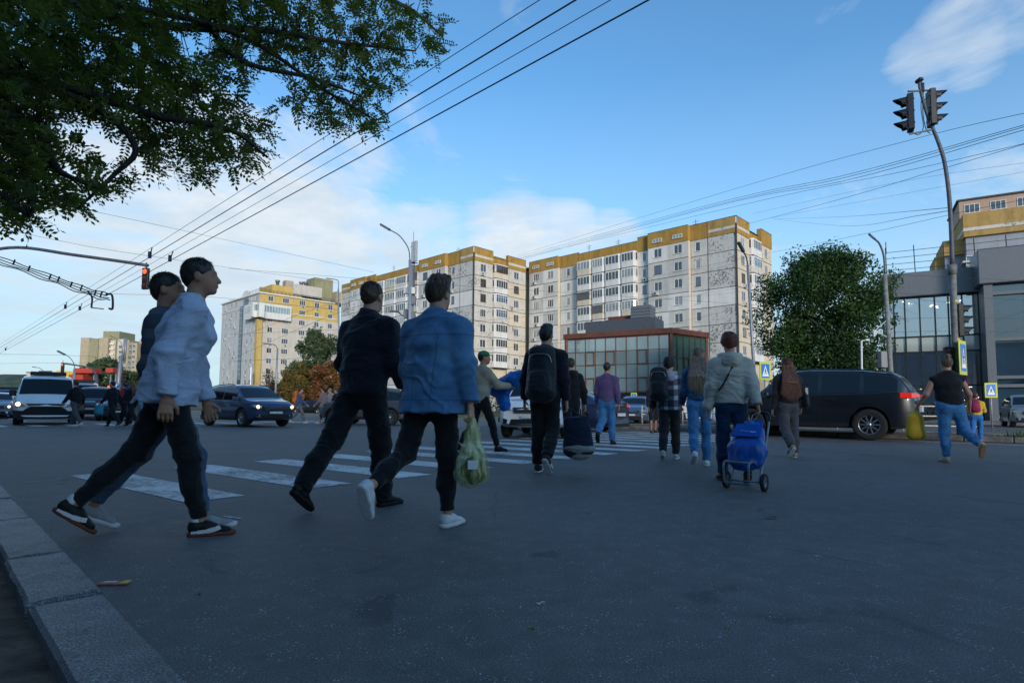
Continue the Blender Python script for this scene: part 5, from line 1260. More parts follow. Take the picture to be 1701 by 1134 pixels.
    B.ball(hp_(0,-.012,.035),A_(.073,.092,.088)*K,k=.02,R=hyaw); B.ball(hp_(0,.03,-.03),A_(.058,.062,.075)*K,k=.03,R=hyaw); B.ball(hp_(0,.065,-.082),A_(.028,.022,.02)*K,k=.02,R=hyaw)
    B.cap(hp_(0,.082,.018),hp_(0,.104,-.022),.009*K,.014*K,k=.012); B.ball(hp_(0,.088,-.052),A_(.024,.012,.010)*K,k=.008,R=hyaw)
    B.cap(hp_(-.035,.077,.035),hp_(.035,.077,.035),.012*K,.012*K,k=.015)
    for s in (-1,1):
        B.ball(hp_(s*.076,-.008,-.002),A_(.010,.020,.032)*K,k=.008,R=hyaw); B.ball(hp_(s*.033,.092,.012),.012*K,sub=True); B.ball(hp_(s*.033,.080,.012),.012*K,k=.003)
    for s,n in ((-1,'L'),(1,'R')):
        B.cap(J['sh'+n],J['el'+n],g(.046),g(.037),k=.04); B.cap(J['el'+n],J['wr'+n],g(.037),g(.024),k=.03)
        B.cap(J['hip'+n],J['kn'+n],g(.070),g(.040),k=.03); B.cap(J['kn'+n],(J['kn'+n]*.65+J['an'+n]*.35)-A_(0,.012,0)*K,g(.040),g(.044),k=.02); B.cap(J['kn'+n]*.65+J['an'+n]*.35-A_(0,.012,0)*K,J['an'+n],g(.044),g(.030),k=.02)
        B.cap(J['an'+n]-J['fu'+n]*.02*K,J['an'+n]+J['fd'+n]*.11*K-J['fu'+n]*.055*K,g(.027),g(.014),k=.01)
    # hands: palm, five fingers, thumb
    hcell = max(.0045,min(.012,.0011*d_cam)); HS = None if hcell >= B.c-.0005 else []
    for s,n in ((-1,'L'),(1,'R')):
        HB = B if HS is None else SDF(hcell)
        if HS is not None: HS.append(HB)
        wr = J['wr'+n]; d = J['hd'+n]; grip = P['g'+n]
        inn = A_(-s,0,0); inn = inn-d*np.dot(inn,d); inn /= np.linalg.norm(inn); fw = np.cross(d,inn)*(-s)
        if fw[1] < 0: fw = -fw
        HB.cap(wr-d*.02*K,wr+d*.02*K,(.026*K,.022*K),(.026*K,.018*K),tuple(fw),k=.012)
        HB.cap(wr+d*.02*K,wr+d*.085*K,(.030*K,.016*K),(.040*K,.014*K),tuple(fw),k=.012)
        for i,(o,l) in enumerate(((-.033,.058),(-.012,.072),(.010,.078),(.031,.070))):
            base = wr+d*.088*K+fw*o*K; cu = .35+.9*grip*(1.1-.08*i) if False else (.3+1.0*(grip-0.6 if grip>.6 else 0)*1.6)
            p = base; dd = d.copy(); L_ = l*K
            for j,fr in enumerate((.45,.32,.23)):
                ang = (.25,.45,.35)[j]*(.6+1.9*(grip-.5)); 
                axis = fw; dd = dd*math.cos(ang)+np.cross(axis,dd)*math.sin(ang)*(1 if np.dot(np.cross(axis,d),inn)>0 else -1)
                q = p+dd*L_*fr; HB.cap(p,q,(.0092-.0007*j)*K,(.0086-.0007*j)*K,k=.003); p = q
        t0 = wr+d*.03*K+fw*.028*K; td = d*.7+fw*.62+inn*.35; td /= np.linalg.norm(td); t1 = t0+td*.045*K; td2 = d*.85+fw*.1+inn*.5*min(grip,1.4); td2 /= np.linalg.norm(td2); HB.cap(t0,t1,.014*K,.011*K,k=.010); HB.cap(t1,t1+td2*.032*K,.0105*K,.0085*K,k=.004)
    body = B.mesh('body',sk,root)
    for q in (HS or []): q.mesh('hand',sk,body)
    J['hp_'] = hp_; J['K'] = K; J['hyaw'] = hyaw; J['b'] = b; J['c'] = c
    # --- trousers
    if bottom:
        st = bottom; T = SDF(c); e = .012
        kw, aw = {'slim':(.062,.044),'straight':(.070,.062),'flare':(.072,.098),'wide':(.080,.080),'jog':(.078,.058),'shorts':(.085,.085),'skirt':(.1,.1)}[st['fit']]
        T.cap(J['waist']-A_(0,0,.05*K),J['pel']-A_(0,.0,.05*K),(g(.138),g(.098)),(g(.152),g(.115)),side,k=.05,fa=True)
        for s in (-1,1): T.ball(J['pel']+A_(s*.06,-.045,-.06)*K,g(.072),k=.05)
        for s,n in ((-1,'L'),(1,'R')):
            hp2 = J['hip'+n]; kn = J['kn'+n]; an = J['an'+n]; md = kn*.5+an*.5-A_(0,.012,0)*K
            T.cap(hp2,kn,g(.094),g(kw+.006),k=.05)
            if st['fit'] != 'shorts':
                end = an+(kn-an)*st.get('hem',.04)
                T.cap(kn,md,g(kw+.004),g((kw+aw)/2+.006),k=.04); T.cap(md,end,g((kw+aw)/2+.006),g(aw),k=.03,fb=True)
        T.mesh('trousers' if st['fit']!='shorts' else 'shorts',st['m'],root,noise=[(st.get('fold',.006),(9,9,16),3),(.003,(24,24,34),4),(-.009,(5,5,9),16)])
    # --- shoes
    if shoes:
        sc = max(.005,min(c,.012))
        for s,n in ((-1,'L'),(1,'R')):
            a, fd, fu = J['an'+n], J['fd'+n], J['fu'+n]; Q = lambda f,u,x=0: a+(fd*f+fu*u+A_(x,0,0))*K
            U_ = SDF(sc); U_.cap(Q(-.028,-.028),Q(.04,-.030),(.038*K,.038*K),(.040*K,.038*K),side,k=.03); U_.cap(Q(.04,-.030),Q(.150,-.050),(.039*K,.034*K),(.040*K,.021*K),side,k=.03)
            U_.cap(Q(-.02,-.01),Q(-.018,.03 if shoes.get('high') else .008),.037*K,.036*K,k=.02,fb=True)
            so = U_.mesh('shoe',shoes['m'],root,cuts=[(Q(0,-.064),-fu)])
            SO = SDF(sc); w_ = .047*K; SO.cap(Q(-.030,-.050),Q(.06,-.050),(.040*K,.06*K),(.043*K,.06*K),side,k=.02); SO.cap(Q(.06,-.050),Q(.158,-.050),(.045*K,.06*K),(.042*K,.06*K),side,k=.02)
            SO.mesh('sole',shoes.get('sole',shoes['m']),so,cuts=[(Q(0,-.079),-fu),(Q(0,-.079+shoes.get('st',.026)),fu)])
            if shoes.get('stripe'):
                for sx in (-1,1):
                    mb = MB()
                    if shoes['stripe'][0] == 'three':
                        for k in range(3): mb.bar(Q(.045+k*.028,-.022,sx*.040),Q(.062+k*.028,-.058,sx*.046),.010*K,.006*K)
                    else:
                        pts = [Q(-.045,-.052,sx*.040),Q(-.01,-.050,sx*.044),Q(.04,-.046,sx*.047),Q(.085,-.036,sx*.047),Q(.11,-.026,sx*.040)]
                        for k in range(4): mb.bar(pts[k],pts[k+1],.006*K,(.014+.006*min(k,2))*K)
                    mb.build('side_stripe',shoes['stripe'][1],so)
            if shoes.get('sock'):
                SS = SDF(sc); SS.cap(Q(-.018,0),Q(-.018,.03)+0*fu,.034*K,.034*K); SS.mesh('sock',shoes['sock'],root)
    # --- top
    if top:
        T = SDF(c); e = top.get('ease',.02); hem = top.get('hem',-.06)
        low_ = J['pel']+A_(0,0,hem*K); wd = top.get('wide',0.0)
        T.cap(low_,J['waist'],(g(.142+wd+e*.6),g(.112+wd*.6+e*.8)),(g(.134+wd*.6+e),g(.098+e)),side,k=.04,fa=True)
        T.cap(J['waist'],J['chest'],(g(.134+wd*.6+e),g(.098+e)),(g(.158+e),g(.112+e)),side,k=.05)
        T.cap(J['chest'],J['neck']-A_(0,.01,.05*K),(g(.158+e),g(.112+e)),(g(.135),g(.075)),shaxis,k=.05)
        T.cap(J['shL'],J['neck']-A_(0,.005,.03*K),g(.050+e*.5),g(.058+e*.4),k=.05); T.cap(J['shR'],J['neck']-A_(0,.005,.03*K),g(.050+e*.5),g(.058+e*.4),k=.05); T.cap(J['neck']-A_(0,0,.05*K),J['neck']+A_(0,.012,top.get('collar',.02)*K),g(.075),g(.062),k=.03,fb=True)
        if not top.get('sleeveless'):
            for n in 'LR':
                wr = J['wr'+n]; el = J['el'+n]; en = wr+(el-wr)*top.get('cuff',.04)
                T.cap(J['sh'+n],el,g(.054+e*.6),g(.048+e*.6),k=.05); 
                if not top.get('short'): T.cap(el,en,g(.050+e*.6),g(.036+e*.5),k=.03,fb=True)
        fo = top.get('fold',.010)
        tp = T.mesh(top.get('name','jacket'),top['m'],root,noise=[(fo*.7,(6,6,13),5),(fo*.4,(17,17,26),6),(-fo*.9,(3.5,3.5,7.5),15)])
        J['top'] = tp
        if top.get('hood'):
            h = SDF(c); bk = J['neck']+A_(0,-.05,-.0)*K
            h.cap(bk+A_(-.10,.05,.0)*K,bk+A_(0,-.055,-.03)*K,(g(.045),g(.05)),(g(.055),g(.065)),side,k=.05); h.cap(bk+A_(.10,.05,.0)*K,bk+A_(0,-.055,-.03)*K,(g(.045),g(.05)),(g(.055),g(.065)),side,k=.05)
            h.ball(bk+A_(0,-.055,-.07)*K,A_(.11,.040,.09)*b,k=.06); h.mesh('hood',top['hood'],tp,noise=[(.008,(12,12,16),8)])
    # --- hair
    if hair:
        hm = hair['m']; Hc = SDF(max(.006,c*.8)); st = hair['style']
        Hc.ball(hp_(0,-.019,.046),A_(.0795,.096,.087)*K,R=hyaw,k=.02); Hc.ball(hp_(0,-.058,.010),A_(.062,.050,.074)*K,R=hyaw,k=.03)
        Hc.ball(hp_(0,.085,-.025),A_(.085,.066,.080)*K,R=hyaw,sub=True); Hc.ball(hp_(0,.03,-.05),A_(.10,.045,.055)*K,R=hyaw,sub=True)
        if st == 'tall': Hc.cap(hp_(-.03,.03,.10),hp_(.03,.05,.125),.045*K,.035*K,k=.04); Hc.cap(hp_(0,-.03,.11),hp_(0,.05,.135),.045*K,.03*K,k=.04)
        if st == 'bun': Hc.ball(hp_(0,-.06,.135),A_(.045,.045,.04)*K,k=.02)
        if st == 'bob': 
            for s in (-1,1): Hc.cap(hp_(s*.058,-.02,.04),hp_(s*.062,-.035,-.055),.042*K,.034*K,k=.03)
            Hc.cap(hp_(0,-.065,.03),hp_(0,-.075,-.065),.060*K,.045*K,k=.03)
        if st == 'fluff':
            for k in range(46):
                zz = 1-k/26; a = k*2.4; r_ = math.sqrt(max(0,1-zz*zz)); x_, y_, z_ = .068*r_*math.cos(a), -.018+.082*r_*math.sin(a), .040+.080*zz
                if y_ > .03 and z_ < .075: continue
                Hc.ball(hp_(x_,y_,z_),(.030+.008*math.sin(k*5.1))*K,k=.012)
        if st == 'long':
            L_ = hair.get('len',.40); rs = random.Random(len(label))
            for k in range(11):
                x = -.085+.017*k; w_ = 1-abs(x)/.13; p0 = hp_(x*.8,-.055,.03); p1 = hp_(x,-.10-.01*w_,-.14); p2 = J['neck']+A_(x*1.25+rs.uniform(-.02,.02)+hair.get('sway',0),-.145-.02*w_,-.16)*K; p3 = J['neck']+A_(x*1.3+rs.uniform(-.03,.03)+hair.get('sway',0)*1.6,-.14-.015*w_,-.05-L_+rs.uniform(-.05,.05)+abs(x)*.8)*K
                Hc.cap(p0,p1,.030*K,.028*K,k=.018); Hc.cap(p1,p2,.028*K,.024*K,k=.014); Hc.cap(p2,p3,.024*K,.010*K,k=.010)
        ho_ = Hc.mesh('hair',hm,root,noise=[(.010,(55,55,9),9),(.004,(90,90,30),10)] if st != 'short' else [(.005,(70,70,70),9)])
    if hair and d_cam < 13:
        rs = np.random.RandomState(int(H*1000)+len(label)); VS_ = []; FS_ = []; up_ = {'tall':.035,'bun':-.02}.get(st,0)
        n_st = 2600 if d_cam < 6 else 1300
        for k in range(n_st):
            v = rs.normal(size=3); v /= np.linalg.norm(v)
            if v[2] < -.55 or (v[1] > .15 and v[2] < .45): continue
            if hat and v[2] > -.05: continue
            sc_ = {'fluff':1.22,'long':1.1}.get(st,1.0)
            loc_ = np.array([0,-.019,.046])+v*np.array([.0775,.093,.085])*sc_*(1 if st != 'short' else .99)
            if st == 'bun': fl = np.array([0,-.06,.135])-loc_
            elif st == 'tall' and v[2] > .5: fl = np.array([.2*v[0],.9,.55])
            elif v[2] > .6: fl = np.array([v[0]*.6,.25+v[1],-.1])
            else: fl = np.array([v[0]*.2,-.35 if v[1]<0 else .1,-1.0])
            fl = fl/np.linalg.norm(fl); fl = fl-v*np.dot(fl,v)*.9+v*rs.uniform(.10,.42)+rs.normal(0,.18,3); fl /= np.linalg.norm(fl)
            L_ = rs.uniform(.016,.034)*(1.5 if st in ('tall','fluff') else 1); w_ = np.cross(fl,v); w_ /= np.linalg.norm(w_)+1e-9
            a_ = hp_(*loc_); b_ = hp_(*(loc_+fl*L_*.5)); e_ = hp_(*(loc_+fl*L_-v*.004)); ww = (hyaw @ w_)*.0016*K*(1+d_cam*.08); i = len(VS_)
            VS_ += [a_-ww,a_+ww,b_+ww*.9,b_-ww*.9,e_+ww*.15,e_-ww*.15]; FS_ += [(i,i+1,i+2,i+3),(i+3,i+2,i+4,i+5)]
        if st == 'long':
            Lh = hair.get('len',.40)
            for k in range(900):
                x = rs.uniform(-.10,.10); p1 = hp_(x,-.105-.02*rs.rand(),-.12+rs.uniform(-.04,.10)); x2 = x*1.35+rs.normal(0,.015)
                p2 = J['neck']+A_(x2,-.155-.03*rs.rand(),-.16)*K; p3 = J['neck']+A_(x2*1.1+rs.normal(0,.02),-.150-.03*rs.rand(),-.06-Lh+rs.uniform(-.10,.06)+abs(x)*.9)*K; ww = A_(.0022,0,0)*K; i = len(VS_)
                VS_ += [p1-ww,p1+ww,p2+ww,p2-ww,p3+ww*.3,p3-ww*.3]; FS_ += [(i,i+1,i+2,i+3),(i+3,i+2,i+4,i+5)]
        npmesh('hair_strands',np.array(VS_),np.array(FS_),hm,ho_,smooth=False)
    if hat:
        c0 = SDF(max(.006,c*.8)); c0.ball(hp_(0,-.012,.055),A_(.086,.103,.078)*K,R=hyaw,k=.01); ho = c0.mesh('cap',hat['m'],root,cuts=[(hp_(0,0,.045),hyaw @ A_(0,0,-1))])
        br = MB(); n = 12; vs = []
        for k in range(n+1):
            a = math.pi*k/n; vs.append(tuple(hp_(.078*math.cos(a),.05,.055))); vs.append(tuple(hp_(.072*math.cos(a),.075+.085*math.sin(a),.045+.012*math.sin(a))))
        br.add(vs,[(2*k,2*k+1,2*k+3,2*k+2) for k in range(n)]); br.build('cap_brim',hat['m'],ho)
    if extras: extras(root, J, K, A_, c)
    return root, J
def w2(root, p):
    M_ = Matrix.Rotation(root.rotation_euler.z,3,'Z'); return M_ @ Vector(p) + root.location
DEN1 = fabric('denim_mid',(0.06,0.15,0.28),var=.3,vs=9); DEN2 = fabric('denim_dark',(0.012,0.024,0.05),var=.25,vs=9); DEN3 = fabric('denim_blue',(0.045,0.17,0.36),var=.28,vs=9)
BLK = fabric('cloth_black',(0.008,0.009,0.012),var=.2); BLK2 = fabric('cloth_navy_black',(0.007,0.010,0.018),var=.2)
WHT = fabric('sneaker_white',(0.62,0.62,0.64),sheen=0,var=.05,rough=.6); GRYS = fabric('sneaker_grey',(0.30,0.30,0.31),sheen=0,var=.15,rough=.7); GUM = fabric('sole_gum',(0.17,0.055,0.035),sheen=0); SBLK = fabric('shoe_black',(0.012,0.012,0.014),sheen=0,rough=.5)
HB_ = hairm('brown',(0.035,0.018,0.010),(0.10,0.05,0.028)); HD_ = hairm('dark',(0.010,0.008,0.008),(0.035,0.025,0.02)); HR_ = hairm('auburn',(0.07,0.022,0.012),(0.17,0.055,0.03)); HBL = hairm('ash',(0.10,0.075,0.05),(0.28,0.22,0.17)); HRD = hairm('redbrown',(0.10,0.028,0.016),(0.24,0.075,0.04))
SHIRT = fabric('shirt_pale_blue',(0.40,0.46,0.60),var=.10,vs=6); JEANJ = fabric('denim_jacket_far',(0.04,0.15,0.32),var=.35,vs=7)
GP = 'people crossing the road'
def denim_seams():
    m = bpy.data.materials.new('denim_jacket'); m.use_nodes = True; t = m.node_tree; b = t.nodes['Principled BSDF']
    src = N(t,'ShaderNodeTexCoord').outputs['Object']; sp = N(t,'ShaderNodeSeparateXYZ'); Lk(t,src,sp.inputs[0])
    n = N(t,'ShaderNodeTexNoise', inp={2:5.0,3:6.0,4:.7}); Lk(t,src,n.inputs[0]); n2 = N(t,'ShaderNodeTexNoise', inp={2:240.0,3:2.0}); Lk(t,src,n2.inputs[0])
    base = Ramp(t,n.outputs[0],[(.32,(0.035,0.11,0.22)),(.5,(0.06,0.165,0.31)),(.70,(0.12,0.25,0.40))])
    def line(sock,v,w): return Mth(t,'LESS_THAN',Mth(t,'ABSOLUTE',Mth(t,'SUBTRACT',sock,v)),w)
    ax = Mth(t,'ABSOLUTE',sp.outputs[0])
    k = line(sp.outputs[2],1.28,.004)
    for q in (line(sp.outputs[2],.845,.004), Mth(t,'MULTIPLY',line(Mth(t,'ADD',ax,Mth(t,'MULTIPLY',sp.outputs[2],-.06)),.02,.004),Mth(t,'LESS_THAN',sp.outputs[2],1.28)), line(sp.outputs[2],1.395,.003)): k = Mth(t,'MAXIMUM',k,q)
    x = N(t,'ShaderNodeMix',data_type='RGBA',inp={7:(0.012,0.04,0.10,1)}); Lk(t,Mth(t,'MULTIPLY',k,.5),x.inputs[0]); Lk(t,base,x.inputs[6]); Lk(t,x.outputs[2],b.inputs['Base Color']); b.inputs['Roughness'].default_value = .9; b.inputs['Sheen Weight'].default_value = .15
    bp = N(t,'ShaderNodeBump', inp={0:.5,1:.004}); Lk(t,Mth(t,'SUBTRACT',n2.outputs[0],k),bp.inputs['Height']); Lk(t,bp.outputs[0],b.inputs['Normal']); return m
def shoulder_bag(colr, side, size=(.16,.30,.24), z=-.02, nm='shoulder_bag'): pass
# ---- front left: pale shirt, black trousers, leaning forward
f = G(352,888)
p1, J1 = person('person in a pale blue shirt and black trousers striding right, black sneakers with white stripe', f, 62, 1.79,
  dict(hR=17,kR=6,fR=0,hL=-22,kL=22,fL=-38,lean=13,sL=4,sR=-22,eL=14,eR=22,aL=6,aR=14,hy=10,hp=-4,side=0),
  top=dict(m=SHIRT,ease=.045,hem=-.12,wide=.045,fold=.014,name='shirt',collar=.03), bottom=dict(m=BLK,fit='slim',hem=.06), shoes=dict(m=SBLK,sole=GUM,st=.024,stripe=('form',WHT),sock=WHT), hair=dict(m=HD_,style='short'), tone='b', group=GP, anchor='R')
# ---- behind him: dark patterned shirt, jeans, grey sneakers
f = G(160,884)
def bag2(root,J,K,A_,c):
    B = SDF(.012); q = J['pel']+A_(-.16,-.05,.0)*K; B.cap(q+A_(-.02,-.10,.06)*K,q+A_(-.02,.10,.02)*K,(.05,.11),(.05,.11),(1,0,0),k=.02); o = B.mesh('waist_bag',BLK,None,noise=[(.008,(8,8,8),4)])
    o.location = root.location; o.rotation_euler = root.rotation_euler; tag(o,'black soft bag hanging at the hip of the person in the dark patterned shirt','bag')
p2, J2 = person('person in dark banded shirt and grey sneakers, half hidden behind the pale shirt', f, 70, 1.70,
  dict(hL=-25,kL=12,fL=-24,hR=24,kR=14,fR=8,lean=-4,sR=-5,sL=-26,eL=25,eR=30,aL=12,aR=8,hy=8,hp=-4),
  top=dict(m=plaid('shirt_banded',(0.035,0.045,0.065),(0.20,0.24,0.32),5.0,.16,.62),ease=.035,hem=-.06,wide=.02,name='shirt',fold=.012), bottom=dict(m=fabric('denim_faded',(0.05,0.09,0.16),var=.3),fit='slim',hem=.10), shoes=dict(m=GRYS,sole=WHT,st=.03), hair=dict(m=HD_,style='short'), tone='b', group=GP, anchor='L', extras=bag2)
# ---- man in black
f = G(648,838)
p3, J3 = person('man all in black, jacket, trousers and shoes, walking away left of the denim jacket', f, 28, 1.85,
  dict(hR=15,kR=8,fR=0,hL=-24,kL=14,fL=-38,oL=5,lean=6,sL=10,sR=4,eL=38,eR=48,aL=20,aR=14,iL=30,iR=25,hy=-6),
  top=dict(m=BLK2,ease=.035,hem=-.08,wide=.02,collar=.055,fold=.012), bottom=dict(m=BLK,fit='straight',hem=-.02), shoes=dict(m=SBLK,sole=SBLK,st=.03), hair=dict(m=HB_,style='short'), tone='a', group=GP, build=1.08, anchor='R')
# ---- denim jacket
JJ = denim_seams()
f = G(752,872)
p4, J4 = person('person in a loose blue denim jacket, black leggings and white sneakers, seen from behind', f, 22, 1.70,
  dict(hR=7,kR=5,fR=0,hL=-15,kL=48,fL=-62,oL=7,lean=4,sL=12,sR=-8,eL=30,eR=10,aL=14,aR=15,gR=1.5,hy=8),
  top=dict(m=JJ,ease=.045,hem=-.15,wide=.065,collar=.05,fold=.016), bottom=dict(m=BLK,fit='slim',hem=.10), shoes=dict(m=WHT,sole=WHT,st=.03), hair=dict(m=HB_,style='tall'), tone='a', group=GP, build=1.06, anchor='R')
# ------------------------------------------------------------------ carried things and the rest of the walkers
def soft(name, label, cat, root, prims, m, cell=.012, noise=None, cuts=(), par=None, group=None):
    """free-standing soft thing in the carrier's frame, built as its own top-level object"""
    B = SDF(cell)
    for q in prims:
        if q[0] == 'c': B.cap(*q[1:5],**(q[5] if len(q) > 5 else {}))
        else: B.ball(*q[1:3],**(q[3] if len(q) > 3 else {}))
    o = B.mesh(name,m,par,noise=noise,cuts=cuts)
    if par is None and root is not None: o.location = root.location; o.rotation_euler = root.rotation_euler
    if label: tag(o,label,cat,group)
    return o
A3 = lambda *q: np.array(q,float)
# thin yellow green bag in the right hand of the denim jacket
BAG = bpy.data.materials.new('thin_plastic_bag'); BAG.use_nodes = True; t = BAG.node_tree; b_ = t.nodes['Principled BSDF']
src = N(t,'ShaderNodeTexCoord').outputs['Object']; mp = N(t,'ShaderNodeMapping'); mp.inputs['Scale'].default_value = (38,38,5); Lk(t,src,mp.inputs[0]); n = N(t,'ShaderNodeTexNoise', inp={2:1.0,3:3.0}); Lk(t,mp.outputs[0],n.inputs[0])
Lk(t,Ramp(t,n.outputs[0],[(.35,(0.34,0.38,0.10)),(.65,(0.72,0.74,0.36))]),b_.inputs['Base Color']); b_.inputs['Roughness'].default_value = .25; Lk(t,Ramp(t,n.outputs[0],[(.3,.25),(.7,.70)]),b_.inputs['Alpha'])
bp = N(t,'ShaderNodeBump', inp={0:.8,1:.02}); Lk(t,n.outputs[0],bp.inputs['Height']); Lk(t,bp.outputs[0],b_.inputs['Normal'])
h = J4['wrR']+J4['hdR']*.10*J4['K']; B = SDF(.009)
z = A3(0,0,1.0)
B.cap(h-z*.01,h-z*.10,.020,.035,k=.02); B.cap(h-z*.08,h-z*.26,(.035,.035),(.085,.075),k=.05); B.cap(h-z*.25,h-z*.35,(.085,.075),(.115,.095),k=.05)
bag = B.mesh('thin_bag',BAG,None,noise=[(.012,(22,22,5),12),(.006,(50,50,9),13)]); bag.location = root4l = p4.location; bag.rotation_euler = p4.rotation_euler
tag(bag,'thin yellow green plastic bag hanging from the right hand of the denim jacket','plastic bag')
B = SDF(.01); B.ball(h-z*.355,A3(.098,.080,.070),k=.02); B.ball(h-z*.29+A3(.02,0,0),A3(.062,.055,.05),k=.03); c_ = B.mesh('contents',fabric('dark_contents',(0.015,0.016,0.016)),bag)
mb = MB(); mb.box(Vector(h-z*.29)+Vector((.05,-.083,0)),(.06,.02,.055),rz=.3); mb.build('paper_label',M['signw'],bag)
mb = MB()
for s in (-1,1): mb.tube(smoothpath([Vector(h-z*.14)+Vector((s*.03,0,0)),Vector(h-z*.02)+Vector((s*.028,0,0)),Vector(h+z*.012)],4),.008,5)
mb.build('handle',BAG,bag)
# --- green cap, beige jacket, carrying a blue bundle
KA = fabric('cloth_khaki',(0.34,0.29,0.23)); GC_ = fabric('cap_green',(0.01,0.16,0.07)); NV = fabric('cloth_navy',(0.012,0.02,0.045))
f = G(833,754)
p5, J5 = person('person in a green cap and khaki jacket carrying a big blue sack, black trousers', f, 60, 1.80, dict(hR=24,kR=8,hL=-12,kL=25,fL=-30,lean=4,sR=40,eR=50,aR=8,iR=10,sL=35,eL=60,hy=20),
  top=dict(m=KA,ease=.035,hem=-.08,wide=.01), bottom=dict(m=BLK,fit='slim',hem=.07), shoes=dict(m=SBLK,sole=SBLK,st=.02), hair=dict(m=HD_,style='short'), hat=dict(m=GC_), tone='b', group=GP, anchor='R')
BLU = fabric('sack_blue',(0.006,0.11,0.42),sheen=0,rough=.45,var=.25,vs=7); 
w = (J5['wrL']+J5['wrR'])/2
soft('sack','big crumpled bright blue plastic sack held by the person in the green cap','plastic sack',p5,[('c',w+A3(-.30,-.05,-.05),w+A3(.22,.10,.12),(.13,.16),(.14,.13),dict(k=.08)),('c',w+A3(.18,.08,.10),w+A3(.42,.18,.24),(.13,.12),(.06,.06),dict(k=.08)),('c',w+A3(-.12,.02,-.05),w+A3(-.06,.06,-.36),(.15,.12),(.10,.09),dict(k=.09))],BLU,.014,[(.030,(7,7,9),21),(-.030,(4,4,4),22),(-.014,(9,9,9),23)])
# --- man with backpack
f = G(895,783)
STR = WHT
p6, J6 = person('man in black with a black cap and backpack, dark sneakers with three white stripes', f, 18, 1.84, dict(hL=3,kL=4,hR=2,kR=46,fR=-46,lean=3,sR=-6,sL=-2,eL=20,eR=15,aL=14,aR=10,hy=6),
  top=dict(m=BLK2,ease=.035,hem=-.06,wide=.01,collar=.04), bottom=dict(m=BLK,fit='straight',hem=.06), shoes=dict(m=fabric('sneaker_dark',(0.03,0.03,0.035),sheen=0),sole=WHT,st=.016,stripe=('three',WHT)), hair=dict(m=HD_,style='tall'), tone='a', group=GP, anchor='L', build=1.05)
BKM = fabric('backpack_black',(0.012,0.016,0.022),rough=.5,var=.3)
def backpack(p, J, m, label, sc=1.0, side=0.0, dz=0.0):
    c = J['chest']+A3(side,-.20*J['K'],.02+dz); K = J['K']*sc
    o = soft('backpack',label,'backpack',p,[('c',c+A3(0,0,.20)*K,c+A3(0,-.02,-.20)*K,(.135*K,.075*K),(.16*K,.10*K),dict(k=.04)),('c',c+A3(0,-.09,-.02)*K,c+A3(0,-.10,-.17)*K,(.11*K,.04*K),(.12*K,.05*K),dict(k=.03))],m,.012,[(.010,(9,9,9),31)])
    st = MB()
    for s in (-1,1): st.tube(smoothpath([Vector(c+A3(s*.07,.03,.20)*K),Vector(J['neck']+A3(s*.10,.02,-.005)*K),Vector(J['chest']+A3(s*.12,.14,.06)*K),Vector(J['chest']+A3(s*.13,.10,-.10)*K)],5),.018,6)
    st.build('strap',m,o); z = MB(); z.tube(smoothpath([Vector(c+A3(-.12,-.055,.08)*K),Vector(c+A3(-.08,-.08,.17)*K),Vector(c+A3(.08,-.08,.17)*K),Vector(c+A3(.12,-.055,.08)*K)],5),.005,5); z.build('zip',M['chrome'],o)
    return o
backpack(p6,J6,BKM,'large soft black backpack worn by the man with the black cap',1.18,0,-.13)
# dark blue carrier bag swinging from his right hand
h = J6['wrR']+J6['hdR']*.09*J6['K']
tb_ = soft('carrier_bag','large dark blue carrier bag with pale bottom hanging by the man with the backpack','carrier bag',p6,[('c',h+A3(.10,.02,-.10),h+A3(.14,.04,-.52),(.16,.07),(.20,.09),dict(k=.03,fa=True))],DEN2,.012,[(.012,(9,9,6),33)],)
b_ = soft('bag_bottom',None,None,p6,[('c',h+A3(.14,.04,-.50),h+A3(.14,.04,-.555),(.208,.103),(.16,.08),dict(k=.02))],fabric('canvas_pale',(0.3,0.3,0.28)),.012,par=tb_)
mb = MB(); mb.tube(smoothpath([Vector(h+A3(.0,.02,-.11)),Vector(h+A3(.0,.0,0)),Vector(h+A3(.20,.02,-.11))],6),.012,6); mb.build('handle',DEN2,tb_)
# --- man in black hoodie farther on
f = G(952,748)
p7, J7 = person('man in a black hoodie with short brown hair beside the dark navy saloon', f, -12, 1.74, dict(hR=12,kR=8,hL=-10,kL=20,fL=-25,sR=-12,eR=20,aR=14,sL=15,aL=8,lean=3),
  top=dict(m=BLK,ease=.03,hem=-.04,hood=BLK), bottom=dict(m=BLK2,fit='straight'), shoes=dict(m=SBLK,sole=WHT,st=.02), hair=dict(m=HB_,style='short'), tone='a', group=GP, anchor='R')
# --- purple shirt
f = G(1019,738)
PUR = fabric('shirt_purple',(0.10,0.065,0.16))
p8, J8 = person('man in a plum shirt and washed blue jeans stepping away beyond the zebra stripes', f, 25, 1.84, dict(hR=8,kR=5,hL=-4,kL=48,fL=-48,sR=-8,eR=12,aR=12,aL=10,sL=6,lean=2),
  top=dict(m=PUR,ease=.028,hem=-.04,name='shirt'), bottom=dict(m=DEN3,fit='straight',hem=.05), shoes=dict(m=SBLK,sole=SBLK,st=.018), hair=dict(m=HD_,style='short'), tone='b', group=GP, anchor='R', build=1.03)
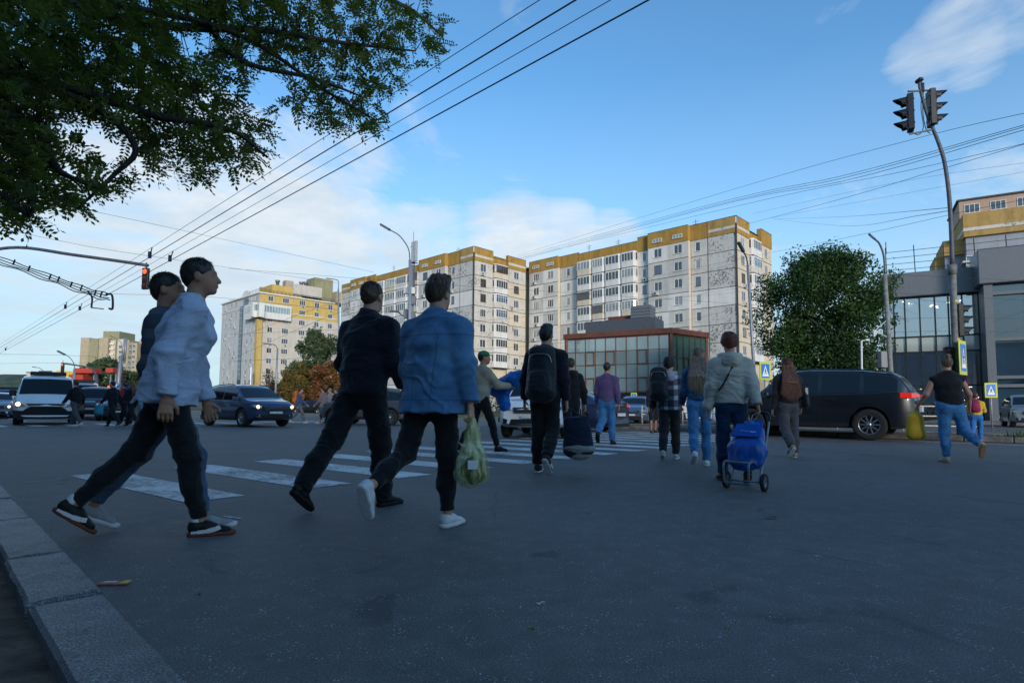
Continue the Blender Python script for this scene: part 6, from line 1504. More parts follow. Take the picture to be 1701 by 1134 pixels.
# --- hooded boy with backpack
f = G(1124,762)
PLD = plaid('plaid_navy',(0.018,0.024,0.042),(0.42,0.46,0.54),.15,.17,.62)
p9, J9 = person('boy in a navy and white plaid shirt with grey hood, black joggers and bright sneakers', f, 20, 1.63, dict(hR=6,kR=6,hL=-10,kL=22,fL=-20,sR=8,eR=45,aR=14,sL=0,eL=20,aL=18,iR=20,hp=-6,hy=12),
  top=dict(m=PLD,ease=.045,hem=-.10,wide=.02,name='shirt',hood=fabric('hood_grey',(0.26,0.30,0.40))), bottom=dict(m=fabric('jogger_black',(0.018,0.018,0.024)),fit='jog',hem=.03), shoes=dict(m=fabric('sneaker_mint',(0.36,0.46,0.44),sheen=0),sole=WHT,st=.025), hair=dict(m=HD_,style='fluff'), tone='a', group=GP, anchor='R')
backpack(p9,J9,fabric('backpack_dark',(0.018,0.021,0.027),rough=.6),'dark grey backpack slung on the left of the boy in plaid',1.05,-.15)
# --- woman with long fair hair, denim jacket and jeans
f = G(1174,773)
p10, J10 = person('woman with long fair brown hair in denim jacket and blue jeans, white sneakers', f, 15, 1.68, dict(hR=4,kR=5,hL=-14,kL=30,fL=-35,sR=5,eR=50,aR=10,sL=5,eL=40,aL=12),
  top=dict(m=JEANJ if False else fabric('denim_jacket_dark',(0.03,0.10,0.21),var=.35,vs=8),ease=.035,hem=.02), bottom=dict(m=DEN3,fit='straight',hem=.0), shoes=dict(m=WHT,sole=WHT,st=.025), hair=dict(m=HBL,style='long',len=.28), tone='c', group=GP, anchor='R', build=.93)
# --- woman with the trolley
f = G(1198,797)
BEI = fabric('jacket_beige',(0.46,0.43,0.37),var=.10,rough=.6)
p11, J11 = person('woman with short red brown hair in a pale beige jacket pulling a blue trolley', f, 8, 1.66, dict(hL=8,kL=5,hR=-8,kR=28,fR=-30,sR=-26,eR=2,aR=9,sL=-2,eL=12,aL=12,gR=1.5,lean=2,hy=4),
  top=dict(m=BEI,ease=.045,hem=-.03,wide=.02,hood=BEI,fold=.014), bottom=dict(m=fabric('denim_deep',(0.010,0.035,0.09)),fit='straight',hem=.02), shoes=dict(m=SBLK,sole=GUM,st=.02), hair=dict(m=HRD,style='fluff'), tone='a', group=GP, anchor='L')
mb = MB(); K = J11['K']
mb.tube(smoothpath([Vector(J11['neck']+A3(.09,.04,.0)*K),Vector(J11['neck']+A3(.06,-.08,-.04)*K),Vector(J11['chest']+A3(-.02,-.155,.04)*K),Vector(J11['waist']+A3(-.13,-.13,.04)*K),Vector(J11['waist']+A3(-.185,-.02,-.03)*K)],6),.010,6)
o = mb.build('bag_strap',fabric('strap_brown',(0.05,0.02,0.015))); o.location = p11.location; o.rotation_euler = p11.rotation_euler; tag(o,'thin brown crossbody strap over the back of the beige jacket','bag strap')
# the plaid cuff showing at her right sleeve
cu = SDF(.008); w0 = J11['wrR']; e0 = J11['elR']; dd = (e0-w0)/np.linalg.norm(e0-w0); cu.cap(w0+dd*.0,w0+dd*.055,.052,.054,fa=True,fb=True,k=.01); cu.mesh('cuff',plaid('cuff_check',(0.36,0.25,0.14),(0.10,0.07,0.05),.03,.025,.7),J11['top'])
# trolley
def trolley():
    hand = w2(p11, J11['wrR']+J11['hdR']*.085*J11['K']); g_ = G(1238,813); ax = Vector((g_.x,g_.y,0)); hd = Vector((hand.x-ax.x,hand.y-ax.y,0)); ang = math.atan2(hd.y,hd.x)-math.pi/2
    root = thing('shopping_trolley','two wheeled shopping trolley with bright blue snowflake bag pulled by the beige jacket woman','shopping trolley',ax,ang)
    L_ = hd.length; H_ = hand.z; r = .085
    # local: +y towards the hand; frame leans from axle to hand
    P = lambda x,s,n: Vector((x, L_*s, r+(H_-r)*s))+Vector((0,-(H_-r),L_)).normalized()*n
    fr = MB(); 
    for s in (-1,1): fr.tube(smoothpath([P(s*.14,-.02,0),P(s*.13,.5,0),P(s*.115,.90,0),P(s*.07,1.0,0)],5),.011,8)
    fr.build('frame',M['pole'],root)
    hb = MB(); hb.tube(smoothpath([P(-.12,.86,0),P(-.10,.97,0),P(0,1.0,0),P(.10,.97,0),P(.12,.86,0)],5),.015,8); hb.tube([P(-.11,.80,0),P(.11,.80,0)],.010,6); hb.build('handle',M['blk'],root)
    lg = MB(); y0 = -.12
    q = [Vector((s_*x_,y_,z_)) for s_,x_,y_,z_ in ((-1,.13,.10,.20),(-1,.12,-.12,.29),(-1,.12,-.235,.27),(-1,.12,-.25,.20),(-1,.115,-.245,.10),(-1,.09,-.245,.085),(1,.09,-.245,.085),(1,.115,-.245,.10),(1,.12,-.25,.20),(1,.12,-.235,.27),(1,.12,-.12,.29),(1,.13,.10,.20))]
    lg.tube(smoothpath(q,4),.011,8); lg.tube([(-.12,-.215,.285),(.12,-.215,.285)],.012,8); lg.build('support_leg',mat('trolley_tube',(0.13,0.19,0.22),.4,metal=.5,var=.05),root)
    wp = None
    for s in (-1,1):
        mb = MB(); mb.lathe([(.055,-.014),(r,-.016),(r+.002,0),(r,.016),(.055,.014)],(0,0,0),'X',24); w = mb.build('wheel',M['tyre'],root,loc=(s*.185,0,r+.002)); m2 = MB(); m2.lathe([(.056,-.010),(.012,-.018),(.012,.018),(.056,.010)],(0,0,0),'X',16); m2.build('hub',M['fascia'],w)
    ax_ = MB(); ax_.tube([(-.185,0,r),(.185,0,r)],.009,6); ax_.build('axle',M['pole'],root)
    m = bpy.data.materials.new('bag_blue_snowflakes'); m.use_nodes = True; t = m.node_tree; b = t.nodes['Principled BSDF']; src = N(t,'ShaderNodeTexCoord').outputs['Object']
    v = N(t,'ShaderNodeTexVoronoi', inp={2:11.0}); Lk(t,src,v.inputs[0]); v2 = N(t,'ShaderNodeTexVoronoi', inp={2:75.0}); Lk(t,src,v2.inputs[0])
    f = Mth(t,'MULTIPLY',Ramp(t,v.outputs['Distance'],[(.20,1.0),(.36,0.0)]),Ramp(t,v2.outputs['Distance'],[(.25,1.0),(.42,0.0)]))
    x = N(t,'ShaderNodeMix',data_type='RGBA',inp={6:(0.003,0.08,0.36,1),7:(0.10,0.32,0.70,1)}); Lk(t,Mth(t,'MULTIPLY',f,.75),x.inputs[0]); Lk(t,x.outputs[2],b.inputs['Base Color']); b.inputs['Roughness'].default_value = .4
    plain = fabric('bag_blue',(0.003,0.085,0.40),sheen=0,rough=.5,var=.15)
    B = SDF(.009); n3 = lambda v: np.array(tuple(v))
    B.cap(n3(P(0,.20,.09)),n3(P(0,.36,.12)),(.165,.09),(.185,.11),k=.06); B.cap(n3(P(0,.36,.12)),n3(P(0,.60,.10)),(.185,.11),(.125,.08),k=.06); B.cap(n3(P(0,.60,.10)),n3(P(0,.68,.10)),(.125,.08),(.11,.07),k=.04)
    bag = B.mesh('bag',m,root,noise=[(.018,(13,13,10),41),(.009,(30,30,14),42)])
    mb = MB(); c = P(0,.60,.215); u_ = (P(0,1,0)-P(0,0,0)).normalized(); nn = Vector((0,-(H_-r),L_)).normalized(); Mx = Matrix(((1,0,0),(0,u_.y,u_.z),(0,-nn.y,-nn.z))).transposed() if False else None
    def flap(mbq,s0,s1,w0,w1,n0,n1,th=.012):
        a,b_,c_,d = P(-w0,s0,n0),P(w0,s0,n0),P(w1,s1,n1),P(-w1,s1,n1); o_ = nn*th; mbq.add([a,b_,c_,d,a-o_,b_-o_,c_-o_,d-o_],[(0,1,2,3),(7,6,5,4),(0,4,5,1),(1,5,6,2),(2,6,7,3),(3,7,4,0)])
    flap(mb,.46,.68,.150,.130,.232,.180); flap(mb,.68,.70,.130,.11,.180,.06); mb.build('flap',plain,bag)
    mb = MB(); flap(mb,.70,.86,.075,.07,.045,.03); mb.build('top_pocket',plain,bag)
    mb = MB(); flap(mb,.540,.556,.0,.0,.232,.228,.002); mb = MB(); 
    def strip(x0,x1,s0,s1): 
        a = P(x0,s0,.2345-(s0-.46)*.236); b_ = P(x1,s0,.2345-(s0-.46)*.236); c_ = P(x1,s1,.2345-(s1-.46)*.236); d = P(x0,s1,.2345-(s1-.46)*.236); mb.add([a,b_,c_,d],[(0,1,2,3)])
    for k in range(5): strip(.035+k*.012,.043+k*.012,.536-k*.001,.550-k*.001)
    for k in range(9): strip(-.07+k*.011,-.063+k*.011,.556-k*.0015,.561-k*.0015)
    mb.build('flap_lettering',M['signw'],bag)
trolley()
# --- woman in grey suit with long auburn hair
f = G(1318,759)
GST = fabric('suit_grey',(0.075,0.075,0.085),var=.12)
p12, J12 = person('woman with long auburn hair in a charcoal jacket and flared grey trousers', f, 5, 1.68, dict(hR=4,kR=5,hL=-10,kL=35,fL=-40,sR=4,eR=25,aR=16,sL=-4,eL=14,aL=12),
  top=dict(m=fabric('jacket_charcoal',(0.028,0.027,0.031)),ease=.035,hem=.0), bottom=dict(m=GST,fit='wide',hem=.02), shoes=dict(m=fabric('sneaker_cream',(0.36,0.30,0.20),sheen=0),sole=WHT,st=.02,stripe=('three',SBLK)), hair=dict(m=HR_,style='long',len=.34,sway=.01), tone='a', group=GP, anchor='R', build=.95)
c = J12['pel']+A3(.27,.02,.06); o = soft('handbag','black handbag at the right hip of the charcoal jacket woman','handbag',p12,[('c',c+A3(0,0,.06),c+A3(0,0,-.06),(.06,.12),(.07,.14),dict(side=(1,0,0),k=.02))],BKM,.012)
mb = MB(); mb.tube(smoothpath([Vector(c+A3(0,.08,.10)),Vector(J12['shR']+A3(.03,.04,.03)),Vector(J12['shR']+A3(.02,-.06,.02)),Vector(c+A3(0,-.08,.10))],6),.009,5); mb.build('strap',BKM,o); mb = MB(); mb.box(Vector(J12['elR']+A3(.06,-.06,.06)),(.05,.02,.11),rz=.2); mb.build('pale_tag',M['litter'],o)
# --- running woman, black top, jeans
f = G(1568,767)
p13, J13 = person('woman in a black sleeveless top and blue jeans hurrying away at the right', f, 12, 1.67, dict(hL=4,kL=8,hR=-12,kR=50,fR=-60,oR=8,lean=8,sL=8,eL=38,aL=22,sR=4,eR=25,aR=26,hp=-8,tw=4),
  top=dict(m=BLK,ease=.022,hem=-.02,sleeveless=True,name='sleeveless_top'), bottom=dict(m=DEN3,fit='slim',hem=.06), shoes=dict(m=fabric('sneaker_cream2',(0.42,0.38,0.30),sheen=0),sole=fabric('sole_tan',(0.34,0.20,0.10),sheen=0),st=.025), hair=dict(m=hairm('dark_blond',(0.06,0.04,0.025),(0.16,0.11,0.07)),style='bun'), tone='a', group=GP, anchor='L', build=1.16)
h = J13['wrL']+J13['hdL']*.09*J13['K']; YB = fabric('bag_yellow',(0.46,0.30,0.02),sheen=0,rough=.5)
soft('yellow_bag','mustard yellow bag hanging from the left hand of the woman in black top','bag',p13,[('c',h+A3(0,0,-.0),h+A3(-.01,0,-.14),.018,(.06,.04),dict(k=.03)),('c',h+A3(-.01,0,-.14),h+A3(-.01,0,-.42),(.11,.065),(.145,.085),dict(k=.04))],YB,.012,[(.012,(9,9,7),51)])
# --- child beyond her
f = G(1630,734)
CH = dict(blue=fabric('child_blue',(0.03,0.16,0.42),sheen=0),yel=fabric('child_yellow',(0.55,0.38,0.03),sheen=0))
p14, J14 = person('child in yellow and blue running at the right edge of the zebra road', f, 40, 1.34, dict(hR=28,kR=30,fR=10,hL=-16,kL=55,fL=-50,lean=22,sR=30,eR=60,sL=-30,eL=50),
  top=dict(m=CH['yel'],ease=.03,hem=-.02), bottom=dict(m=CH['blue'],fit='straight'), shoes=dict(m=fabric('sneaker_orange',(0.45,0.13,0.03),sheen=0),sole=SBLK,st=.02), hair=dict(m=HB_,style='short'), tone='c', group=GP, anchor='R', cell=.013)
backpack(p14,J14,fabric('child_pack',(0.30,0.03,0.09),sheen=0),'small pink backpack on the running child',.85)
# --- man in shorts glimpsed behind the boy
f = G(1083,719)
person('person in dark shorts with bare legs waiting behind the boy in plaid', f, 170, 1.75, dict(hR=3,hL=-3), top=dict(m=BLK2,ease=.03), bottom=dict(m=BLK2,fit='shorts'), shoes=dict(m=fabric('shoe_brown',(0.12,0.08,0.04),sheen=0),sole=SBLK), hair=dict(m=HD_,style='short'), tone='b', group=GP, cell=.02)
# --- far walkers
def farp(lab, px, py, head, col_t, col_b, hair='short', H=1.72, pose=None, hm=None, **k):
    f = G(px,py); ps = dict(hR=24,kR=10,fR=5,hL=-20,kL=18,fL=-25,sL=20,sR=-20,eL=25,eR=25,lean=4); ps.update(pose or {})
    return person(lab, f, head, H, ps, top=dict(m=col_t,ease=.035,hem=-.06,hood=k.get('hood')), bottom=dict(m=col_b,fit=k.get('fit','straight')), shoes=dict(m=k.get('sh',SBLK),sole=k.get('so',WHT)), hair=dict(m=hm or HD_,style=hair), tone='a', group='people crossing far away', cell=.022)
q = farp('person in black with grey trousers and white shoes crossing before the white van', 116,709,-75,BLK,GST,sh=WHT)
q = farp('person in dark clothes with a teal bag striding at the left crossing', 176,709,-80,BLK2,BLK); h = q[1]['wrL']; soft('teal_bag','small teal bag held by the dark figure at the left crossing','bag',q[0],[('c',h+A3(-.02,.02,-.08),h+A3(-.02,.04,-.34),(.08,.16),(.09,.18),dict(fa=True))],fabric('bag_teal',(0.03,0.26,0.34)),.02)
q = farp('person in a red and blue jacket at the left crossing', 196,707,-80,fabric('jacket_red',(0.45,0.02,0.04)),BLK); backpack(q[0],q[1],fabric('pack_blue',(0.02,0.07,0.30)),'blue backpack on the person in the red jacket',1.1)
q = farp('person in black with a big white sack at the left crossing', 207,709,-80,BLK,BLK,hair='long',hm=HR_); h = q[1]['wrR']; soft('white_sack','big white striped sack carried at the left crossing','sack',q[0],[('c',h+A3(.05,.05,.02),h+A3(.08,.0,-.34),(.12,.20),(.15,.24),dict(k=.05))],fabric('sack_white',(0.42,0.42,0.41)),.022,[(.03,(5,5,9),61)])
q = farp('person in a pale blue shirt and light jeans, rightmost at the left crossing', 224,709,-85,fabric('shirt_lightblue',(0.26,0.34,0.44)),fabric('jeans_light',(0.14,0.20,0.28)),H=1.74)
q = farp('walker in blue with an orange backpack, right of the dark blue crossover', 508,703,80,fabric('far_blue',(0.05,0.10,0.22)),fabric('far_grey',(0.14,0.15,0.17)),sh=WHT); backpack(q[0],q[1],fabric('pack_orange',(0.75,0.16,0.01)),'bright orange backpack on the far walker in blue',1.15)
farp('walker in a pinkish grey top and pale skirt like trousers right of the orange backpack', 527,704,-80,fabric('far_rose',(0.22,0.15,0.15)),fabric('far_pale',(0.34,0.31,0.29)),fit='wide',sh=WHT)
farp('walker in a light grey hooded top beside the pinkish one', 538,703,-85,fabric('far_lgrey',(0.22,0.24,0.27)),BLK2,hood=fabric('far_lgrey',(0.22,0.24,0.27)),hm=HBL)
farp('walker in black carrying nothing, left of the dark grey car', 549,703,-80,BLK2,DEN2,hm=HB_)
farp('tall walker in a black tee at the front of the dark grey car', 560,704,-80,BLK,BLK2,H=1.84)
# ------------------------------------------------------------------ poles, lamps, signals, signs, wires
def signal_head(par, c, ang, lit=None, name='signal_head', visor=True, sc=1.0, board=False):
    """three lens head facing local -y rotated by ang, origin centre"""
    mb = MB(); mb.box((0,0,0),(.30*sc,.14*sc,.94*sc),ch=.02)
    for z in (.31,0,-.31): mb.box((0,.0,z*sc),(.31*sc,.16*sc,.02))
    o = mb.build(name,M['blk'],par,loc=c,rz=ang)
    for i,z in enumerate((.31,0,-.31)):
        l = MB(); l.lathe([(0,-.10*sc),(.06*sc,-.095*sc),(.105*sc,-.075*sc)],(0,0,z*sc),'Y',16); mm = M['lenso']
        if lit == i: mm = M['lred'] if i == 0 else M['lgreen']
        l.build('lens',mm,o)
        if visor:
            v = MB(); k = 12; vs = []; r = .13*sc
            for j in range(k+1):
                a = R(-35)+R(250)*j/k; ln = .30*sc*(.35+.65*max(0,math.sin(a)))
                vs += [(r*math.cos(a),-.07*sc,z*sc+r*math.sin(a)),(r*1.0*math.cos(a),-.07*sc-ln,z*sc+r*math.sin(a)-.02*sc)]
            v.add(vs,[(2*j,2*j+1,2*j+3,2*j+2) for j in range(k)]); v.build('visor',M['blk'],o)
    return o
def P3(px,py,d): return D(px,py,d)
# bent signal pole at the right
M['poleg'] = mat('pole_weathered',(0.15,0.155,0.155),.7,var=.35,vs=6,bump=.3)
d_ = 16.0; base = Vector((X(1592,d_+.6),d_+.6,.12))
root = thing('signal_pole','tall bent signal pole with two black heads at its top and one lower down','traffic signal',base)
L = lambda px,py,d=d_: P3(px,py,d)-base
mb = MB(); low = [Vector((0,0,0)),L(1588,600),L(1584,500),L(1582,441)]; mb.tube(low,.085,14); mb.tube([L(1582,456),L(1582,440)],.11,14); mb.build('lower_tube',M['poleg'],root); mb = MB()
up = smoothpath([L(1582,441),L(1580,380),L(1576,320),L(1569,270),L(1560,240),L(1549,212),L(1540,190),L(1529,150),L(1527,134)],4); n_ = len(up); mb.tube(up,[.058-.018*i/n_ for i in range(n_)],10); mb.build('pole',M['poled'],root)
for (px,py,ang) in ((1512,188,R(-118)),(1547,180,R(74))): 
    h = signal_head(root, L(px,py), ang, sc=1.12)
mb = MB(); mb.bar(L(1508,152),L(1552,150),.04); mb.bar(L(1511,223),L(1552,215),.04); mb.build('bracket',M['poled'],root)
mb = MB(); mb.tube(smoothpath([L(1532,150),L(1530,180),L(1534,212),L(1525,224),L(1514,218)],4),.012,5); mb.tube(smoothpath([L(1534,150),L(1533,185),L(1538,214),L(1545,222)],4),.012,5); mb.build('cable',M['blk'],root)
mb = MB(); mb.box(L(1531,146),(.10,.12,.28),rz=.3,ch=.02); mb.box(L(1527,134),(.16,.22,.12),ch=.04); mb.build('camera_box',M['blk'],root)
signal_head(root, L(1594,532), R(70), sc=.98)
mb = MB(); mb.tube([L(1585,499),L(1585,503)],.095,8,0); mb.tube([L(1588,562),L(1588,566)],.095,8,0); mb.tube([L(1589,576),L(1589,580)],.095,8,0); mb.build('clamp',M['yellow'],root)
h = signal_head(root, L(1577,600), R(-8), visor=False, sc=.85); 
mb = MB(); c0 = Vector((-.06,-.10,.13))
mb.box(c0+Vector((0,0,.055)),(.03,.02,.03)); mb.bar(c0+Vector((0,0,.04)),c0+Vector((0,0,-.02)),.03); mb.bar(c0+Vector((-.045,0,-.0)),c0+Vector((0,0,.035)),.018); mb.bar(c0+Vector((.045,0,0)),c0+Vector((0,0,.035)),.018); mb.bar(c0+Vector((-.04,0,-.07)),c0+Vector((0,0,-.01)),.02); mb.bar(c0+Vector((.04,0,-.07)),c0+Vector((0,0,-.01)),.02)
mb.build('walking_figure',M['lgreen'],h)
def crossing_sign(label, c, ang, w=.62, h=None, pole=True, frame=True, base_z=0.0, off=None):
    """yellow bordered pedestrian crossing sign facing local -y"""
    h = h or w*1.35; root = thing('crossing_sign', label, 'road sign', (c.x,c.y,base_z), ang, 'pedestrian crossing signs')
    z = c.z-base_z
    mb = MB(); mb.box((0,0,z),(w,.03,h),ch=.01); p = mb.build('backboard',M['signy'],root)
    b = MB(); b.box((0,-.018,z),(w*.72,.008,h*.78)); b.build('blue_field',M['signb'],p)
    t = MB(); hw, hh = w*.30, h*.30; t.add([(-hw,-.0235,z-hh),(hw,-.0235,z-hh),(0,-.0235,z+hh)],[(0,1,2)]); t.build('white_triangle',M['signw'],p)
    g_ = MB(); y = -.026; s = h*.2
    def b2(a,b_,w_): g_.bar((a[0]*s,y,z-hh*.25+a[1]*s),(b_[0]*s,y,z-hh*.25+b_[1]*s),.003,w_*s)
    g_.lathe([(0,-.001),(.14*s,0)],(0,y,z-hh*.25+1.0*s),'Y',10); b2((0,.8),(0,.1),.26); b2((0,.7),(-.35,.3),.12); b2((0,.7),(.35,.35),.12); b2((0,.15),(-.4,-.55),.15); b2((0,.15),(.35,-.55),.15)
    g_.build('walker_symbol',M['blk'],p)
    if pole:
        q = MB(); q.tube([(0,.035,0),(0,.035,z+h/2)],.03,8); q.build('post',M['pole'],root)
    return root
crossing_sign('yellow bordered crossing sign seen edge on, mounted on the bent signal pole',P3(1599,594,15.8),R(38),.62,.95,False,base_z=2.0)
crossing_sign('yellow bordered crossing sign on its own post before the lift shaft of the glass building',P3(1646,648,24),R(-18),.44,.62)
crossing_sign('yellow bordered crossing sign beside the large tree, above the black estate car',P3(1271,616,24),R(15),.55,.75)
crossing_sign('small far crossing sign before the black base of the glass pavilion',P3(1053,660,34),R(-20),.36,.55)
crossing_sign('far crossing sign at the left among the waiting cars',P3(188,663,52),R(20),.6,.7)
# street lamps
def lamp_post(label, base, top, arm, headpx, r0=.09, m='pole', cat='street lamp', hs=.6, rrot=None):
    root = thing('street_lamp', label, cat, base, 0, 'street lamps')
    mb = MB(); t = top-base; mb.tube([Vector((0,0,0)),t*.5,t],[r0,r0*.85,r0*.7],10); mb.build('post',M[m],root)
    a = smoothpath([q-base for q in arm],5); mb = MB(); mb.tube(a,min(.045,r0*.42),7); mb.build('arm',M['poled'],root)
    e = a[-1]; dr = (a[-1]-a[-2]).normalized(); mb = MB(); q = dr.to_track_quat('X','Z').to_matrix(); 
    mb.box(e+dr*hs*.45,(hs,hs*.32,hs*.16),mat=q,ch=hs*.06); l = mb.build('lamp_head',M['poled'],root); mb = MB(); mb.box(e+dr*hs*.5-Vector((0,0,hs*.09)),(hs*.6,hs*.24,hs*.03),mat=q); mb.build('lamp_glass',M['headglass'],l)
    return root
d_=24.0
lamp_post('grey street lamp with black square head in front of the long apartment block',Vector((X(1257,d_),d_,0)),P3(1242,440,d_),[P3(1242,440,d_),P3(1240,428,d_),P3(1235,418,d_-.1)],None,.075,hs=.52)
d_=27.0
lamp_post('concrete lamp post with curved black arm at the left corner of the glass building',Vector((X(1483,d_),d_,0)),P3(1470,455,d_),[P3(1470,455,d_),P3(1468,425,d_),P3(1461,405,d_),P3(1453,397,d_)],None,.12,'polec',hs=.4)
d_=62.0
lamp_post('thin grey street lamp before the autumn trees, right of the dark blue crossover',Vector((X(458,d_),d_,0)),P3(461,580,d_),[P3(461,580,d_),P3(457,573,d_),P3(445,571,d_)],None,.13)
d_=46.0
lamp_post('street lamp whose long curved arm reaches left from the antenna mast',Vector((X(682,d_),d_,0)),P3(681,432,d_),[P3(681,432,d_),P3(678,412,d_),P3(664,392,d_),P3(648,382,d_)],None,.16,hs=1.0)
d_=70.0
lamp_post('street lamp leaning over the cream apartment house, left of the peeled block',Vector((X(566,d_),d_,0)),P3(562,480,d_),[P3(562,480,d_),P3(562,467,d_),P3(556,464,d_),P3(549,463,d_)],None,.14)
d_=75.0
lamp_post('far street lamp beside the far overhead signal at the left',Vector((X(122,d_),d_,0)),P3(124,612,d_),[P3(124,612,d_),P3(122,602,d_),P3(115,593,d_),P3(108,589,d_)],None,.2,hs=1.2)
d_=95.0
lamp_post('farthest street lamp, above the low beige commercial building',Vector((X(73,d_),d_,0)),P3(73,622,d_),[P3(73,622,d_),P3(71,615,d_),P3(65,611,d_),P3(60,610,d_)],None,.12,hs=.7)
d_=110.
lamp_post('far street lamp bending over the sand coloured towers',Vector((X(204,d_),d_,0)),P3(203,585,d_),[P3(203,585,d_),P3(202,572,d_),P3(196,564,d_),P3(188,560,d_)],None,.16,hs=.7)
# antenna mast beside the long arm lamp
d_=48.0; base = Vector((X(684,d_),d_,0)); root = thing('antenna_mast','steel mast with tall panel antennas and boxes in front of the peeled block','antenna mast',base)
L = lambda px,py,d=48.0: P3(px,py,d)-base
mb = MB(); mb.tube([(0,0,0),L(683,440)],[.26,.17],10); mb.build('pole',M['pole'],root)
mb = MB(); mb.tube([L(688,500),L(688,405)],.06,6); mb.tube([L(687,405),L(687,385)],.02,5); mb.bar(L(680,437),L(694,437),.08); mb.bar(L(682,410),L(692,410),.06)
for y in (455,475,500,520,545): mb.bar(L(680,y),L(693,y-3),.07)
mb.build('bracket',M['poled'],root)
for px in (686,690,693): mb = MB(); mb.box(L(px,420)-Vector((0,.2+.05*(px-686),0)),(.22,.12,1.75),ch=.03); mb.build('antenna_panel',M['pole'],root)
for px,py,s in ((677,484,(.45,.4,.5)),(686,484,(.5,.4,.55)),(675,522,(.35,.3,.8)),(688,500,(.4,.3,.7)),(686,525,(.35,.3,.6))): mb = MB(); mb.box(L(px,py)-Vector((0,.25,0)),s,ch=.03); mb.build('equipment_box',M['acw'] if px in (677,686) and py==484 else M['fascia'],root)
a = smoothpath([L(683,532),L(672,526),L(662,519)],4); mb = MB(); mb.tube(a,.06,6); mb.box(a[-1]+Vector((-.35,0,.1)),(.8,.25,.12),mat=None,ch=.03); mb.build('lower_lamp',M['poled'],root)
# far mast at the left crossing with signal gear
d_=60.0; base = Vector((X(196,d_),d_,0)); root = thing('signal_mast','grey mast with antennas and a blue round arrow sign behind the left crossing','mast',base); L = lambda px,py,d=60.0: P3(px,py,d)-base
mb = MB(); mb.tube([(0,0,0),L(201,590)],[.28,.16],8); mb.tube([L(203,600),L(208,562)],.1,6); mb.tube([L(207,600),L(210,562)],.1,6); mb.build('pole',M['pole'],root)
mb = MB(); mb.lathe([(0,-.3),(.22*1,-.3),(.24,-.26)],L(197,640),'Y',16); o = mb.build('arrow_sign',M['signb'],root); mb = MB(); mb.lathe([(0,-.3),(.9,-.3),(.9,-.26)],(0,0,0),'Y',20)
o.scale = (1,1,1); mb = MB(); c0 = L(197,640)+Vector((0,-.33,0)); mb.bar(c0-Vector((0,0,.15)),c0+Vector((0,0,.05)),.06); mb.add([c0+Vector((-.12,0,.03)),c0+Vector((.12,0,.03)),c0+Vector((0,0,.17))],[(0,1,2)]); mb.build('arrow',M['signw'],o)
signal_head(root,L(206,628),R(40),sc=1.2); signal_head(root,L(193,660),R(60),sc=1.0)
d_=58.0; base = Vector((X(186,d_),d_,0)); root = thing('traffic_signal','slim post with a lit red light left of the blue round arrow sign','traffic signal',base); L = lambda px,py,d=58.0: P3(px,py,d)-base
mb = MB(); mb.tube([(0,0,0),L(187,632)],.06,6); mb.build('post',M['pole'],root); signal_head(root,L(181,647),0,lit=0,visor=False,sc=1.0)
# mast arms with hanging signals
def mast_arm(label, poly, d, headpx, sc, rad, basex, dpole):
    base = Vector((X(basex,dpole),dpole,0)); root = thing('overhead_signal',label,'traffic signal',base)
    arm = smoothpath([P3(px,py,dd)-base for px,py,dd in poly],5); mb = MB(); mb.tube(arm,rad,8); 
    mb.tube([Vector((0,0,0)),arm[0]],rad*2.0,10); mb.build('mast',M['poled'],root)
    c = P3(headpx[0],headpx[1],d)-base
    mb = MB(); mb.tube([c+Vector((0,0,.45*sc)),Vector((c.x,c.y,c.z+.72*sc))],.03,6); mb.build('hanger',M['poled'],root)
    signal_head(root,c,R(-12),lit=0,visor=False,sc=sc); return root
mast_arm('large grey mast arm at the left edge carrying the nearer lit red signal',[(-70,470,25),(-30,424,25),(30,411,25),(120,423,25),(200,434,25),(246,441,25)],25,(242,463),1.0,.07,-75,25)
mast_arm('far overhead arm with a lit red signal at its tip',[(160,622,68),(150,611,68),(130,607,68),(103,603,68)],68,(104,611),1.25,.09,166,68)
# white camera post and others
base = Vector((X(1431,30),30,0)); root = thing('camera_post','slim white post in front of the large tree, above the black estate car','post',base)
mb = MB(); top = P3(1431,566,30)-base; mb.tube([(0,0,0),top],.045,8); mb.bar(top,top+Vector((.3,0,.05)),.03); mb.build('post',M['whitep'],root); mb = MB(); mb.box(top+Vector((.30,0,.05)),(.22,.12,.08),ch=.02); mb.build('camera',M['whitep'],root)
base = Vector((X(1468,28),28,0)); root = thing('control_cabinet','grey control box mounted by the concrete lamp post','cabinet',base); mb = MB(); c0 = P3(1469,597,28)-base; mb.box(c0,(.5,.3,.8),ch=.02); mb.build('box',M['fascia'],root); mb = MB(); mb.tube([(0,0,0),c0-Vector((0,0,.3))],.05,6); mb.build('post',M['pole'],root)
base = Vector((X(1460,27),27,0)); root = thing('bracket_camera','white camera bracket sticking out left of the concrete lamp post','camera',P3(1477,560,27)); mb = MB(); o_ = P3(1477,560,27); mb.bar(P3(1475,530,27)-o_,P3(1452,550,27)-o_,.03); mb.bar(P3(1452,550,27)-o_,P3(1475,560,27)-o_,.03); mb.build('arm',M['pole'],root); mb = MB(); mb.box(P3(1452,555,27)-o_,(.09,.09,.25),ch=.02); mb.build('camera',M['acw'],root)
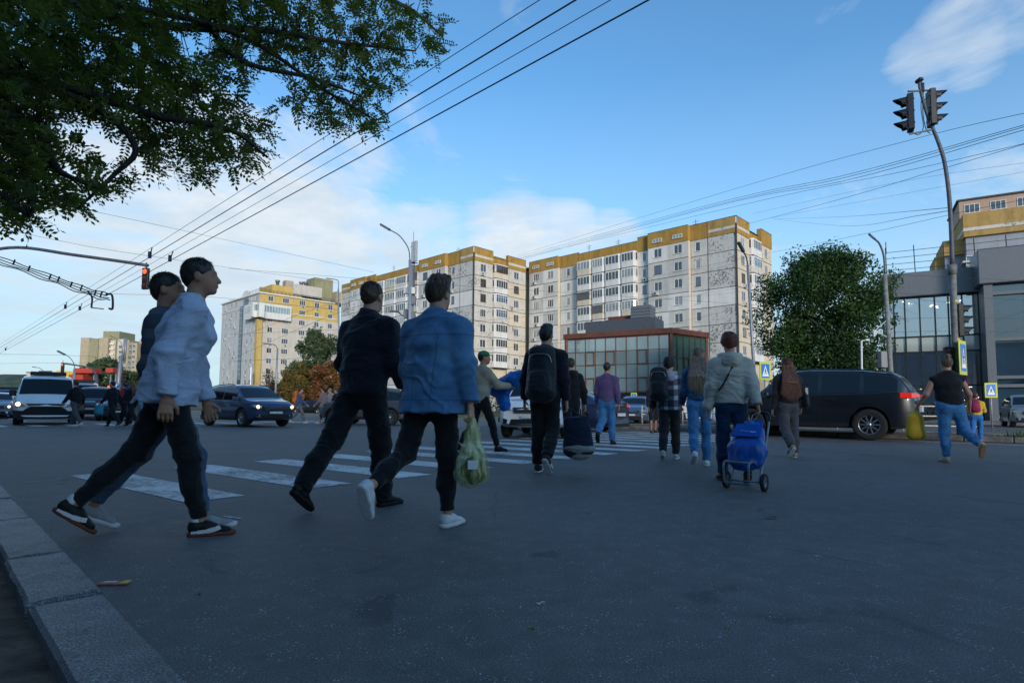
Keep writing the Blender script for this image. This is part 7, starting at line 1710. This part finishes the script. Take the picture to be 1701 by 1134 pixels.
# railings on the far side of the median
def railing(label, a0, a1, b, h=.85, step=1.9, group=None):
    p0, p1 = AB(a0,b,.1), AB(a1,b,.1); root = thing('railing',label,'railing',p0,math.atan2((p1-p0).y,(p1-p0).x),'yellowish railings'); L_ = (p1-p0).length
    n = int(L_/step)
    for k in range(n+1):
        mb = MB(); mb.tube([(k*L_/n,0,0),(k*L_/n,0,h)],.028,6); mb.build('post',M['rail'],root)
    for z in (h,h*.62,h*.25): mb = MB(); mb.tube([(0,0,z),(L_,0,z)],.022,6); mb.build('rail',M['rail'],root)
railing('yellowish pipe railing beyond the median before the glass building',-22,-9,23.6)
railing('yellowish pipe railing beyond the median, in front of the parked cars',2,14,23.2)
railing('second yellowish railing farther back before the glass building',-26,-12,26.5)
# wires
def wire(pts, r, m='wire', sag=0.0, n=24):
    a, b = Vector(pts[0]), Vector(pts[-1]); mb = MB()
    if len(pts) == 2: path = [a+(b-a)*(k/n)-Vector((0,0,sag*4*(k/n)*(1-k/n))) for k in range(n+1)]
    else: path = smoothpath(pts,6)
    mb.tube(path,r,5); return mb, path
def wthing(label, pts, r, m='wire', sag=0.0, cat='overhead wire'):
    mb, path = wire(pts,r,m,sag); o = mb.build('overhead_wire',M[m]); tag(o,label,cat,'overhead wires'); return o, path
# contact wires running along the road (parallel to it) with support cables above
zc_ = 5.75
def along(b, z, a0, a1, lab, r, sag=0): return wthing(lab,[AB(a0,b,z),AB(a1,b,z)],r,'wire',sag)
p1078 = P3(1078,0,1); k_ = (zc_-.8)/(p1078.z-.8); q1 = Vector((p1078.x*k_,k_,0)); b1 = q1.dot(V)
p955 = P3(957,0,1); k_ = (zc_-.8)/(p955.z-.8); q2 = Vector((p955.x*k_,k_,0)); b2_ = q2.dot(V)
along(b1,zc_,-25,150,'nearest thick overhead wire slanting down from the top, lowest of the four',.011); along(b2_,zc_,-25,150,'thick overhead wire, third down from the leaves of the slanting four',.011) 
p1 = P3(1015,0,1); k_ = (zc_+.35-.8)/(p1.z-.8); q = Vector((p1.x*k_,k_,0)); b3 = q.dot(V)
p1 = P3(897,0,1); k_ = (zc_+.35-.8)/(p1.z-.8); q = Vector((p1.x*k_,k_,0)); b4 = q.dot(V)
along(b3,zc_+.35,-25,150,'thin overhead wire between the two thick slanting ones',.006); along(b4,zc_+.35,-25,150,'thin overhead wire nearest the leaves of the slanting four',.006)
for i,a in enumerate((22,37,70)):
    for j,(ba,bb) in enumerate(((b1,b3),(b2_,b4))):
        mb = MB(); mb.bar(AB(a,ba,zc_),AB(a,bb,zc_+.35),.03); mb.box(AB(a,ba,zc_+.08),(.08,.08,.22)); o = mb.build('wire_hanger',M['wire']); tag(o,'small black hanger on the %s pair of slanting wires, %s along them'%(('right','left')[j],('nearest','second','farthest')[i]),'wire hanger','wire hangers')
# feeder bundle with clips and drops
mb = MB(); pts = [(-40,415,19),(0,431,19),(60,452,19),(110,470,19),(150,484,19),(178,491,19)]
P_ = [P3(*p) for p in pts]
for k,dz in enumerate((0,.08,-.08,-.15)): mb.tube([p+Vector((0,k*.05,dz*(1+.25*math.sin(i*1.1+k)))) for i,p in enumerate(smoothpath(P_,5))],.018,5)
mb.tube(smoothpath([P3(146,484,19),P3(153,494,19),P3(152,511,19)],5),.03,5); mb.tube(smoothpath([P3(176,489,19),P3(186,490,19),P3(187,512,19),P3(181,512,19)],5),.035,5); mb.bar(P3(152,511,19),P3(172,513,19),.03)
for px,py in ((23,437),(48,447),(83,461),(97,465),(118,474),(135,479),(158,488),(168,490)): mb.bar(P3(px-1.5,py+3,19),P3(px+2,py-6,19),.035)
tag(mb.build('feeder_cable',M['wire']),'thick clipped cable bundle hanging in from the left edge, ending at the contact wires','cable')
# crossing spans, left and right
def span(lab, p, r=.010, m='wire', sag=.0): wthing(lab,[P3(*q) for q in p],r,m,sag)
span('upper of the wires running from the right edge behind the bent pole',[(1760,175,22),(1500,236,30),(1200,320,48),(860,424,100)],.012)
for k,(ya,yb,yc) in enumerate(((203,262,345),(206,266,348),(211,271,350))): span('wire of the tight bundle crossing behind the bent pole, %s of three'%('top','middle','bottom')[k],[(1760,ya-12,20),(1400,yb+32 if False else yb+30,32),(1160,yc,48),(850,430+3*k,100)],.013)
span('single wire just under the tight bundle behind the bent pole',[(1760,225,24),(1500,285,32),(1200,348,50),(820,440,100)],.012)
span('wire from the right edge down to the long block\'s roof corner',[(1760,222,22),(1560,282,28),(1370,338,40),(1180,388,80)],.012)
span('thin pale wire high behind the bent pole',[(1760,262,40),(1480,305,50),(1250,355,80)],.010,'wire2'); span('lower thin pale wire behind the bent pole',[(1760,275,40),(1500,322,50),(1280,362,80)],.010,'wire2')
span('dark wire from the yellow banded block to the long block, lowest at the right',[(1760,320,28),(1600,352,32),(1400,396,42),(1180,440,70),(900,500,90)],.011)
span('thin wire meeting the bent pole from the left sky',[(1577,345,17),(1400,360,50),(1284,364,86)],.010,'wire2'); span('thin wire below it meeting the bent pole',[(1577,350,17),(1400,375,50),(1284,364,86)],.010,'wire2')
for k,(y0,y1,y2,y3) in enumerate(((446,470,490,508),(555,540,512,470),(600,585,560,500),(498,520,505,480))):
    span('thin wire crossing the fronts of the two panel blocks, number %s from the top'%('one','two','three','four')[k] if False else ('thin wire crossing the panel blocks near their %s windows'%('topmost','fourth floor','second floor','third floor')[k]),[(380,y0,55),(700,y1,50),(1000,y2,60),(1280,y3,80)],.012,'wire2' if k%2 else 'wire')
span('wire before the cream house rising to the antenna mast',[(395,560,70),(560,500,60),(683,470,48)],.015); span('lower wire before the cream house rising to the antenna mast',[(380,598,70),(560,520,60),(683,490,48)],.015)
span('twin thin wire under the tree leaves at the left, upper one',[(-40,300,30),(60,330,32),(300,382,45),(620,452,60)],.012,'wire2'); span('thin wire low in the left sky above the mast arm',[(-40,370,30),(100,400,32),(240,424,36),(560,470,60)],.010,'wire2')
span('level wire across the far left sky',[(-40,588,60),(110,590,60),(330,600,70)],.014,'wire2'); span('faint level wire lower across the far left sky',[(-40,604,80),(150,603,80),(330,612,80)],.014,'wire2'); span('level wire behind the red signal at the left',[(185,488,40),(360,494,45),(560,515,60)],.012,'wire2')
for k,(ya,yb) in enumerate(((455,478),(486,510),(530,538),(552,560))): span('thin wire over the glass building front, %s'%('highest','second','third','lowest')[k],[(1475,ya,27),(1580,(ya+yb)/2-6,30),(1760,yb-8,40)],.007)
# unseen block added behind the camera to keep the low sun off the street
root = thing('apartment_building','long grey block added out of view behind the camera to shade the street','apartment building',AB(12,-23),math.atan2(U.y,U.x))
mb = MB(); mb.box((0,-6,5.9),(130,12,11.8),0); mb.box((0,-6,12.0),(131,13,.4),1)
for z in range(1,3):
    for k in range(42): mb.box((-62+k*3,.03,z*2.9+.6),(1.4,.05,1.4),2)
mb.build('wall',[M['bluegrey'],M['roof'],M['pane1']],root)
# ------------------------------------------------------------------ trees
def limbs(base, h, spread, seed, levels=3, r0=.2, n0=6, trunk=.35):
    rs = random.Random(seed); segs = []; tips = []
    def grow(p, d, L_, r, lv):
        pts = [p]; q = p; dd = d
        for k in range(5):
            dd = (dd+Vector((rs.gauss(0,.16),rs.gauss(0,.16),rs.gauss(.05,.08)))).normalized(); q = q+dd*L_/5; pts.append(q)
        segs.append((pts,[r*(1-.65*i/5) for i in range(6)],lv)); 
        if lv >= levels: tips.append((q,dd)); tips.append((pts[3],dd)); return
        for k in range(4 if lv else n0):
            f = rs.uniform(.35,1); b = pts[min(5,int(f*5))]; a = rs.uniform(0,6.28); u_ = dd.orthogonal().normalized(); u_ = Matrix.Rotation(a,3,dd) @ u_
            grow(b,(dd*rs.uniform(.3,.7)+u_*spread*rs.uniform(.7,1.2)).normalized(),L_*rs.uniform(.5,.72),r*.5,lv+1)
    grow(Vector(base),Vector((rs.gauss(0,.05),rs.gauss(0,.05),1)),h*trunk,r0,0)
    return segs, tips
def leaf_cloud(name, pts, size, m, par, seed=1, asp=.55):
    """pts: Nx3 leaf positions, one quad each"""
    rs = np.random.RandomState(seed); n = len(pts); a = rs.normal(size=(n,3)); a /= np.linalg.norm(a,axis=1)[:,None]; b = rs.normal(size=(n,3)); b -= a*(a*b).sum(1)[:,None]; b /= np.linalg.norm(b,axis=1)[:,None]
    s = size*rs.uniform(.6,1.3,(n,1)); A = a*s; B = b*s*asp; P = np.asarray(pts)
    vs = np.stack([P-A,P+B*1.0+A*.0,P+A,P-B],1).reshape(-1,3); fs = np.arange(4*n).reshape(-1,4)
    return npmesh(name,vs,fs,m,par,smooth=False)
def tree(name, label, pos, h, rx, ry, m, seed, nleaf, leaf, lobes, trunkh=None, r0=.18, group=None, z0=.18, conic=0.0, box=2.0):
    rs = np.random.RandomState(seed); root = thing(name,label,'tree' if 'shrub' not in name else 'shrub',(pos[0],pos[1],0),0,group)
    segs, tips = limbs((0,0,0),h,.75,seed,2,r0,7,.5); mb = MB()
    for p,r,lv in segs:
        if lv < 3: mb.tube(p,r,6)
    mb.build('trunk',M['bark'],root)
    P = []; zc = h*(z0+1)/2; hz = h*(1-z0)/2; L = []
    for k in range(lobes):
        t = rs.uniform(-1,1); a = rs.uniform(0,6.283); rr = math.sqrt(max(0.03,1-abs(t)**box))*rs.uniform(.45,1.08)*(1-conic*(t+1)/2)*(1+.16*math.sin(3*a+seed)); c = np.array([math.cos(a)*rx*rr,math.sin(a)*ry*rr,zc+t*hz*rs.uniform(.82,.98)]); L.append((c,rs.uniform(.09,.30)*min(rx,hz)))
    w = np.array([q[1]**2 for q in L]); w /= w.sum(); cnt = rs.multinomial(nleaf,w)
    for (c,r),k in zip(L,cnt):
        d = rs.normal(size=(k,3)); d /= np.linalg.norm(d,axis=1)[:,None]; rad = r*rs.uniform(.25,1.12,(k,1))**.6
        q = c+d*rad*np.array([1.2,1.2,.85])+np.array([0,0,1])*np.abs(rs.normal(0,.35*r,(k,1))); P.append(q)
    P = np.concatenate(P); P = P[P[:,2] > .3]
    leaf_cloud('crown',P,leaf,M[m],root,seed); return root
d_=38.0
r_ = tree('broadleaf_tree','large dark green bushy tree between the long block and the glass building',(X(1372,d_),d_),11.3,3.5,3.4,'leafE',11,70000,.10,300,r0=.28,z0=-.02,box=5.0,conic=.12)
for px,d_,h,rx,m,lb,sd in ((520,72,10.0,3.0,'leafG','tall green poplar like tree in front of the cream apartment house',21),(497,66,5.2,2.2,'leafO','yellow green autumn tree right of the thin grey street lamp',22),(548,64,5.6,2.3,'leafR','rust coloured autumn tree left of the man in black',23),(575,70,6.5,2.6,'leafO','yellowing tree seen just left of the man in black\'s legs',24),(478,70,4.2,1.9,'leafO','low golden shrub tree at the thin street lamp',26)):
    tree('autumn_tree' if m!='leafG' else 'broadleaf_tree',lb,(X(px,d_),d_),h,rx,rx,m,sd,12000,.15,60,group='trees in front of the cream house')
d_=66; root = thing('bare_tree','nearly leafless brown tree before the yellow shaft of the cream house','tree',(X(440,d_),d_,0),0,'trees in front of the cream house')
segs,tips = limbs((0,0,0),6.5,.9,31,3,.12,8,.5); mb = MB()
for p,r,lv in segs: mb.tube(p,[max(.018,q) for q in r],5)
mb.build('trunk',M['bark'],root); rs = np.random.RandomState(5); P = np.array([tuple(t[0]) for t in tips]); P = np.repeat(P,3,0)+rs.normal(0,.18,(len(P)*3,3)); leaf_cloud('crown',P,.09,M['leafR'],root,4)
for px,d_,h,rx,m,lb,sd in ((155,95,7.6,5.2,'leafG','green tree left of two behind the waiting cars under the red canopies',41),(180,92,7.8,3.6,'leafG','green tree right of two behind the waiting cars',42),(143,90,5.0,3.0,'leafR','low reddish tree under the long red canopy',43),(222,95,6.2,4.5,'leafG','dark green tree behind the shoulder of the pale shirt person',44),(255,95,6.2,4.5,'leafG','green tree hidden mostly behind the pale shirt person',45)):
    tree('broadleaf_tree',lb,(X(px,d_),d_),h,rx,rx*.7,m,sd,8000,.24,50,group='trees behind the waiting cars')
# hedge-like woods along the lawn behind (uncountable)
rs = np.random.RandomState(9); P = []
for k in range(260):
    a = rs.uniform(46,150); b = rs.uniform(60,75); c = np.array(AB(a,b,rs.uniform(.5,3.2))); q = rs.normal(size=(90,3)); q /= np.linalg.norm(q,axis=1)[:,None]; P.append(c+q*rs.uniform(.3,1.4,(90,1)))
P = np.concatenate(P); P = P[P[:,2]>.1]
o = leaf_cloud('bushes',P,.22,M['leafG'],None,9); tag(o,'dense mass of bushes along the far lawn','bushes',kind='stuff')
# foreground tree: limbs reach in from beyond the left edge
tb = Vector((-4.6,2.2,0)); root = thing('locust_tree','large pinnate leaved tree whose dark branches overhang the top left','tree',tb)
loc = lambda px,py,d: D(px,py,d)-tb
LB = [
 [(-560,-160,4.6),(-240,-120,4.8),(0,-40,5.0),(150,20,5.0),(300,45,5.2),(430,50,5.5),(560,70,6.0),(690,85,6.5)],
 [(0,-40,5.0),(200,10,5.0),(330,35,5.2),(430,75,5.5),(540,150,6.0),(625,200,6.2)],
 [(-560,0,4.2),(-240,70,4.3),(0,120,4.5),(130,150,4.6),(250,190,4.8),(380,215,5.0),(445,262,5.2)],
 [(-560,100,4.0),(-150,170,4.0),(50,205,4.2),(75,240,4.2),(100,285,4.4),(185,320,4.6)],
 [(0,120,4.5),(160,180,4.6),(225,245,4.7),(190,290,4.7),(130,345,4.7)],
 [(-560,220,3.8),(-100,270,3.8),(0,325,4.0),(50,360,4.0)],
 [(-300,-300,5.2),(0,-150,5.2),(250,-70,5.6),(480,-40,6.2),(660,5,6.8),(735,60,7.0)],
 [(250,-70,5.6),(330,20,5.4),(400,100,5.4),(520,130,5.8),(600,160,6.0)],
]
tr = MB(); top = loc(-560,-160,4.6); 
fork = Vector((0,0,2.2)); tr.tube(smoothpath([(0,0,0),(0.02,.03,1.2),fork],4),[.24,.22,.20,.19,.18,.18,.17,.17,.17],10)
paths = []
for i,l in enumerate(LB):
    pts = [loc(*q) for q in l]
    if l[0][0] <= -300: pts = [fork,fork.lerp(pts[0],.5)+Vector((0,0,.2))]+pts
    sp_ = smoothpath(pts,6); n_ = len(sp_); r1 = .075 if l[0][0] <= -300 else .032; tr.tube(sp_,[r1*(1-k/n_)**.8+.007 for k in range(n_)],7); paths.append(sp_)
poly = [(-60,-60),(700,-60),(722,25),(745,80),(742,105),(690,112),(655,140),(660,165),(628,215),(565,228),(520,215),(484,188),(445,188),(448,235),(458,262),(425,262),(430,285),(345,302),(300,300),(250,292),(205,300),(185,322),(130,352),(95,330),(62,372),(20,375),(-60,375)]
holes = [[(62,195),(150,200),(215,240),(205,285),(150,262),(100,238),(60,222)],[(262,58),(345,42),(372,58),(330,95),(300,88)],[(385,150),(455,110),(480,140),(460,185),(420,190)],[(90,262),(150,275),(180,300),(110,300)]]
def inside(x,y,pl):
    c = False; j = len(pl)-1
    for i in range(len(pl)):
        xi,yi = pl[i]; xj,yj = pl[j]
        if (yi>y) != (yj>y) and x < (xj-xi)*(y-yi)/(yj-yi)+xi: c = not c
        j = i
    return c
rs = np.random.RandomState(77); twigs = []; allp = [p for s in paths for p in s]; AP = np.array([tuple(p) for p in allp])
VS = []; 
def compound(p, d, L_, n):
    """a pinnate leaf from p along d"""
    d = d.normalized(); s = d.cross(Vector((rs.normal(0,.5),rs.normal(0,.5),1))).normalized(); up = s.cross(d)
    drp = Vector((0,0,-.25*L_)); lw = .0125
    for k in range(n):
        t = (k+1)/(n+.5); c = p+d*L_*t+drp*t*t
        for sg in ((-1,1) if k < n-1 else (0,)):
            dr = (s*sg*.95+d*.45+up*rs.normal(0,.25)).normalized() if sg else d; ll = .056*rs.uniform(.75,1.15)*(1-.25*abs(t-.5)); wv = dr.cross(up+s*rs.normal(0,.4)).normalized()*lw
            m0 = c+dr*ll*.5; e = c+dr*ll; VS.extend((tuple(c),tuple(m0+wv),tuple(e),tuple(m0-wv)))
    # rachis
    e = p+d*L_+drp; w = s*.0015; VS.extend((tuple(p-w),tuple(e-w*.4),tuple(e+w*.4),tuple(p+w)))
cnt = 0; tries = 0
while cnt < 1780 and tries < 16000:
    tries += 1; x = rs.uniform(-60,748); y = rs.uniform(-60,376)
    if not inside(x,y,poly) or any(inside(x,y,h) for h in holes): continue
    left = 1-min(1,max(0,(x-250)/500)); dens = .55+.45*left
    if rs.uniform() > dens: continue
    # edge thinning
    e = sum(inside(x+dx,y+dy,poly) for dx,dy in ((28,0),(-28,0),(0,28),(0,-28)))
    if e < 4 and rs.uniform() < .30: continue
    d0 = 4.3+max(0,x)*.0033; p = loc(x,y-8,d0+rs.uniform(-.7,.9)+(.5 if rs.uniform()<.4 else 0)); cnt += 1
    j = int(np.argmin(((AP-np.array(tuple(p)))**2).sum(1))); b = allp[j]; dv = p-b
    if dv.length > .05 and dv.length < .5: 
        mid = b+dv*.5+Vector((rs.normal(0,.03),rs.normal(0,.03),.05)); tr.tube([b,mid,p],[.006,.0045,.003],4)
    hd = Vector((rs.normal(.25,.6),rs.normal(0,.6),rs.normal(-.15,.35)))
    for k in range(3): 
        q = Vector((hd.x+rs.normal(0,.7),hd.y+rs.normal(0,.7),hd.z+rs.normal(-.1,.5)))
        compound(p,q,rs.uniform(.13,.22),int(rs.randint(6,9)))
tr.build('trunk',M['bark'],root)
# the rest of the crown, beyond the frame, so the tree stands complete
for k in range(420):
    a = rs.uniform(0,6.28); r = rs.uniform(.6,3.4); p = Vector((math.cos(a)*r-1.4,math.sin(a)*r,rs.uniform(3.2,7.0)))
    w = p+tb; 
    if w.y > .3 and w.x > -.95*w.y: continue
    for q in range(4): compound(p+Vector((rs.normal(0,.2),rs.normal(0,.2),rs.normal(0,.2))),Vector((rs.normal(),rs.normal(),rs.normal(0,.5))),.2,7)
VS = np.array(VS); npmesh('crown',VS,np.arange(len(VS)).reshape(-1,4),M['leafN'],root,smooth=False)
